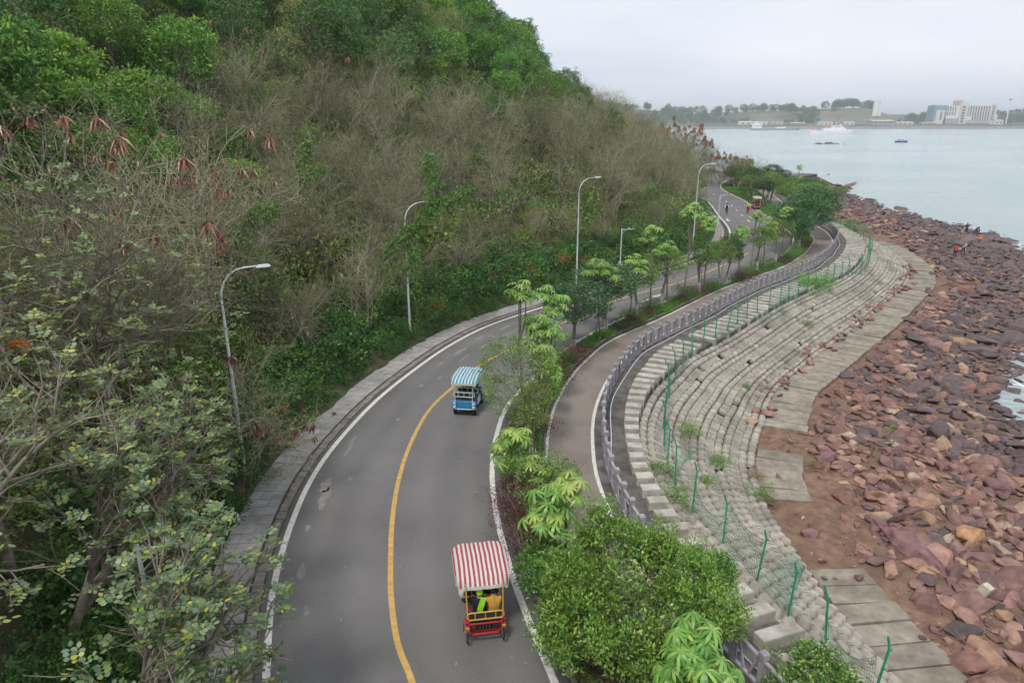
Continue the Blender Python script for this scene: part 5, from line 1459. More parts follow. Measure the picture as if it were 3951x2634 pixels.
# ------------------------------------------------------------------ vehicles
def stripe_mat(name, ca, cb, period, axis=0, duty=.5):
    m = bpy.data.materials.new(name); nt, out = nodes_of(m)
    tc = N(nt, 'ShaderNodeTexCoord'); sp = N(nt, 'ShaderNodeSeparateXYZ'); nt.links.new(tc.outputs['Object'], sp.inputs[0])
    mu = N(nt, 'ShaderNodeMath', operation='MULTIPLY'); mu.inputs[1].default_value = 1 / period; nt.links.new(sp.outputs[axis], mu.inputs[0])
    no = N(nt, 'ShaderNodeTexNoise', Scale=2.5, Detail=2.0); nt.links.new(tc.outputs['Object'], no.inputs['Vector'])
    ad = N(nt, 'ShaderNodeMath', operation='MULTIPLY_ADD'); ad.inputs[1].default_value = .35; nt.links.new(no.outputs['Fac'], ad.inputs[0]); nt.links.new(mu.outputs[0], ad.inputs[2])
    fr = N(nt, 'ShaderNodeMath', operation='FRACT'); nt.links.new(ad.outputs[0], fr.inputs[0])
    gt = N(nt, 'ShaderNodeMath', operation='GREATER_THAN'); gt.inputs[1].default_value = duty; nt.links.new(fr.outputs[0], gt.inputs[0])
    mx = N(nt, 'ShaderNodeMixRGB'); mx.inputs['Color1'].default_value = c4(ca); mx.inputs['Color2'].default_value = c4(cb); nt.links.new(gt.outputs[0], mx.inputs['Fac'])
    d2 = N(nt, 'ShaderNodeTexNoise', Scale=9.0, Detail=4.0); nt.links.new(tc.outputs['Object'], d2.inputs['Vector'])
    m2 = N(nt, 'ShaderNodeMixRGB', blend_type='MULTIPLY'); m2.inputs['Fac'].default_value = .25; nt.links.new(mx.outputs[0], m2.inputs['Color1']); nt.links.new(d2.outputs['Fac'], m2.inputs['Color2'])
    b = N(nt, 'ShaderNodeBsdfPrincipled', Roughness=.8); b.inputs['Specular IOR Level'].default_value = .2; nt.links.new(m2.outputs[0], b.inputs['Base Color'])
    tr = N(nt, 'ShaderNodeBsdfTranslucent'); nt.links.new(m2.outputs[0], tr.inputs['Color'])
    ms = N(nt, 'ShaderNodeMixShader'); ms.inputs['Fac'].default_value = .25; nt.links.new(b.outputs[0], ms.inputs[1]); nt.links.new(tr.outputs[0], ms.inputs[2])
    nt.links.new(ms.outputs[0], out.inputs['Surface'])
    return m
def paint(name, c, rough=.35, metal=0.0): return mat(name, tuple(x * .88 for x in c), c, scale=6, rough=rough, metal=metal, spec=.5, c3=tuple(x * .6 for x in c), scale3=9, amt3=.35)
P_red = paint('red_enamel', (0.50, 0.025, 0.03)); P_yel = paint('yellow_enamel', (0.62, 0.36, 0.06)); P_blue = paint('blue_enamel', (0.03, 0.24, 0.46)); P_white = paint('white_enamel', (0.72, 0.73, 0.72)); P_chrome = mat('steel', (0.5, 0.5, 0.5), rough=.3, metal=.9)
P_orange = paint('orange_reflector', (0.72, 0.33, 0.10)); P_tail = paint('pale_tail_lamp', (0.66, 0.66, 0.62)); P_dkred = paint('dark_red_panel', (0.30, 0.02, 0.025))

def canopy_mesh(name, W, L, drop, arch, seed, mats, wav=.02):
    """cloth stretched over bows: arched across the length, sagging between bows, scalloped valance"""
    rs_ = np.random.RandomState(seed); nx, ny = 30, 22; V = []; mi = []
    def top(u, v):
        x = (u - .5) * W * (1 - .16 * abs(2 * v - 1) ** 5); y = (v - .5) * L * (1 - .08 * abs(2 * u - 1) ** 5)
        bow = abs(math.sin(math.pi * v * 3)) ** .7
        z = arch * (1 - (2 * v - 1) ** 2) - wav * bow * (1 - (2 * u - 1) ** 2) - .10 * max(0, abs(2 * u - 1) - .82) / .18 - .10 * max(0, abs(2 * v - 1) - .86) / .14
        z += .006 * math.sin(u * 23 + v * 7 + seed)
        return (x, y, z)
    V = [top(i / nx, j / ny) for j in range(ny + 1) for i in range(nx + 1)]
    F = [(j * (nx + 1) + i, j * (nx + 1) + i + 1, (j + 1) * (nx + 1) + i + 1, (j + 1) * (nx + 1) + i) for j in range(ny) for i in range(nx)]
    m = MB(); m.add(V, F)
    me = m.mesh(name, mats[0], smooth=True)
    v2 = MB()
    rim = [(i, 0) for i in range(nx + 1)] + [(nx, j) for j in range(1, ny + 1)] + [(i, ny) for i in range(nx - 1, -1, -1)] + [(0, j) for j in range(ny - 1, 0, -1)]
    k = len(rim); ring = []
    for q, (i, j) in enumerate(rim):
        p = Vector(V[j * (nx + 1) + i]); o = Vector((p.x, p.y, 0)).normalized()
        ring.append((p, p + o * .012 - Vector((0, 0, drop * (.8 + .2 * (q % 2)))) ))
    vs = [a for a, b_ in ring] + [b_ for a, b_ in ring]
    v2.add(vs, [(q, (q + 1) % k, k + (q + 1) % k, k + q) for q in range(k)])
    return me, v2
def wheel(parent, c, r, w, tyre, spokes=18, rim_m=None, name='wheel', solid=False):
    e = empty(name, c, 0, parent)
    n = 24
    t = MB(); t.tube([(0, math.cos(2 * math.pi * k / n) * (r - w / 2), math.sin(2 * math.pi * k / n) * (r - w / 2)) for k in range(n)], w / 2, 8, closed=True); t.build('tyre', tyre, e, smooth=True)
    q = MB(); q.tube([(0, math.cos(2 * math.pi * k / n) * (r - w), math.sin(2 * math.pi * k / n) * (r - w)) for k in range(n)], w * .3, 5, closed=True)
    if solid: q.lathe([(r - w, -.05), (r * .3, -.02), (r * .3, .02), (r - w, .05)], 16, M=Matrix.Rotation(R(90), 3, 'Y'))
    else:
        for k in range(spokes):
            a = 2 * math.pi * k / spokes; q.tube([(.02 * (-1) ** k, 0, 0), (0, math.cos(a) * (r - w), math.sin(a) * (r - w))], .004, 3, cap=False)
    q.tube([(-.06, 0, 0), (.06, 0, 0)], .03, 8); q.build('rim', rim_m or P_chrome, e)
    return e
def loop(m, w, z0, z1, y, r):
    pts = []
    hh = (z1 - z0) / 2; zc = (z0 + z1) / 2
    for k in range(9): a = -math.pi / 2 + math.pi * k / 8; pts.append((w / 2 - hh + hh * math.cos(a), y, zc + hh * math.sin(a)))
    for k in range(9): a = math.pi / 2 + math.pi * k / 8; pts.append((-w / 2 + hh + hh * math.cos(a), y, zc + hh * math.sin(a)))
    m.tube(pts, r, 6, closed=True)
def seat(parent, y, w, zs, railm, name='seat'):
    e = empty(name, (0, y, 0), 0, parent)
    MB().box((0, 0, zs), (w, .42, .09), bev=.02).build('cushion', M_vinyl, e)
    MB().box((0, -.24, zs + .3), (w * .97, .05, .16), bev=.01).build('backrest', M_vinyl, e)
    m = MB(); loop(m, w * 1.02, zs + .2, zs + .42, -.28, .02)
    for k in (-1, 0, 1): m.tube([(k * w * .28, -.28, zs + .2), (k * w * .28, -.28, zs + .42)], .014, 6)
    m.build('rail', railm, e)
    return e

def surrey(loc, rz):
    e = tag(empty('surrey_bike', loc, rz), 'red pedal surrey with red and white striped canopy on the near lane', 'surrey')
    W = .49
    f = MB(); r = .024
    for s in (-1, 1):
        f.tube([(s * .36, -.15, .33), (s * .36, 1.9, .36)], r, 8); f.tube([(s * .44, -.22, .52), (s * .44, -.22, 1.0)], r, 8)
        f.tube([(s * .36, -.15, .33), (s * .44, -.22, .55)], r, 8); f.tube([(s * .36, .55, .34), (s * .44, .55, .72), (s * .44, -.2, .74)], r, 8); f.tube([(s * .36, 1.15, .35), (s * .44, 1.2, .95)], r, 8)
        f.tube([(s * .36, 1.85, .36), (s * .40, 1.8, .95)], r, 8)
        for o in (-.085, .085):                      # stays either side of each rear wheel
            f.tube([(s * W + o, 0, .30), (s * W + o, -.05, .68), (s * W + o * .6, -.14, .74)], .014, 6)
        f.tube([(s * W - .085, -.14, .72), (s * W + .085, -.14, .72)], .018, 6)
    f.tube([(-W, 0, .31), (W, 0, .31)], .03, 8); f.tube([(-.36, -.15, .33), (.36, -.15, .33)], .03, 8); f.tube([(-.36, 1.9, .36), (.36, 1.9, .36)], r, 8); f.tube([(-.36, .9, .34), (.36, .9, .34)], r, 8)
    f.tube([(-.46, -.22, .72), (.46, -.22, .72)], r, 8)
    f.build('frame', P_red, e)
    for s in (-1, 1):
        wheel(e, (s * W, 0, .305), .305, .045, M_black); wheel(e, (s * .47, 1.75, .305), .305, .045, M_black)
        fd = MB(); n = 9
        for k in range(n):
            a0 = R(50 + 80 * k / n); a1 = R(50 + 80 * (k + 1) / n)
            fd.add([(s * W - .05, -math.cos(a0) * .36, .305 + math.sin(a0) * .36), (s * W + .05, -math.cos(a0) * .36, .305 + math.sin(a0) * .36), (s * W + .05, -math.cos(a1) * .36, .305 + math.sin(a1) * .36), (s * W - .05, -math.cos(a1) * .36, .305 + math.sin(a1) * .36)], [(0, 1, 2, 3)])
        fd.build('mudguard', P_red, e)
        MB().box((s * W, -.27, .6), (.1, .03, .17), Matrix.Rotation(R(25), 3, 'X'), bev=.01).build('reflector', P_orange, e)
        p = MB(); p.tube([(s * .47, -.24, .95), (s * .50, -.04, 1.86)], .018, 8); p.build('canopy_post', P_yel, e)
        p = MB(); p.tube([(s * .42, 1.75, .9), (s * .5, 1.7, 1.9)], .018, 8); p.build('canopy_post', P_yel, e)
    seat(e, .05, .98, .66, P_yel); seat(e, 1.0, .98, .66, P_yel)
    bx_ = MB(); bx_.box((0, .12, .42), (.42, .26, .2), bev=.02)
    b_ = bx_.build('battery_box', M_vinyl, e)
    for k in range(4): MB().box((-.13 + k * .087, -.012, .42), (.02, .012, .1)).build('rib', P_chrome, b_)
    cm, val = canopy_mesh('canopy', 1.5, 1.85, .12, .15, 3, [stripe_mat('red_white_stripe', (0.50, 0.10, 0.12), (0.80, 0.775, 0.74), .125)], .03)
    c = obj('canopy', cm, e, loc=(0, .88, 1.9), rot=(R(2.5), 0, 0)); val.build('fringe', mat('pale_fringe', (0.5, 0.47, 0.44), (0.68, 0.66, 0.62), scale=30, rough=.9), c)
    for k, s in ((0, -1), (1, 1)):
        st = MB(); st.tube([(s * .24 + .14 * math.cos(2 * math.pi * q / 14), 1.42 + .05 * math.sin(2 * math.pi * q / 14), 1.05 + .13 * math.sin(2 * math.pi * q / 14)) for q in range(14)], .013, 6, closed=True); st.tube([(s * .24, 1.42, 1.05), (s * .24, 1.75, .6)], .015, 6)
        st.build('steering_wheel', M_black, e)
        for yy in (.62, 1.6):
            pd = MB(); pd.tube([(s * .24 - .12, yy, .33), (s * .24 + .12, yy, .33)], .012, 6)
            for q in (-1, 1): pd.bar((s * .24 + q * .12, yy, .33), (s * .24 + q * .12, yy + q * .11, .33 + q * .1), .02, .02); pd.box((s * .24 + q * .16, yy + q * .11, .33 + q * .1), (.09, .07, .02))
            pd.build('pedals', M_black, e)
    MB().box((0, 1.98, .75), (.5, .22, .24), taper=1.1).build('basket', P_red, e)
    return e
def cart(name, loc, rz, lab, body, trim, stripe, railm, panel, lamps):
    e = tag(empty(name, loc, rz), lab, 'cart')
    r = .022
    b_ = MB(); b_.box((0, .02, .60), (1.02, .06, .42)); b_.box((0, .42, .47), (1.0, .78, .16), bev=.02); b_.box((0, 1.35, .34), (1.0, 1.1, .1), bev=.02); b_.box((0, 1.98, .58), (1.0, .12, .55), taper=.9)
    b_.build('body', body, e)
    MB().box((0, -.018, .60), (.66, .02, .36), bev=.006).build('rear_panel', panel, e)
    fr = MB()
    for s in (-1, 1):
        fr.box((s * .47, -.02, .60), (.23, .09, .40), bev=.02)
    fr.build('tail_housing', body, e)
    for s in (-1, 1):
        MB().box((s * .47, -.07, .52), (.1, .03, .12), bev=.01).build('tail_lamp', lamps, e); MB().box((s * .47, -.07, .69), (.1, .03, .1), bev=.01).build('tail_lamp', P_tail, e)
        wheel(e, (s * .5, .3, .25), .25, .12, M_black, rim_m=P_chrome, solid=True); wheel(e, (s * .5, 1.8, .25), .25, .11, M_black, rim_m=P_chrome, solid=True)
        for yy, z0 in ((-.05, .4), (1.85, .8)):
            MB().tube([(s * .41, yy, z0), (s * .44, yy, 1.84)], .02, 8).build('canopy_post', trim, e)
        ar = MB(); ar.tube([(s * .5, .1, .8), (s * .54, .12, .95), (s * .54, .5, .97), (s * .5, .55, .8)], .014, 6); ar.build('armrest', body, e)
        MB().box((s * .5, 1.05, .5), (.03, .62, .3), bev=.008).build('side_panel', trim, e)
    tr = MB(); tr.tube([(-.51, -.04, .395), (.51, -.04, .395)], .02, 6); tr.build('bumper', trim, e)
    seat(e, .3, 1.0, .80, railm); seat(e, 1.12, 1.0, .72, railm)
    cm, val = canopy_mesh('canopy', 1.34, 2.2, .1, .10, 5, [stripe], .025)
    c = obj('canopy', cm, e, loc=(0, .9, 1.86)); val.build('fringe', mat('yellow_fringe', (0.42, 0.40, 0.22), (0.6, 0.56, 0.36), scale=30, rough=.9), c)
    st = MB(); st.tube([(-.25 + .15 * math.cos(2 * math.pi * q / 14), 1.5 + .06 * math.sin(2 * math.pi * q / 14), 1.0 + .14 * math.sin(2 * math.pi * q / 14)) for q in range(14)], .013, 6, closed=True); st.tube([(-.25, 1.5, 1.0), (-.25, 1.8, .7)], .018, 6); st.build('steering_wheel', M_black, e)
    return e
sur = surrey((-0.74, 15.25, .005), R(9))
blue = cart('electric_cart', (-2.28, 29.95, .005), R(-9), 'blue four-wheeled cart with blue and white striped canopy beyond the surrey', P_blue, P_white, stripe_mat('blue_white_stripe', (0.10, 0.36, 0.50), (0.72, 0.80, 0.80), .155), P_white, P_blue, P_white)
redc = cart('electric_cart', (38.75, 109.3, .005), R(-11), 'dark red cart with pink checked canopy stopped at the far right road edge', P_dkred, P_white, stripe_mat('pink_white_stripe', (0.55, 0.16, 0.18), (0.78, 0.72, 0.70), .22), P_dkred, P_dkred, P_red)

# ------------------------------------------------------------------ people
SK = mat('skin', (0.50, 0.32, 0.24), rough=.55); HAIR = mat('black_hair', (0.012, 0.011, 0.011), (0.03, 0.026, 0.024), scale=30, rough=.5)
def cloth(name, c): return mat('cloth_' + name, tuple(x * .8 for x in c), c, scale=12, rough=.9, bump=.4, bscale=18)
def pose_stand(v=0):
    J = dict(pel=(0, 0, .95), sp=(0, .0, 1.14), ch=(0, .01, 1.31), nk=(0, .0, 1.47), hd=(0, .03, 1.58), ht=(0, .03, 1.69))
    for s, k in ((-1, 'l'), (1, 'r')):
        J.update({'sh' + k: (s * .175, 0, 1.41), 'el' + k: (s * .235, -.02, 1.15), 'wr' + k: (s * .23, .07, .92), 'hn' + k: (s * .225, .1, .83), 'hp' + k: (s * .095, 0, .91), 'kn' + k: (s * .11, .03 + .04 * v * s, .5), 'an' + k: (s * .115, .04 * v * s, .09), 'to' + k: (s * .13, .15 + .04 * v * s, .035)})
    return J
def pose_sit():
    J = dict(pel=(0, 0, .06), sp=(0, -.02, .25), ch=(0, 0, .43), nk=(0, .03, .58), hd=(0, .06, .69), ht=(0, .06, .80))
    for s, k in ((-1, 'l'), (1, 'r')):
        J.update({'sh' + k: (s * .175, .02, .52), 'el' + k: (s * .24, .13, .30), 'wr' + k: (s * .20, .36, .34), 'hn' + k: (s * .19, .44, .36), 'hp' + k: (s * .1, .02, .04), 'kn' + k: (s * .13, .42, .06), 'an' + k: (s * .13, .5, -.34), 'to' + k: (s * .14, .63, -.38)})
    return J
def pose_bend():
    J = dict(pel=(0, 0, .88), sp=(0, .13, 1.03), ch=(0, .28, 1.13), nk=(0, .41, 1.18), hd=(0, .50, 1.20), ht=(0, .58, 1.25))
    for s, k in ((-1, 'l'), (1, 'r')):
        J.update({'sh' + k: (s * .17, .36, 1.14), 'el' + k: (s * .2, .45, .88), 'wr' + k: (s * .15, .56, .68), 'hn' + k: (s * .14, .6, .6), 'hp' + k: (s * .095, 0, .85), 'kn' + k: (s * .12, .08 + .14 * s, .47), 'an' + k: (s * .12, -.02 + .2 * s, .09), 'to' + k: (s * .13, .12 + .2 * s, .035)})
    return J
def pose_hold():
    J = pose_stand(1)
    J.update(ell=(-.22, .06, 1.17), wrl=(-.08, .26, 1.2), hnl=(-.03, .31, 1.24), elr=(.22, .06, 1.17), wrr=(.08, .26, 1.2), hnr=(.03, .31, 1.24))
    return J
def pose_ride():
    J = dict(pel=(0, -.1, .92), sp=(0, -.04, 1.1), ch=(0, .05, 1.26), nk=(0, .12, 1.41), hd=(0, .17, 1.51), ht=(0, .17, 1.62))
    for s, k in ((-1, 'l'), (1, 'r')):
        J.update({'sh' + k: (s * .175, .1, 1.34), 'el' + k: (s * .25, .28, 1.14), 'wr' + k: (s * .25, .46, 1.03), 'hn' + k: (s * .25, .52, 1.02), 'hp' + k: (s * .095, -.1, .89), 'kn' + k: (s * .11, .24, .62 + .1 * s), 'an' + k: (s * .11, .08, .24 + .12 * s), 'to' + k: (s * .11, .22, .2 + .12 * s)})
    return J
RAD = dict(pel=(.155, .115), sp=(.135, .10), ch=(.165, .11), nk=(.058, .058), hd=(.085, .10), ht=(.06, .07), sh=(.065, .065), el=(.045, .045), wr=(.032, .032), hn=(.042, .022), hp=(.095, .095), kn=(.062, .062), an=(.045, .045), to=(.045, .03))
def person(loc, rz, lab, J, shirt, pants, s=1.0, hair='short', hat=None, shoes=None, sleeves=True, extra=None, skirt=None):
    names = list(J); ix = {n: i for i, n in enumerate(names)}
    ed = [('pel', 'sp'), ('sp', 'ch'), ('ch', 'nk'), ('nk', 'hd'), ('hd', 'ht')]
    for k in 'lr': ed += [('ch', 'sh' + k), ('sh' + k, 'el' + k), ('el' + k, 'wr' + k), ('wr' + k, 'hn' + k), ('pel', 'hp' + k), ('hp' + k, 'kn' + k), ('kn' + k, 'an' + k), ('an' + k, 'to' + k)]
    me = bpy.data.meshes.new('person'); me.from_pydata([J[n] for n in names], [(ix[a], ix[b_]) for a, b_ in ed], [])
    o = bpy.data.objects.new('person', me); col.objects.link(o)
    sk = o.modifiers.new('skin', 'SKIN'); sk.use_smooth_shade = True
    for n, v in zip(names, me.skin_vertices[0].data):
        key = n if n in RAD else n[:2]; v.radius = RAD[key]; v.use_root = (n == 'pel')
    sb = o.modifiers.new('sub', 'SUBSURF'); sb.levels = 1; sb.render_levels = 1
    dg = bpy.context.evaluated_depsgraph_get(); ev = o.evaluated_get(dg); m2 = bpy.data.meshes.new_from_object(ev)
    o.modifiers.clear(); o.data = m2; m2.name = 'person'
    for m_ in (SK, shirt, pants, shoes or M_black): m2.materials.append(m_)
    zone = {}
    for a, b_ in ed:
        z = 1
        if a in ('nk', 'hd') or b_ in ('hd', 'ht') : z = 0
        if a[:2] in ('wr',) : z = 0
        if a[:2] == 'el': z = 1 if sleeves else 0
        if a[:2] in ('hp', 'kn') or b_[:2] == 'hp': z = 2
        if a[:2] == 'an': z = 3
        zone[(a, b_)] = z
    A = np.array([J[a] for a, b_ in ed]); Bv = np.array([J[b_] for a, b_ in ed]); Z = np.array([zone[e_] for e_ in ed])
    cs = np.array([p.center[:] for p in m2.polygons]); d = Bv - A; L2 = (d ** 2).sum(1)
    t = np.clip(((cs[:, None, :] - A) * d).sum(2) / L2, 0, 1); q = A + t[..., None] * d
    mi = Z[np.argmin(np.linalg.norm(cs[:, None, :] - q, axis=2), 1)]
    m2.polygons.foreach_set('material_index', mi.astype(np.int32)); m2.polygons.foreach_set('use_smooth', np.ones(len(m2.polygons), bool))
    o.location = loc; o.rotation_euler = (0, 0, rz); o.scale = (s, s, s); tag(o, lab, 'person')
    hd = Vector(J['hd']) * .5 + Vector(J['ht']) * .5; up = (Vector(J['ht']) - Vector(J['nk'])).normalized()
    bk = Vector((0, -1, 0)) - up * Vector((0, -1, 0)).dot(up)
    h = MB(); Mx = Matrix((Vector((1, 0, 0)), -bk.normalized(), up)).transposed()
    def cap(r, zlo, c, back=0):
        prof = [(r * math.cos(a), r * math.sin(a)) for a in [R(x) for x in (zlo, zlo / 2, 15, 35, 55, 75, 88)]]
        h.lathe(prof, 14, c=c, M=Mx)
    cap(.105, -30, hd + bk * .018)
    if hair == 'long': h.box(hd + bk * .075 - up * .16, (.17, .06, .3), Mx, taper=1.0, bev=.02)
    h.build('hair', hat or HAIR, o, smooth=True)
    if skirt:
        h = MB(); h.lathe([(.19, J['pel'][2] - .42), (.16, J['pel'][2] - .1), (.14, J['pel'][2] + .08)], 14); h.build('skirt', skirt, o, smooth=True)
    return o
C_white = cloth('white', (0.72, 0.72, 0.76)); C_black = cloth('black', (0.02, 0.02, 0.024)); C_neon = cloth('neon_green', (0.36, 0.85, 0.03)); C_must = cloth('mustard', (0.58, 0.32, 0.05)); C_grey = cloth('grey', (0.22, 0.22, 0.25)); C_navy = cloth('navy', (0.035, 0.04, 0.075)); C_red = cloth('red', (0.60, 0.03, 0.04)); C_beige = cloth('beige', (0.38, 0.35, 0.29)); C_yel = cloth('yellow', (0.65, 0.55, 0.04)); C_lilac = cloth('lilac', (0.32, 0.30, 0.42))
def on(e, x, y, z): return e.matrix_basis @ Vector((x, y, z))
bpy.context.view_layer.update()
person(on(sur, -.43, .9, .72), R(9), 'surrey rider in white at the front left under the canopy edge', pose_sit(), C_white, C_white, .98)
hooded = person(on(sur, -.12, .1, .72), R(2), 'surrey passenger in black with neon green hood on the rear seat', pose_sit(), C_black, C_black, .95, hat=C_neon)
person(on(sur, .26, .08, .72), R(9), 'surrey passenger in mustard jacket on the rear right seat', pose_sit(), C_must, C_must, 1.0)
person(on(sur, .3, 1.02, .72), R(9), 'surrey rider in grey at the front right under the canopy', pose_sit(), C_grey, C_navy, .95)
neon = MB(); neon.box((0, 0, 0), (.16, .03, .5), bev=.01)
ng_ = obj('hood_cloth', neon.mesh('hood_cloth', C_neon), hooded, loc=(.06, -.17, .5), rot=(R(4), R(14), 0))
person(on(blue, -.2, 1.1, .80), R(-9), 'blue cart rider in lilac at the front left', pose_sit(), C_lilac, C_navy, 1.0, hat=C_lilac)
person(on(blue, .2, 1.05, .80), R(-9), 'blue cart rider in black at the front right', pose_sit(), C_black, C_navy, 1.0, hair='long')
person((35.75, 104.6, 0), R(10), 'pedestrian in a yellow top carrying an orange bag on the far road', pose_stand(1), C_yel, C_black, 1.0, sleeves=False)
bg = MB(); bg.box((0, 0, .2), (.4, .2, .36), taper=.75, bev=.04); bg.tube([(-.1, 0, .36), (-.06, 0, .58), (.06, 0, .58), (.1, 0, .36)], .012, 6)
tag(bg.build('shoulder_bag', cloth('orange_red', (0.62, 0.08, 0.03)), loc=(36.05, 104.5, .45)), 'orange bag held by the pedestrian in yellow', 'bag')
# far cyclist coming this way
bk_ = tag(empty('bicycle', (32.2, 103.5, .004), R(172)), 'dark bicycle ridden toward the camera on the far road', 'bicycle')
wheel(bk_, (0, -.5, .33), .33, .045, M_black); wheel(bk_, (0, .52, .33), .33, .045, M_black)
m = MB(); m.tube([(0, -.5, .33), (0, -.12, .3), (0, -.2, .82)], .016, 6); m.tube([(0, -.12, .3), (0, .36, .78)], .018, 6); m.tube([(0, -.18, .74), (0, .34, .82)], .016, 6); m.tube([(0, .52, .33), (0, .38, .95)], .016, 6); m.tube([(0, -.5, .33), (0, -.19, .74)], .012, 6); m.build('frame', M_vinyl, bk_)
m = MB(); m.tube([(-.27, .48, 1.0), (0, .40, .98), (.27, .48, 1.0)], .014, 6); m.build('handlebar', M_vinyl, bk_); MB().box((0, -.22, .86), (.14, .26, .06), taper=.8).build('saddle', M_vinyl, bk_)
m = MB(); m.tube([(-.12, -.12, .3), (.12, -.12, .3)], .012, 6); m.box((-.14, -.06, .2), (.09, .07, .02)); m.box((.14, -.18, .4), (.09, .07, .02)); m.build('pedals', M_black, bk_)
rider = person((32.2, 103.5, .004), R(172), 'cyclist in dark vest with pale sleeves on the far road', pose_ride(), C_white, C_black, 1.0, extra=None)
vs_ = MB(); vs_.box((0, .0, 0), (.34, .26, .46), Matrix.Rotation(R(-22), 3, 'X'), taper=.95, bev=.05)
vs_.build('vest', C_black, rider, loc=(0, .0, 1.18))
# ------------------------------------------------------------------ shore rocks
def rock_mat(name, stops, rough, spec, bump=.6):
    m = bpy.data.materials.new(name); nt, out = nodes_of(m)
    oi = N(nt, 'ShaderNodeObjectInfo'); g = N(nt, 'ShaderNodeNewGeometry')
    ad = N(nt, 'ShaderNodeMath', operation='ADD'); fr = N(nt, 'ShaderNodeMath', operation='FRACT')
    nt.links.new(oi.outputs['Random'], ad.inputs[0]); nt.links.new(g.outputs['Random Per Island'], ad.inputs[1]); nt.links.new(ad.outputs[0], fr.inputs[0])
    rp = N(nt, 'ShaderNodeValToRGB'); els = rp.color_ramp.elements
    while len(els) < len(stops): els.new(.5)
    for i, (p, c) in enumerate(stops): els[i].position = p; els[i].color = c4(c)
    nt.links.new(fr.outputs[0], rp.inputs['Fac'])
    n1 = N(nt, 'ShaderNodeTexNoise', Scale=2.6, Detail=8.0, Roughness=.65); nt.links.new(g.outputs['Position'], n1.inputs['Vector'])
    r1 = N(nt, 'ShaderNodeValToRGB'); r1.color_ramp.elements[0].position = .3; r1.color_ramp.elements[0].color = (.55, .52, .52, 1); r1.color_ramp.elements[1].position = .7; r1.color_ramp.elements[1].color = (1.25, 1.2, 1.15, 1)
    nt.links.new(n1.outputs['Fac'], r1.inputs['Fac'])
    mx = N(nt, 'ShaderNodeMixRGB', blend_type='MULTIPLY'); mx.inputs['Fac'].default_value = 1; nt.links.new(rp.outputs[0], mx.inputs['Color1']); nt.links.new(r1.outputs[0], mx.inputs['Color2'])
    b = N(nt, 'ShaderNodeBsdfPrincipled', Roughness=rough); b.inputs['Specular IOR Level'].default_value = spec
    nt.links.new(mx.outputs[0], b.inputs['Base Color'])
    n2 = N(nt, 'ShaderNodeTexNoise', Scale=7.0, Detail=8.0); nt.links.new(g.outputs['Position'], n2.inputs['Vector'])
    bp = N(nt, 'ShaderNodeBump', Strength=bump); bp.inputs['Distance'].default_value = .05; nt.links.new(n2.outputs['Fac'], bp.inputs['Height']); nt.links.new(bp.outputs[0], b.inputs['Normal'])
    nt.links.new(b.outputs[0], out.inputs['Surface'])
    return m
M_rock = rock_mat('red_shore_rock', [(0, (0.27, 0.14, 0.11)), (.22, (0.19, 0.115, 0.108)), (.42, (0.37, 0.225, 0.18)), (.6, (0.15, 0.098, 0.094)), (.78, (0.255, 0.155, 0.143)), (.90, (0.38, 0.24, 0.15)), (1, (0.42, 0.36, 0.28))], .8, .3)
M_wet = rock_mat('dark_wet_rock', [(0, (0.075, 0.05, 0.05)), (.35, (0.115, 0.075, 0.075)), (.7, (0.09, 0.068, 0.066)), (1, (0.15, 0.105, 0.095))], .5, .45)
def rock_mesh(seed, m_, n=17, flat=.5, rough=.0):
    rs_ = np.random.RandomState(seed)
    u = unitv(rs_.normal(size=(n, 3))); P = u * rs_.uniform(.8, 1.1, (n, 1)) * np.array([1.0, rs_.uniform(.55, .8), flat * rs_.uniform(.8, 1.2)])
    bm = bmesh.new()
    for p in P: bm.verts.new(p)
    r = bmesh.ops.convex_hull(bm, input=bm.verts)
    bmesh.ops.delete(bm, geom=[v for v in bm.verts if not v.link_faces], context='VERTS')
    bmesh.ops.bevel(bm, geom=list(bm.edges), offset=.045, segments=1, affect='EDGES') if rough else None
    me = bpy.data.meshes.new('rock'); bm.to_mesh(me); bm.free()
    me.materials.append(m_)
    return me
RD = [rock_mesh(500 + i, M_rock, 15 + i % 5, [.34, .5, .42, .6][i % 4], 1) for i in range(9)]
RWt = [rock_mesh(520 + i, M_wet, 15 + i % 5, [.34, .45, .5, .3][i % 4], 1) for i in range(7)]
rs = np.random.RandomState(77)
def field(x0, x1, y0, y1, st):
    X, Y = np.meshgrid(np.arange(x0, x1, st), np.arange(y0, y1, st)); P = np.column_stack([X.ravel(), Y.ravel()]); return P + rs.uniform(-.48, .48, P.shape) * st
rocks = []
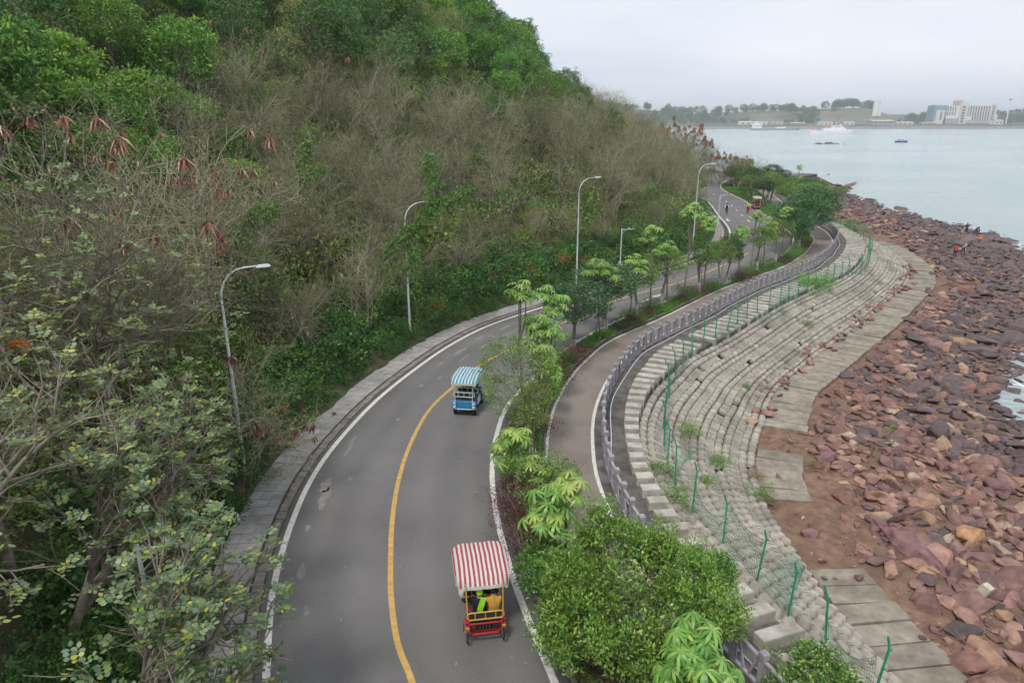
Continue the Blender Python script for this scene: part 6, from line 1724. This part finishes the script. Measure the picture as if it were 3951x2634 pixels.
for (yr0, yr1, st, smin, smax) in ((13, 33, .50, .2, .85), (33, 62, .58, .24, .68), (62, 112, .86, .38, .8), (112, 180, 1.25, .55, 1.1)):
    P = field(10, 96, yr0, yr1, st); z, dT_, dW_ = beach_z(P)
    lim = np.interp(P[:, 1], [13, 20, 24, 30, 36], [2.3, 2.3, 2.7, 2.4, 2.3])
    k = (dT_ > lim) & (dW_ > -2.6) & ((dW_ > 0) | (rs.rand(len(P)) < .35)); P, z, dT_, dW_, lim = P[k], z[k], dT_[k], dW_[k], lim[k]
    dens = np.clip((dT_ - lim) / 1.5, .35, 1) * np.where(P[:, 1] < 30, .92, 1); bare = np.array([fbm(x, y, .16, 2) for x, y in P])
    k = (rs.rand(len(P)) < dens) & ~((bare > .55) & (P[:, 1] < 34)); P, z, dT_, dW_ = P[k], z[k], dT_[k], dW_[k]
    for i in range(len(P)):
        s = smin + (smax - smin) * rs.beta(1.3, 2.6) * (1 + .55 * (dW_[i] < 9)); s *= (1.9 if yr0 > 30 else 1.45) if rs.rand() < .05 else 1
        wet = rs.rand() < np.interp(dW_[i], [0, 5, 9, 14], [.95, .72, .3, .06])
        if P[i, 1] > 75: wet = rs.rand() < np.interp(dW_[i], [0, 8, 16, 24], [1, .85, .35, .1])
        rocks.append((P[i, 0], P[i, 1], z[i] + s * .12, s, int(wet)))
for q in range(130):                                        # tumbled onto the toe of the wall and the slabs
    y = rs.uniform(33, 76); i = int(np.argmin(abs(TL[:, 1] - y))); p = TL[i] + np.array([rs.uniform(-.9, .5), rs.uniform(-.5, .5)]); s = rs.uniform(.16, .5)
    rocks.append((p[0], p[1], TOE_Z + .12 + s * .15 + max(0, TL[i, 0] - p[0]) * .25, s, 0))
for q in range(16):
    y = rs.uniform(15, 33); i = int(np.argmin(abs(TL[:, 1] - y))); p = TL[i] + np.array([rs.uniform(-.3, 2.4), 0]); s = rs.uniform(.1, .26)
    rocks.append((p[0], p[1], TOE_Z + .06 + s * .15, s, 0))
RA = np.array(rocks)
ux, uy, ud = project(RA[:, :3]); vis = (ux > -60) & (ux < 2420) & (uy < 1640)
score = np.where(vis, RA[:, 3] / ud, 0); order = np.argsort(-score)
def rock_xf(r, rs_): return Euler((rs_.uniform(-.35, .35), rs_.uniform(-.35, .35), rs_.uniform(0, 6.28))), Vector((r[3] * rs_.uniform(.85, 1.3), r[3] * rs_.uniform(.8, 1.1), r[3] * rs_.uniform(.8, 1.15)))
for i in order[:296]:
    r = RA[i]; e_, s_ = rock_xf(r, rs); wet = int(r[4])
    if wet: lab, grp = ('dark wet boulder at the water edge of the near shore', 'dark boulders of the near shore') if r[1] < 45 else ('dark wet boulder on the far half of the shore', 'dark boulders of the far shore')
    elif r[1] < 26: lab, grp = 'reddish rock on bare soil near the bottom right corner', 'reddish rocks near the bottom right'
    elif r[1] < 36: lab, grp = 'reddish rock right of the gaps in the toe path', 'reddish rocks beside the toe path gaps'
    elif r[1] < 60: lab, grp = 'reddish rock beside the unbroken run of toe slabs', 'reddish rocks beside the toe slabs'
    else: lab, grp = 'reddish rock on the far shore beyond the bend of the slabs', 'reddish rocks of the far shore'
    o = obj('shore_rock', (RWt if wet else RD)[rs.randint(7)], None, loc=r[:3], rot=e_, scl=s_); tag(o, lab, 'rock', grp)
for wet, nm, lab, lst in ((0, 'far_red_rocks', 'countless smaller reddish rocks covering the shore', RD), (1, 'far_dark_rocks', 'countless smaller dark rocks along the water edge', RWt)):
    c_ = bpy.data.collections.new(nm + '_pieces')
    for k, me in enumerate(lst): lib_obj(c_, 'r%02d' % k, me)
    I_ = [i for i in order[296:] if int(RA[i, 4]) == wet]; A_ = RA[I_]
    gn_scatter(nm, c_, A_[:, :3], A_[:, 3], rs.uniform(0, 6.28, len(A_)), rs.randint(0, len(lst), len(A_)), lab, 'rocks', tilt=rs.uniform(-.35, .35, (len(A_), 2)))
# pebbles and chips between them
c_ = bpy.data.collections.new('chip_pieces')
for k in range(4): lib_obj(c_, 'c%02d' % k, rock_mesh(560 + k, M_rock, 8, .4))
P = field(10, 40, 13, 60, .34); z, dT_, dW_ = beach_z(P); k = (dT_ > .05) & (dW_ > 0) & (rs.rand(len(P)) < np.where(dT_ < 2.3, .35, .8)); P, z = P[k], z[k]
gn_scatter('gravel', c_, np.column_stack([P, z + .02]), rs.uniform(.03, .15, len(P)) ** 1.0, rs.uniform(0, 6.28, len(P)), rs.randint(0, 4, len(P)), 'small stone chips scattered over the red soil', 'gravel')
def special(name, seed, m_, loc, scl, rot, lab, n=26, flat=.5):
    o = obj(name, rock_mesh(seed, m_, n, flat, 1), None, loc=loc, rot=rot, scl=scl); tag(o, lab, 'rock'); return o
M_purp = rock_mat('purple_boulder', [(0, (0.24, 0.135, 0.145)), (1, (0.26, 0.15, 0.155))], .8, .3); M_oran = rock_mat('orange_boulder', [(0, (0.42, 0.24, 0.13)), (1, (0.44, 0.26, 0.14))], .8, .3); M_pale = rock_mat('pale_block', [(0, (0.50, 0.47, 0.37)), (1, (0.52, 0.49, 0.40))], .85, .3)
special('boulder', 601, M_purp, (15.6, 22.4, -2.35), (2.0, .95, 1.3), (.1, .18, R(-62)), 'huge long purple boulder lying above the bottom right corner')
special('boulder', 602, M_oran, (18.3, 23.6, -2.35), (.72, .65, .8), (0, .1, .4), 'orange boulder right of the huge purple one')
tag(MB().box((0, 0, .14), (.36, .34, .36), Matrix.Rotation(.2, 3, 'X'), taper=.92, bev=.02).build('stone_block', M_pale, loc=(16.6, 20.1, -2.3), rot=(.1, .15, .5)), 'small pale squared stone block among the red rocks', 'rock')
special('boulder', 603, M_purp, (11.9, 23.7, -2.3), (.42, .38, .5), (0, 0, .2), 'single round purple rock on the bare soil by the toe path')
special('boulder', 604, M_purp, (15.5, 30.2, -2.3), (.75, .55, .7), (.1, .1, .7), 'flat pink rock right of the short slab run')
special('boulder', 605, M_rock, (16.6, 33.6, -2.3), (.7, .5, .6), (0, .1, 1.2), 'pink slab-like rock beside the gap in the toe path')
for q, (x, y, a, b_, c, rz) in enumerate([(56.0, 86.0, 4.6, 3.0, 1.6, .5), (60.5, 91.0, 5.0, 3.2, 1.9, .8), (64.6, 97.0, 5.2, 3.2, 2.1, .9), (66.2, 93.4, 4.4, 2.6, 1.5, .6), (53.2, 81.6, 3.6, 2.4, 1.2, .5), (62.0, 87.2, 3.4, 2.2, 1.1, .4), (70.0, 100.5, 3.2, 1.8, .9, .9)]):
    special('rock_platform', 610 + q, M_wet, (x, y, -3.35 if q < 6 else -3.25), (a, b_, c), (0, .04, rz), ['flat dark rock outcrop under the two people in red and white', 'dark rock outcrop between the two pairs of people', 'dark rock outcrop carrying the three people by the sea', 'dark outcrop dipping into the sea below the three people', 'dark flat outcrop left of the people in red', 'dark outcrop at the sea edge right of the person in white', 'low dark rock in the water beyond the bending person'][q], 30, .55)
def top_at(x, y):
    """height of whatever lies on the shore at this place"""
    dg = bpy.context.evaluated_depsgraph_get(); h, lo_, *_ = scene.ray_cast(dg, Vector((x, y, 3)), Vector((0, 0, -1)))
    return lo_.z if h else -2.2
for (x, y, rz, lab, J, sh, pa, s, hr, ht, sl, skt) in [
    (54.1, 82.6, R(150), 'person in red shirt and dark trousers standing on the shore rocks', pose_hold(), C_red, C_navy, 1.0, 'short', None, True, None),
    (56.1, 84.3, R(-60), 'stooping person with white hat and dark clothes beside the one in red', pose_bend(), C_grey, C_navy, 1.0, 'short', C_white, True, None),
    (63.0, 95.6, R(-80), 'long-haired woman in beige dress standing by the sea', pose_hold(), C_beige, SK, .97, 'long', None, False, C_beige),
    (64.6, 97.2, R(160), 'person in black dress standing next to the woman in beige', pose_stand(1), C_black, SK, 1.0, 'short', None, False, C_black),
    (66.7, 98.3, R(-70), 'person in dark clothes bending over an orange bag by the sea', pose_bend(), C_navy, C_navy, 1.0, 'short', None, True, None)]:
    bpy.context.view_layer.update()
    person((x, y, top_at(x, y) - .02), rz, lab, J, sh, pa, s, hr, ht, None, sl, skirt=skt)
ob_ = MB(); ob_.box((0, 0, .2), (.5, .35, .4), taper=.7, bev=.05); tag(ob_.build('bag', cloth('bright_orange', (0.75, 0.16, 0.05)), loc=(67.8, 98.6, top_at(67.8, 98.6) - .03)), 'orange bag on the rocks in front of the bending person', 'bag')

for q in range(26):                                        # the thicket round the far bend
    y = rs.uniform(88, 152); x0 = float(np.interp(y, RW[:, 1][:np.argmax(RW[:, 1])], RW[:, 0][:np.argmax(RW[:, 1])])); x1 = float(np.interp(y, BL[:, 1][:np.argmax(BL[:, 1])], BL[:, 0][:np.argmax(BL[:, 1])]))
    x = rs.uniform(x0 + 1.2, x1 - 3.1) if q % 3 else x1 + rs.uniform(1.5, 4)
    if abs(x - 39) < 2.2 and y < 116: continue
    t = rs.choice([0, 1, 2, 3]); s = rs.uniform(.75, 1.15)
    spawn(FIG[t], 'median_tree', 'small leafy tree in the far grove between road and shore', 'tree', (x, y, 0.05 if q % 3 else -.4), rs.uniform(0, 6.28), (s * 1.3, s * 1.3, s), 'small trees of the far grove')

for q, (x, y, t, s) in enumerate([(31.2, 118, 2, .75), (32.6, 126, 3, .8), (33.4, 134, 2, .9), (34.2, 142, 0, .8), (34.6, 151, 3, .9), (36.4, 158, 2, .9), (40.0, 166, 0, .9), (48.5, 152, 3, .7), (50.5, 158, 2, .7), (52.8, 165, 0, .7), (50.2, 142, 3, .6), (34.0, 158, 1, .9), (57, 170, 3, .7)]):
    z_ = max(float(ground_z([(x, y)])[0][0]), 0) if x < 36 else 0.0
    spawn(FOREST[t], 'roadside_tree', 'green tree closing the view where the far road disappears', 'tree', (x, y, z_), q * 1.7, (s, s, s), 'green trees at the far end of the road')
for q, (x, y) in enumerate([(29.6, 111), (30.6, 115), (31.2, 121), (32.4, 129), (33.2, 138), (33.8, 146), (28.6, 107)]):
    z_ = float(ground_z([(x - 1.2, y)])[0][0])
    spawn(BARE[q % 6], 'bare_tree', 'brown leafless tree leaning over the far left road edge', 'tree', (x - 1.2, y, z_), q * 2.1, .85, 'leafless trees at the far left road edge', tilt=(0, .2))

for q, (x, y, s) in enumerate([(44.9, 157, 1.3), (45.6, 152.5, 1.25), (46.6, 147.5, 1.2), (47.6, 150.5, 1.1), (48.4, 146.4, .98), (49.6, 149, .9), (50.9, 147.2, .78), (52.0, 150, .7), (46.0, 143.0, .95)]):
    if q in (1, 3, 5): pod_tree(x, y, 6.0 * s, 'dark-podded bare tree at the right of the vanishing road', 16, 30 + q, grp='pod trees at the right of the vanishing road', ps=2.0)
    else: spawn(BARE[q % 6], 'bare_tree', 'brown leafless tree at the right of the vanishing road', 'tree', (x, y, 0), q * 1.3, s, 'leafless trees at the right of the vanishing road')
for q in range(16):
    y = 124 + q * 2.6; i = int(np.argmin(abs(LW[:, 1] - y))); x = LW[i, 0] - 2.6 - (q % 3) * .8; z_ = float(ground_z([(x, y)])[0][0])
    if q % 4 == 3: spawn(FOREST[3], 'roadside_tree', 'green tree leaning over the vanishing road from the left', 'tree', (x, y, z_), q, .7, 'green trees leaning over the vanishing road', tilt=(0, .3))
    else: spawn(BARE[q % 6], 'bare_tree', 'brown leafless tree arching over the vanishing road from the left', 'tree', (x, y, z_), q * 2.1, 1.0, 'leafless trees arching over the vanishing road', tilt=(0, .45))

# ------------------------------------------------------------------ across the bay
M_fland = mat('far_shore_grass', (0.04, 0.065, 0.04), (0.09, 0.115, 0.07), scale=.03, rough=.95, c3=(0.24, 0.22, 0.16), scale3=.012, amt3=.7)
M_fstone = mat('far_stone_bank', (0.16, 0.155, 0.145), (0.27, 0.26, 0.245), scale=.25, rough=.9)
M_quarry = mat('cut_earth', (0.12, 0.11, 0.085), (0.22, 0.18, 0.13), scale=.02, rough=.95, c3=(0.13, 0.16, 0.08), scale3=.014, amt3=.85)
# low shore plain and cut hill behind it
ys = [1330, 1336, 1350, 1480, 1620, 1700, 1740, 1790, 1840, 1900, 2300, 3200]
xs = np.arange(60, 2300, 12.0)
px = 1176 + xs / 1690 * 1568
crest = np.interp(px, [1300, 1400, 1480, 1560, 1650, 1700, 1800, 1880, 1920, 1990, 2040, 2090, 2200, 2300, 2352, 2700, 3200], [30, 34, 38, 27, 27, 31, 33, 28, 39, 42, 29, 14, 12, 18, 28, 30, 30])
V = []; 
for j, y in enumerate(ys):
    t = np.clip((y - 1690) / 110, 0, 1); t = t * t * (3 - 2 * t)
    for i, x in enumerate(xs):
        z = {0: SEA_Z - 1.0, 1: 0.4, 2: 1.6}.get(j, 3.4)
        if y > 1600: z = 4.5
        z = z + (crest[i] - 4.5) * t + (fbm(x, y, .02, 3) * 3.0 * t if y > 1690 else 0)
        V.append((x, y + (fbm(x, 5, .011, 3) * 10 if j < 3 else 0), z))
nx_ = len(xs); F = []; mi = []
for j in range(len(ys) - 1):
    for i in range(nx_ - 1):
        F.append((j * nx_ + i, j * nx_ + i + 1, (j + 1) * nx_ + i + 1, (j + 1) * nx_ + i))
        mi.append(1 if j < 2 else (2 if (4 <= j <= 7 and (1860 < px[i] < 2060 or (1690 < px[i] < 1800 and j < 6))) else 0))
tag(obj('far_shore', np_mesh('far_shore', V, F, [M_fland, M_fstone, M_quarry], mi=mi)), kind='structure')
def far_ground(x, y):
    t = np.clip((y - 1690) / 110, 0, 1); t = t * t * (3 - 2 * t)
    c = np.interp(1176 + x / 1690 * 1568, px, crest); return (4.5 + (c - 4.5) * t) if y > 1600 else 3.4
rs = np.random.RandomState(99)
FT_ = [FOREST[0], FOREST[1], FOREST[3], FOREST[6]]
for q in range(280):
    p_ = rs.uniform(1400, 2375); s = rs.uniform(1.8, 3.7)
    if 1880 < p_ < 2010: s *= 1.15
    if 2010 < p_ < 2075 : continue
    dpt = rs.uniform(1775, 1850) if (1690 < p_ < 1830 or 1880 < p_ < 2050) else rs.uniform(1700, 1850); x = (p_ - 1176) / 1568 * (dpt * .953); 
    if 2130 < p_ < 2290: s *= 1.2
    lab = 'hazy tree on the ridge across the bay left of the cut hill' if p_ < 1700 else ('hazy tree along the crest of the cut hill across the bay' if p_ < 2010 else 'hazy tree around the pale building across the bay')
    spawn(FT_[rs.randint(4)], 'far_tree', lab, 'tree', (x, dpt, far_ground(x, dpt) - s * 1.7), rs.uniform(0, 6.28), (s * 1.15, s * 1.15, s), lab.replace('hazy tree', 'hazy trees'))
for q in range(60):
    p_ = rs.choice([rs.uniform(1660, 1720), rs.uniform(1560, 1640), rs.uniform(1800, 1860), rs.uniform(2060, 2140), rs.uniform(2285, 2360)]); dpt = rs.uniform(1640, 1700); x = (p_ - 1176) / 1568 * (dpt * .953); s = rs.uniform(1.1, 2.2)
    spawn(FT_[rs.randint(4)], 'far_tree', 'hazy tree on the low ground in front of the cut hill', 'tree', (x, dpt, far_ground(x, dpt) - s * 1.5), rs.uniform(0, 6.28), s, 'hazy trees in front of the cut hill')
# pale building with striped window bands
B_cream = mat('far_cream_wall', (0.66, 0.62, 0.55), (0.72, 0.68, 0.61), scale=.1, rough=.8); B_white = mat('far_white_wall', (0.74, 0.74, 0.74), (0.8, 0.8, 0.8), scale=.1, rough=.8); B_purp = mat('far_mauve_wall', (0.42, 0.34, 0.38), (0.48, 0.40, 0.43), scale=.1, rough=.8); B_brown = mat('far_brown_wall', (0.42, 0.32, 0.30), (0.48, 0.37, 0.34), scale=.1, rough=.8); B_glass = mat('far_blue_glass', (0.16, 0.26, 0.34), (0.22, 0.32, 0.4), scale=.1, rough=.2, spec=.6); B_win = mat('far_window', (0.16, 0.14, 0.16), (0.22, 0.2, 0.22), scale=.2, rough=.3)
k = .2123; bl = tag(empty('building', (922, 1574, 4.5)), 'long pale multi-storey building with striped window bands across the bay', 'building')
def bb(nm, x0, x1, y0, y1, m_, yd=0.0, dp=18.0, parent=None):
    h0 = (292 - y1) * k; h1 = (292 - y0) * k
    return MB().box((((x0 + x1) / 2 - 380) * k, yd + dp / 2, (h0 + h1) / 2), ((x1 - x0) * k, dp, h1 - h0)).build(nm, m_, parent or bl)
bb('glass_block', 380, 512, 110, 292, B_glass, 0, 26); bb('cream_annex', 400, 482, 156, 292, B_cream, -4, 5); bb('annex_window', 442, 458, 172, 250, B_win, -4.3, .5)
bb('mid_wing', 513, 645, 114, 236, B_white, 2, 18); bb('mauve_base', 490, 644, 236, 292, B_purp, 0, 20)
bb('brown_tower', 618, 676, 62, 240, B_brown, 4, 16); st = bb('stair_tower', 645, 722, 80, 292, B_cream, -3, 14); bb('right_wing', 722, 966, 108, 292, B_white, 1, 18); et = bb('end_tower', 966, 1020, 94, 292, B_cream, -2, 18); bb('roof_house', 400, 440, 96, 110, B_cream, 8, 10); bb('step_block', 1020, 1050, 200, 292, B_white, 2, 14)
for (x0, x1, n_, y0, y1) in ((722, 962, 9, 116, 160), (722, 962, 9, 169, 206), (780, 962, 7, 214, 250)):
    for q in range(n_): c = x0 + (x1 - x0) * (q + .5) / n_; bb('window', c - 7, c + 7, y0, y1, B_win, .6, .6)
    bb('window_band', x0, x1, y1 + 1, y1 + 6, B_purp, .5, .6)
for (y0, y1) in ((120, 164), (171, 208)):
    for q in range(4): c = 517 + 100 * (q + .5) / 4; bb('window', c - 6, c + 6, y0, y1, B_win, 1.6, .6)
for q in range(6):
    bb('window', 660, 692, 118 + q * 28, 136 + q * 28, B_win, -3.5, .7); bb('window', 974, 994, 112 + q * 24, 128 + q * 24, B_win, -2.5, .7)
for (y0, y1) in ((258, 266), (274, 290)): bb('lower_band', 724, 964, y0, y1, B_purp, .5, .6)
def far_house(x, y, w, d, h, m_, roof, lab, rz=0.0, name='shed'):
    e = tag(empty(name, (x, y, far_ground(x, y) - .3), rz), lab, 'building', 'low buildings on the far shore')
    MB().box((0, 0, h / 2), (w, d, h)).build('wall', m_, e)
    MB().add([(-w * .53, -d * .55, h), (w * .53, -d * .55, h), (w * .53, d * .55, h), (-w * .53, d * .55, h), (-w * .53, 0, h * 1.25), (w * .53, 0, h * 1.25)], [(0, 1, 5, 4), (3, 4, 5, 2), (0, 4, 3), (1, 2, 5)]).build('roof', roof, e)
    nwin = max(int(w / 9), 2)
    for q in range(nwin): MB().box(((q + .5) / nwin * w * .9 - w * .45, -d / 2 - .1, h * .5), (w / nwin * .45, .3, h * .35)).build('window', B_win, e)
M_roofg = mat('pale_green_roof', (0.50, 0.58, 0.50), (0.58, 0.65, 0.57), scale=.1, rough=.6); M_roofw = mat('pale_metal_roof', (0.6, 0.63, 0.67), (0.7, 0.72, 0.74), scale=.1, rough=.5); M_roofb = mat('blue_metal_roof', (0.25, 0.38, 0.52), (0.3, 0.42, 0.55), scale=.1, rough=.5)
far_house(487, 1500, 26, 14, 6, B_white, M_roofw, 'leftmost white low shed on the far shore'); far_house(520, 1510, 32, 14, 5, B_white, M_roofw, 'white long shed right of the leftmost one'); far_house(560, 1520, 24, 12, 5, B_cream, M_roofb, 'blue-roofed low shed on the far shore'); far_house(600, 1510, 30, 12, 4, B_brown, M_roofw, 'brown low shed in the middle of the far shore')
far_house(655, 1500, 28, 12, 6, B_white, M_roofb, 'white blue-roofed house left of the large open shed'); far_house(755, 1470, 44, 24, 8, B_purp, M_roofg, 'large shed with pale green roof across the bay'); far_house(820, 1500, 34, 12, 5, B_cream, M_roofw, 'low cream building between shed and pale building'); far_house(870, 1500, 30, 12, 4.5, B_brown, M_roofw, 'low brown building left of the pale building'); far_house(1042, 1540, 18, 12, 9, B_white, M_roofb, 'small white house at the right foot of the pale building'); far_house(1135, 1540, 40, 16, 10, B_purp, M_roofw, 'grey low building at the right end of the far shore'); far_house(700, 1490, 20, 10, 5, B_white, M_roofw, 'tiny white shed left of the large shed')
sl = tag(empty('silo_tower', (880, 1745, 22)), 'grey concrete silo tower behind the cut hill', 'tower')
MB().lathe([(6, 0), (6, 30), (5, 31)], 14).build('silo', B_white, sl); MB().lathe([(5, 0), (5, 26), (4, 27)], 14, c=(11, 2, 0)).build('silo', B_white, sl); MB().box((4, 0, 34), (9, 7, 6)).build('head_house', B_cream, sl)
ms = tag(empty('light_mast', (1075, 1560, 4.5)), 'tall thin light mast right of the pale building', 'mast')
MB().tube([(0, 0, 0), (0, 0, 50)], [1.3, .7], 8).build('pole', B_white, ms); MB().lathe([(1, 49), (4, 51), (4, 53), (1, 53.5)], 10).build('lamp_ring', B_white, ms)
# vessels
def ship_hull(L, Bm, D, bow=.18, stern=.0, flare=1.1):
    m = MB(); n = 14; rows = []
    for z, f in ((-1.2, .72), (0, .92), (D, 1.0)):
        pts = []
        for k in range(n + 1):
            t = k / n; x = (t - .5) * L; w = Bm / 2 * f * min(1, ((1 - t) / bow) ** .6 if t > 1 - bow else 1) * (1 if t > .06 else .85)
            pts.append((x + (z / D) * L * .035 * max(0, (t - .8) / .2), w, z + (D * .35 * max(0, (t - .6) / .4) ** 2 if z == D else 0)))
        rows.append(pts)
    V = []
    for pts in rows: V += [(x, -w, z) for x, w, z in pts] + [(x, w, z) for x, w, z in pts]
    N2 = 2 * (n + 1); F = []
    for r in range(2):
        for s in range(2):
            for k in range(n): a = r * N2 + s * (n + 1) + k; F.append((a, a + 1, a + 1 + N2, a + N2))
        F.append((r * N2, r * N2 + n + 1, (r + 1) * N2 + n + 1, (r + 1) * N2))
    for k in range(n): a = 2 * N2 + k; F.append((a, a + 1, a + 1 + n + 1, a + n + 1))
    m.add(V, F); return m
V_white = mat('ship_white', (0.72, 0.73, 0.74), (0.8, 0.8, 0.81), scale=.3, rough=.5); V_or = mat('ship_orange', (0.62, 0.28, 0.08), (0.66, 0.32, 0.1), scale=.3, rough=.5); V_navy = mat('boat_navy', (0.03, 0.05, 0.14), (0.05, 0.07, 0.18), scale=.5, rough=.4); V_grey = mat('barge_grey', (0.24, 0.32, 0.36), (0.3, 0.37, 0.4), scale=.2, rough=.6)
sp = tag(empty('research_ship', (392, 875, SEA_Z), R(-3)), 'white research ship with orange stern crane anchored in the bay', 'ship')
ship_hull(55, 10, 4.0).build('hull', V_white, sp)
MB().box((2, 0, 5.4), (26, 8, 2.8)).build('deck_house', V_white, sp); br = MB().box((6, 0, 8.2), (13, 7.4, 2.8), taper=.92).build('bridge', V_white, sp)
for q in range(6): MB().box((1.5 + q * 1.8, -3.75, 8.5), (1.1, .2, .9)).build('window', B_win, br)
MB().tube([(4, 0, 9), (4, 0, 15.5)], [.4, .2], 6).tube([(4, -2, 12.5), (4, 2, 12.5)], .15, 5).build('mast', V_white, sp); MB().lathe([(1.0, 9.4), (1.2, 10.6), (.5, 11.4)], 10, c=(9, 0, 0)).build('radar_dome', V_white, sp); MB().box((-4, 0, 7.6), (3.4, 3, 3)).build('funnel', V_or, sp)
MB().bar((-22, -2, 3.5), (-28, -2, 11.5), .7, .7).bar((-22, 2, 3.5), (-28, 2, 11.5), .7, .7).bar((-28, -2, 11.3), (-28, 2, 11.3), .7, .7).build('stern_crane', V_or, sp); MB().bar((-12, 0, 4), (-7, 0, 9.5), .5, .5).build('deck_crane', V_or, sp); MB().box((-15.5, 0, 4.9), (4, 4, 2)).build('winch', V_grey, sp)
bt = tag(empty('motor_boat', (302.8, 552.6, SEA_Z), R(4)), 'small motor boat with dark blue hull and white cabin on the bay', 'boat')
ship_hull(9.5, 2.8, 1.1, bow=.4).build('hull', V_navy, bt); MB().box((-.6, 0, 1.75), (3.6, 2.1, 1.2), taper=.9).build('cabin', V_white, bt); MB().box((-.8, 0, 2.5), (4.6, 2.3, .14)).build('roof', V_white, bt)
for q in range(3): MB().box((-1.7 + q * 1.1, -1.06, 1.85), (.75, .08, .6)).build('window', B_win, bt)
MB().tube([(3.6, 0, 1.5), (3.9, 0, 3.1)], .04, 5).build('flag_staff', V_white, bt); MB().box((3.65, 0, 2.85), (.5, .02, .34)).build('flag', C_red, bt)
bg_ = tag(empty('barge', (439, 1195, SEA_Z)), 'long grey-blue barge moored along the far shore', 'barge')
ship_hull(80, 12, 3.2, bow=.1).build('hull', V_grey, bg_); MB().box((-30, 0, 6), (14, 9, 5.5), taper=.93).box((-31, 0, 10), (8, 7, 3)).build('deck_house', V_white, bg_); MB().tube([(-32, 0, 11), (-32, 0, 17)], .25, 5).build('mast', V_white, bg_); MB().box((10, 0, 4.2), (14, 7, 2)).build('hatch', V_white, bg_)
for q in range(4): MB().box((-35 + q * 3, -4.5, 6.8), (1.6, .3, 1.4)).build('window', B_win, bg_)
isl = tag(empty('rock_islet', (227.6, 512.9, SEA_Z)), 'low dark rock islet in the bay in front of the research ship', 'islet')
for q, (x, a, c) in enumerate([(-5, 4.6, 2.1), (-1, 3.6, 2.9), (3, 3.4, 2.0), (7, 2.6, 1.4), (12, 1.2, .8), (-8.6, 1.6, .9)]):
    obj('rock', rock_mesh(640 + q, M_wet, 20, .6, 1), isl, loc=(x, rs.uniform(-1, 1), 0), scl=(a, a * .8, c), rot=(0, 0, rs.uniform(0, 1)))

# ------------------------------------------------------------------ fallen leaves along the kerbs
rs_ = np.random.RandomState(8); LP = []
for (C_, lo_, hi_, n_, z_) in ((LW, -1.95, .5, 420, .075), (RW, -.5, .33, 260, .012), (offset(BL, -2.5), 0, .9, 160, .024), (offset(BL, -.45), -.5, .3, 120, .03), (LW, .3, 6.8, 90, .012)):
    Tn = tangents(C_)
    for q in range(n_):
        i = rs_.randint(8, int(len(C_) * .45)); o_ = rs_.uniform(lo_, hi_); LP.append((C_[i, 0] + Tn[i, 1] * o_ + rs_.normal() * .2, C_[i, 1] - Tn[i, 0] * o_ + rs_.normal() * .2, z_ + rs_.uniform(0, .01)))
LP = np.array(LP); LD = np.column_stack([rs_.normal(size=(len(LP), 2)), rs_.uniform(0, .15, len(LP))])
tag(obj('leaf_litter', np_mesh('leaf_litter', *leaves(rs_, LP, LD, .1, .05, flat=.85), L_dry)), 'dry fallen leaves scattered along the kerbs and sidewalk', 'leaves', kind='stuff')

# ------------------------------------------------------------------ foam where the swell meets the rocks
M_foam = mat('sea_foam', (0.62, 0.66, 0.67), (0.8, 0.82, 0.82), scale=3, rough=.7)
fm = MB(); rs_ = np.random.RandomState(3)
for q in range(80):
    i = rs_.randint(8, len(WL) - 20); p = WL[i] + rs_.normal(size=2) * np.array([1.0, 1.6]) + np.array([.9, -.3]); a0 = rs_.uniform(0, 6.28); L = rs_.uniform(.25, 1.1); W = rs_.uniform(.04, .18)
    n_ = 9; vs = []
    for k in range(n_):
        t = 2 * math.pi * k / n_; x, y = math.cos(t) * L * rs_.uniform(.6, 1.2), math.sin(t) * W * rs_.uniform(.4, 1.3)
        vs.append((p[0] + x * math.cos(a0) - y * math.sin(a0), p[1] + x * math.sin(a0) + y * math.cos(a0), SEA_Z + .012 + q * .00005))
    fm.add(vs, [tuple(range(n_))])
tag(fm.build('foam', M_foam), 'thin white foam where the sea meets the rocks', 'foam', kind='stuff')

# ------------------------------------------------------------------ sea haze
hz_ = MB().box((0, 3900, 42), (15400, 9600, 97)).build('haze', [])
hm = bpy.data.materials.new('haze_air'); nt, out = nodes_of(hm)
pv = N(nt, 'ShaderNodeVolumePrincipled'); pv.inputs['Color'].default_value = (0.86, 0.93, 1.0, 1); pv.inputs['Density'].default_value = 0.00023; pv.inputs['Anisotropy'].default_value = 0.0
nt.links.new(pv.outputs[0], out.inputs['Volume']); hz_.data.materials.append(hm); hz_['kind'] = 'stuff'
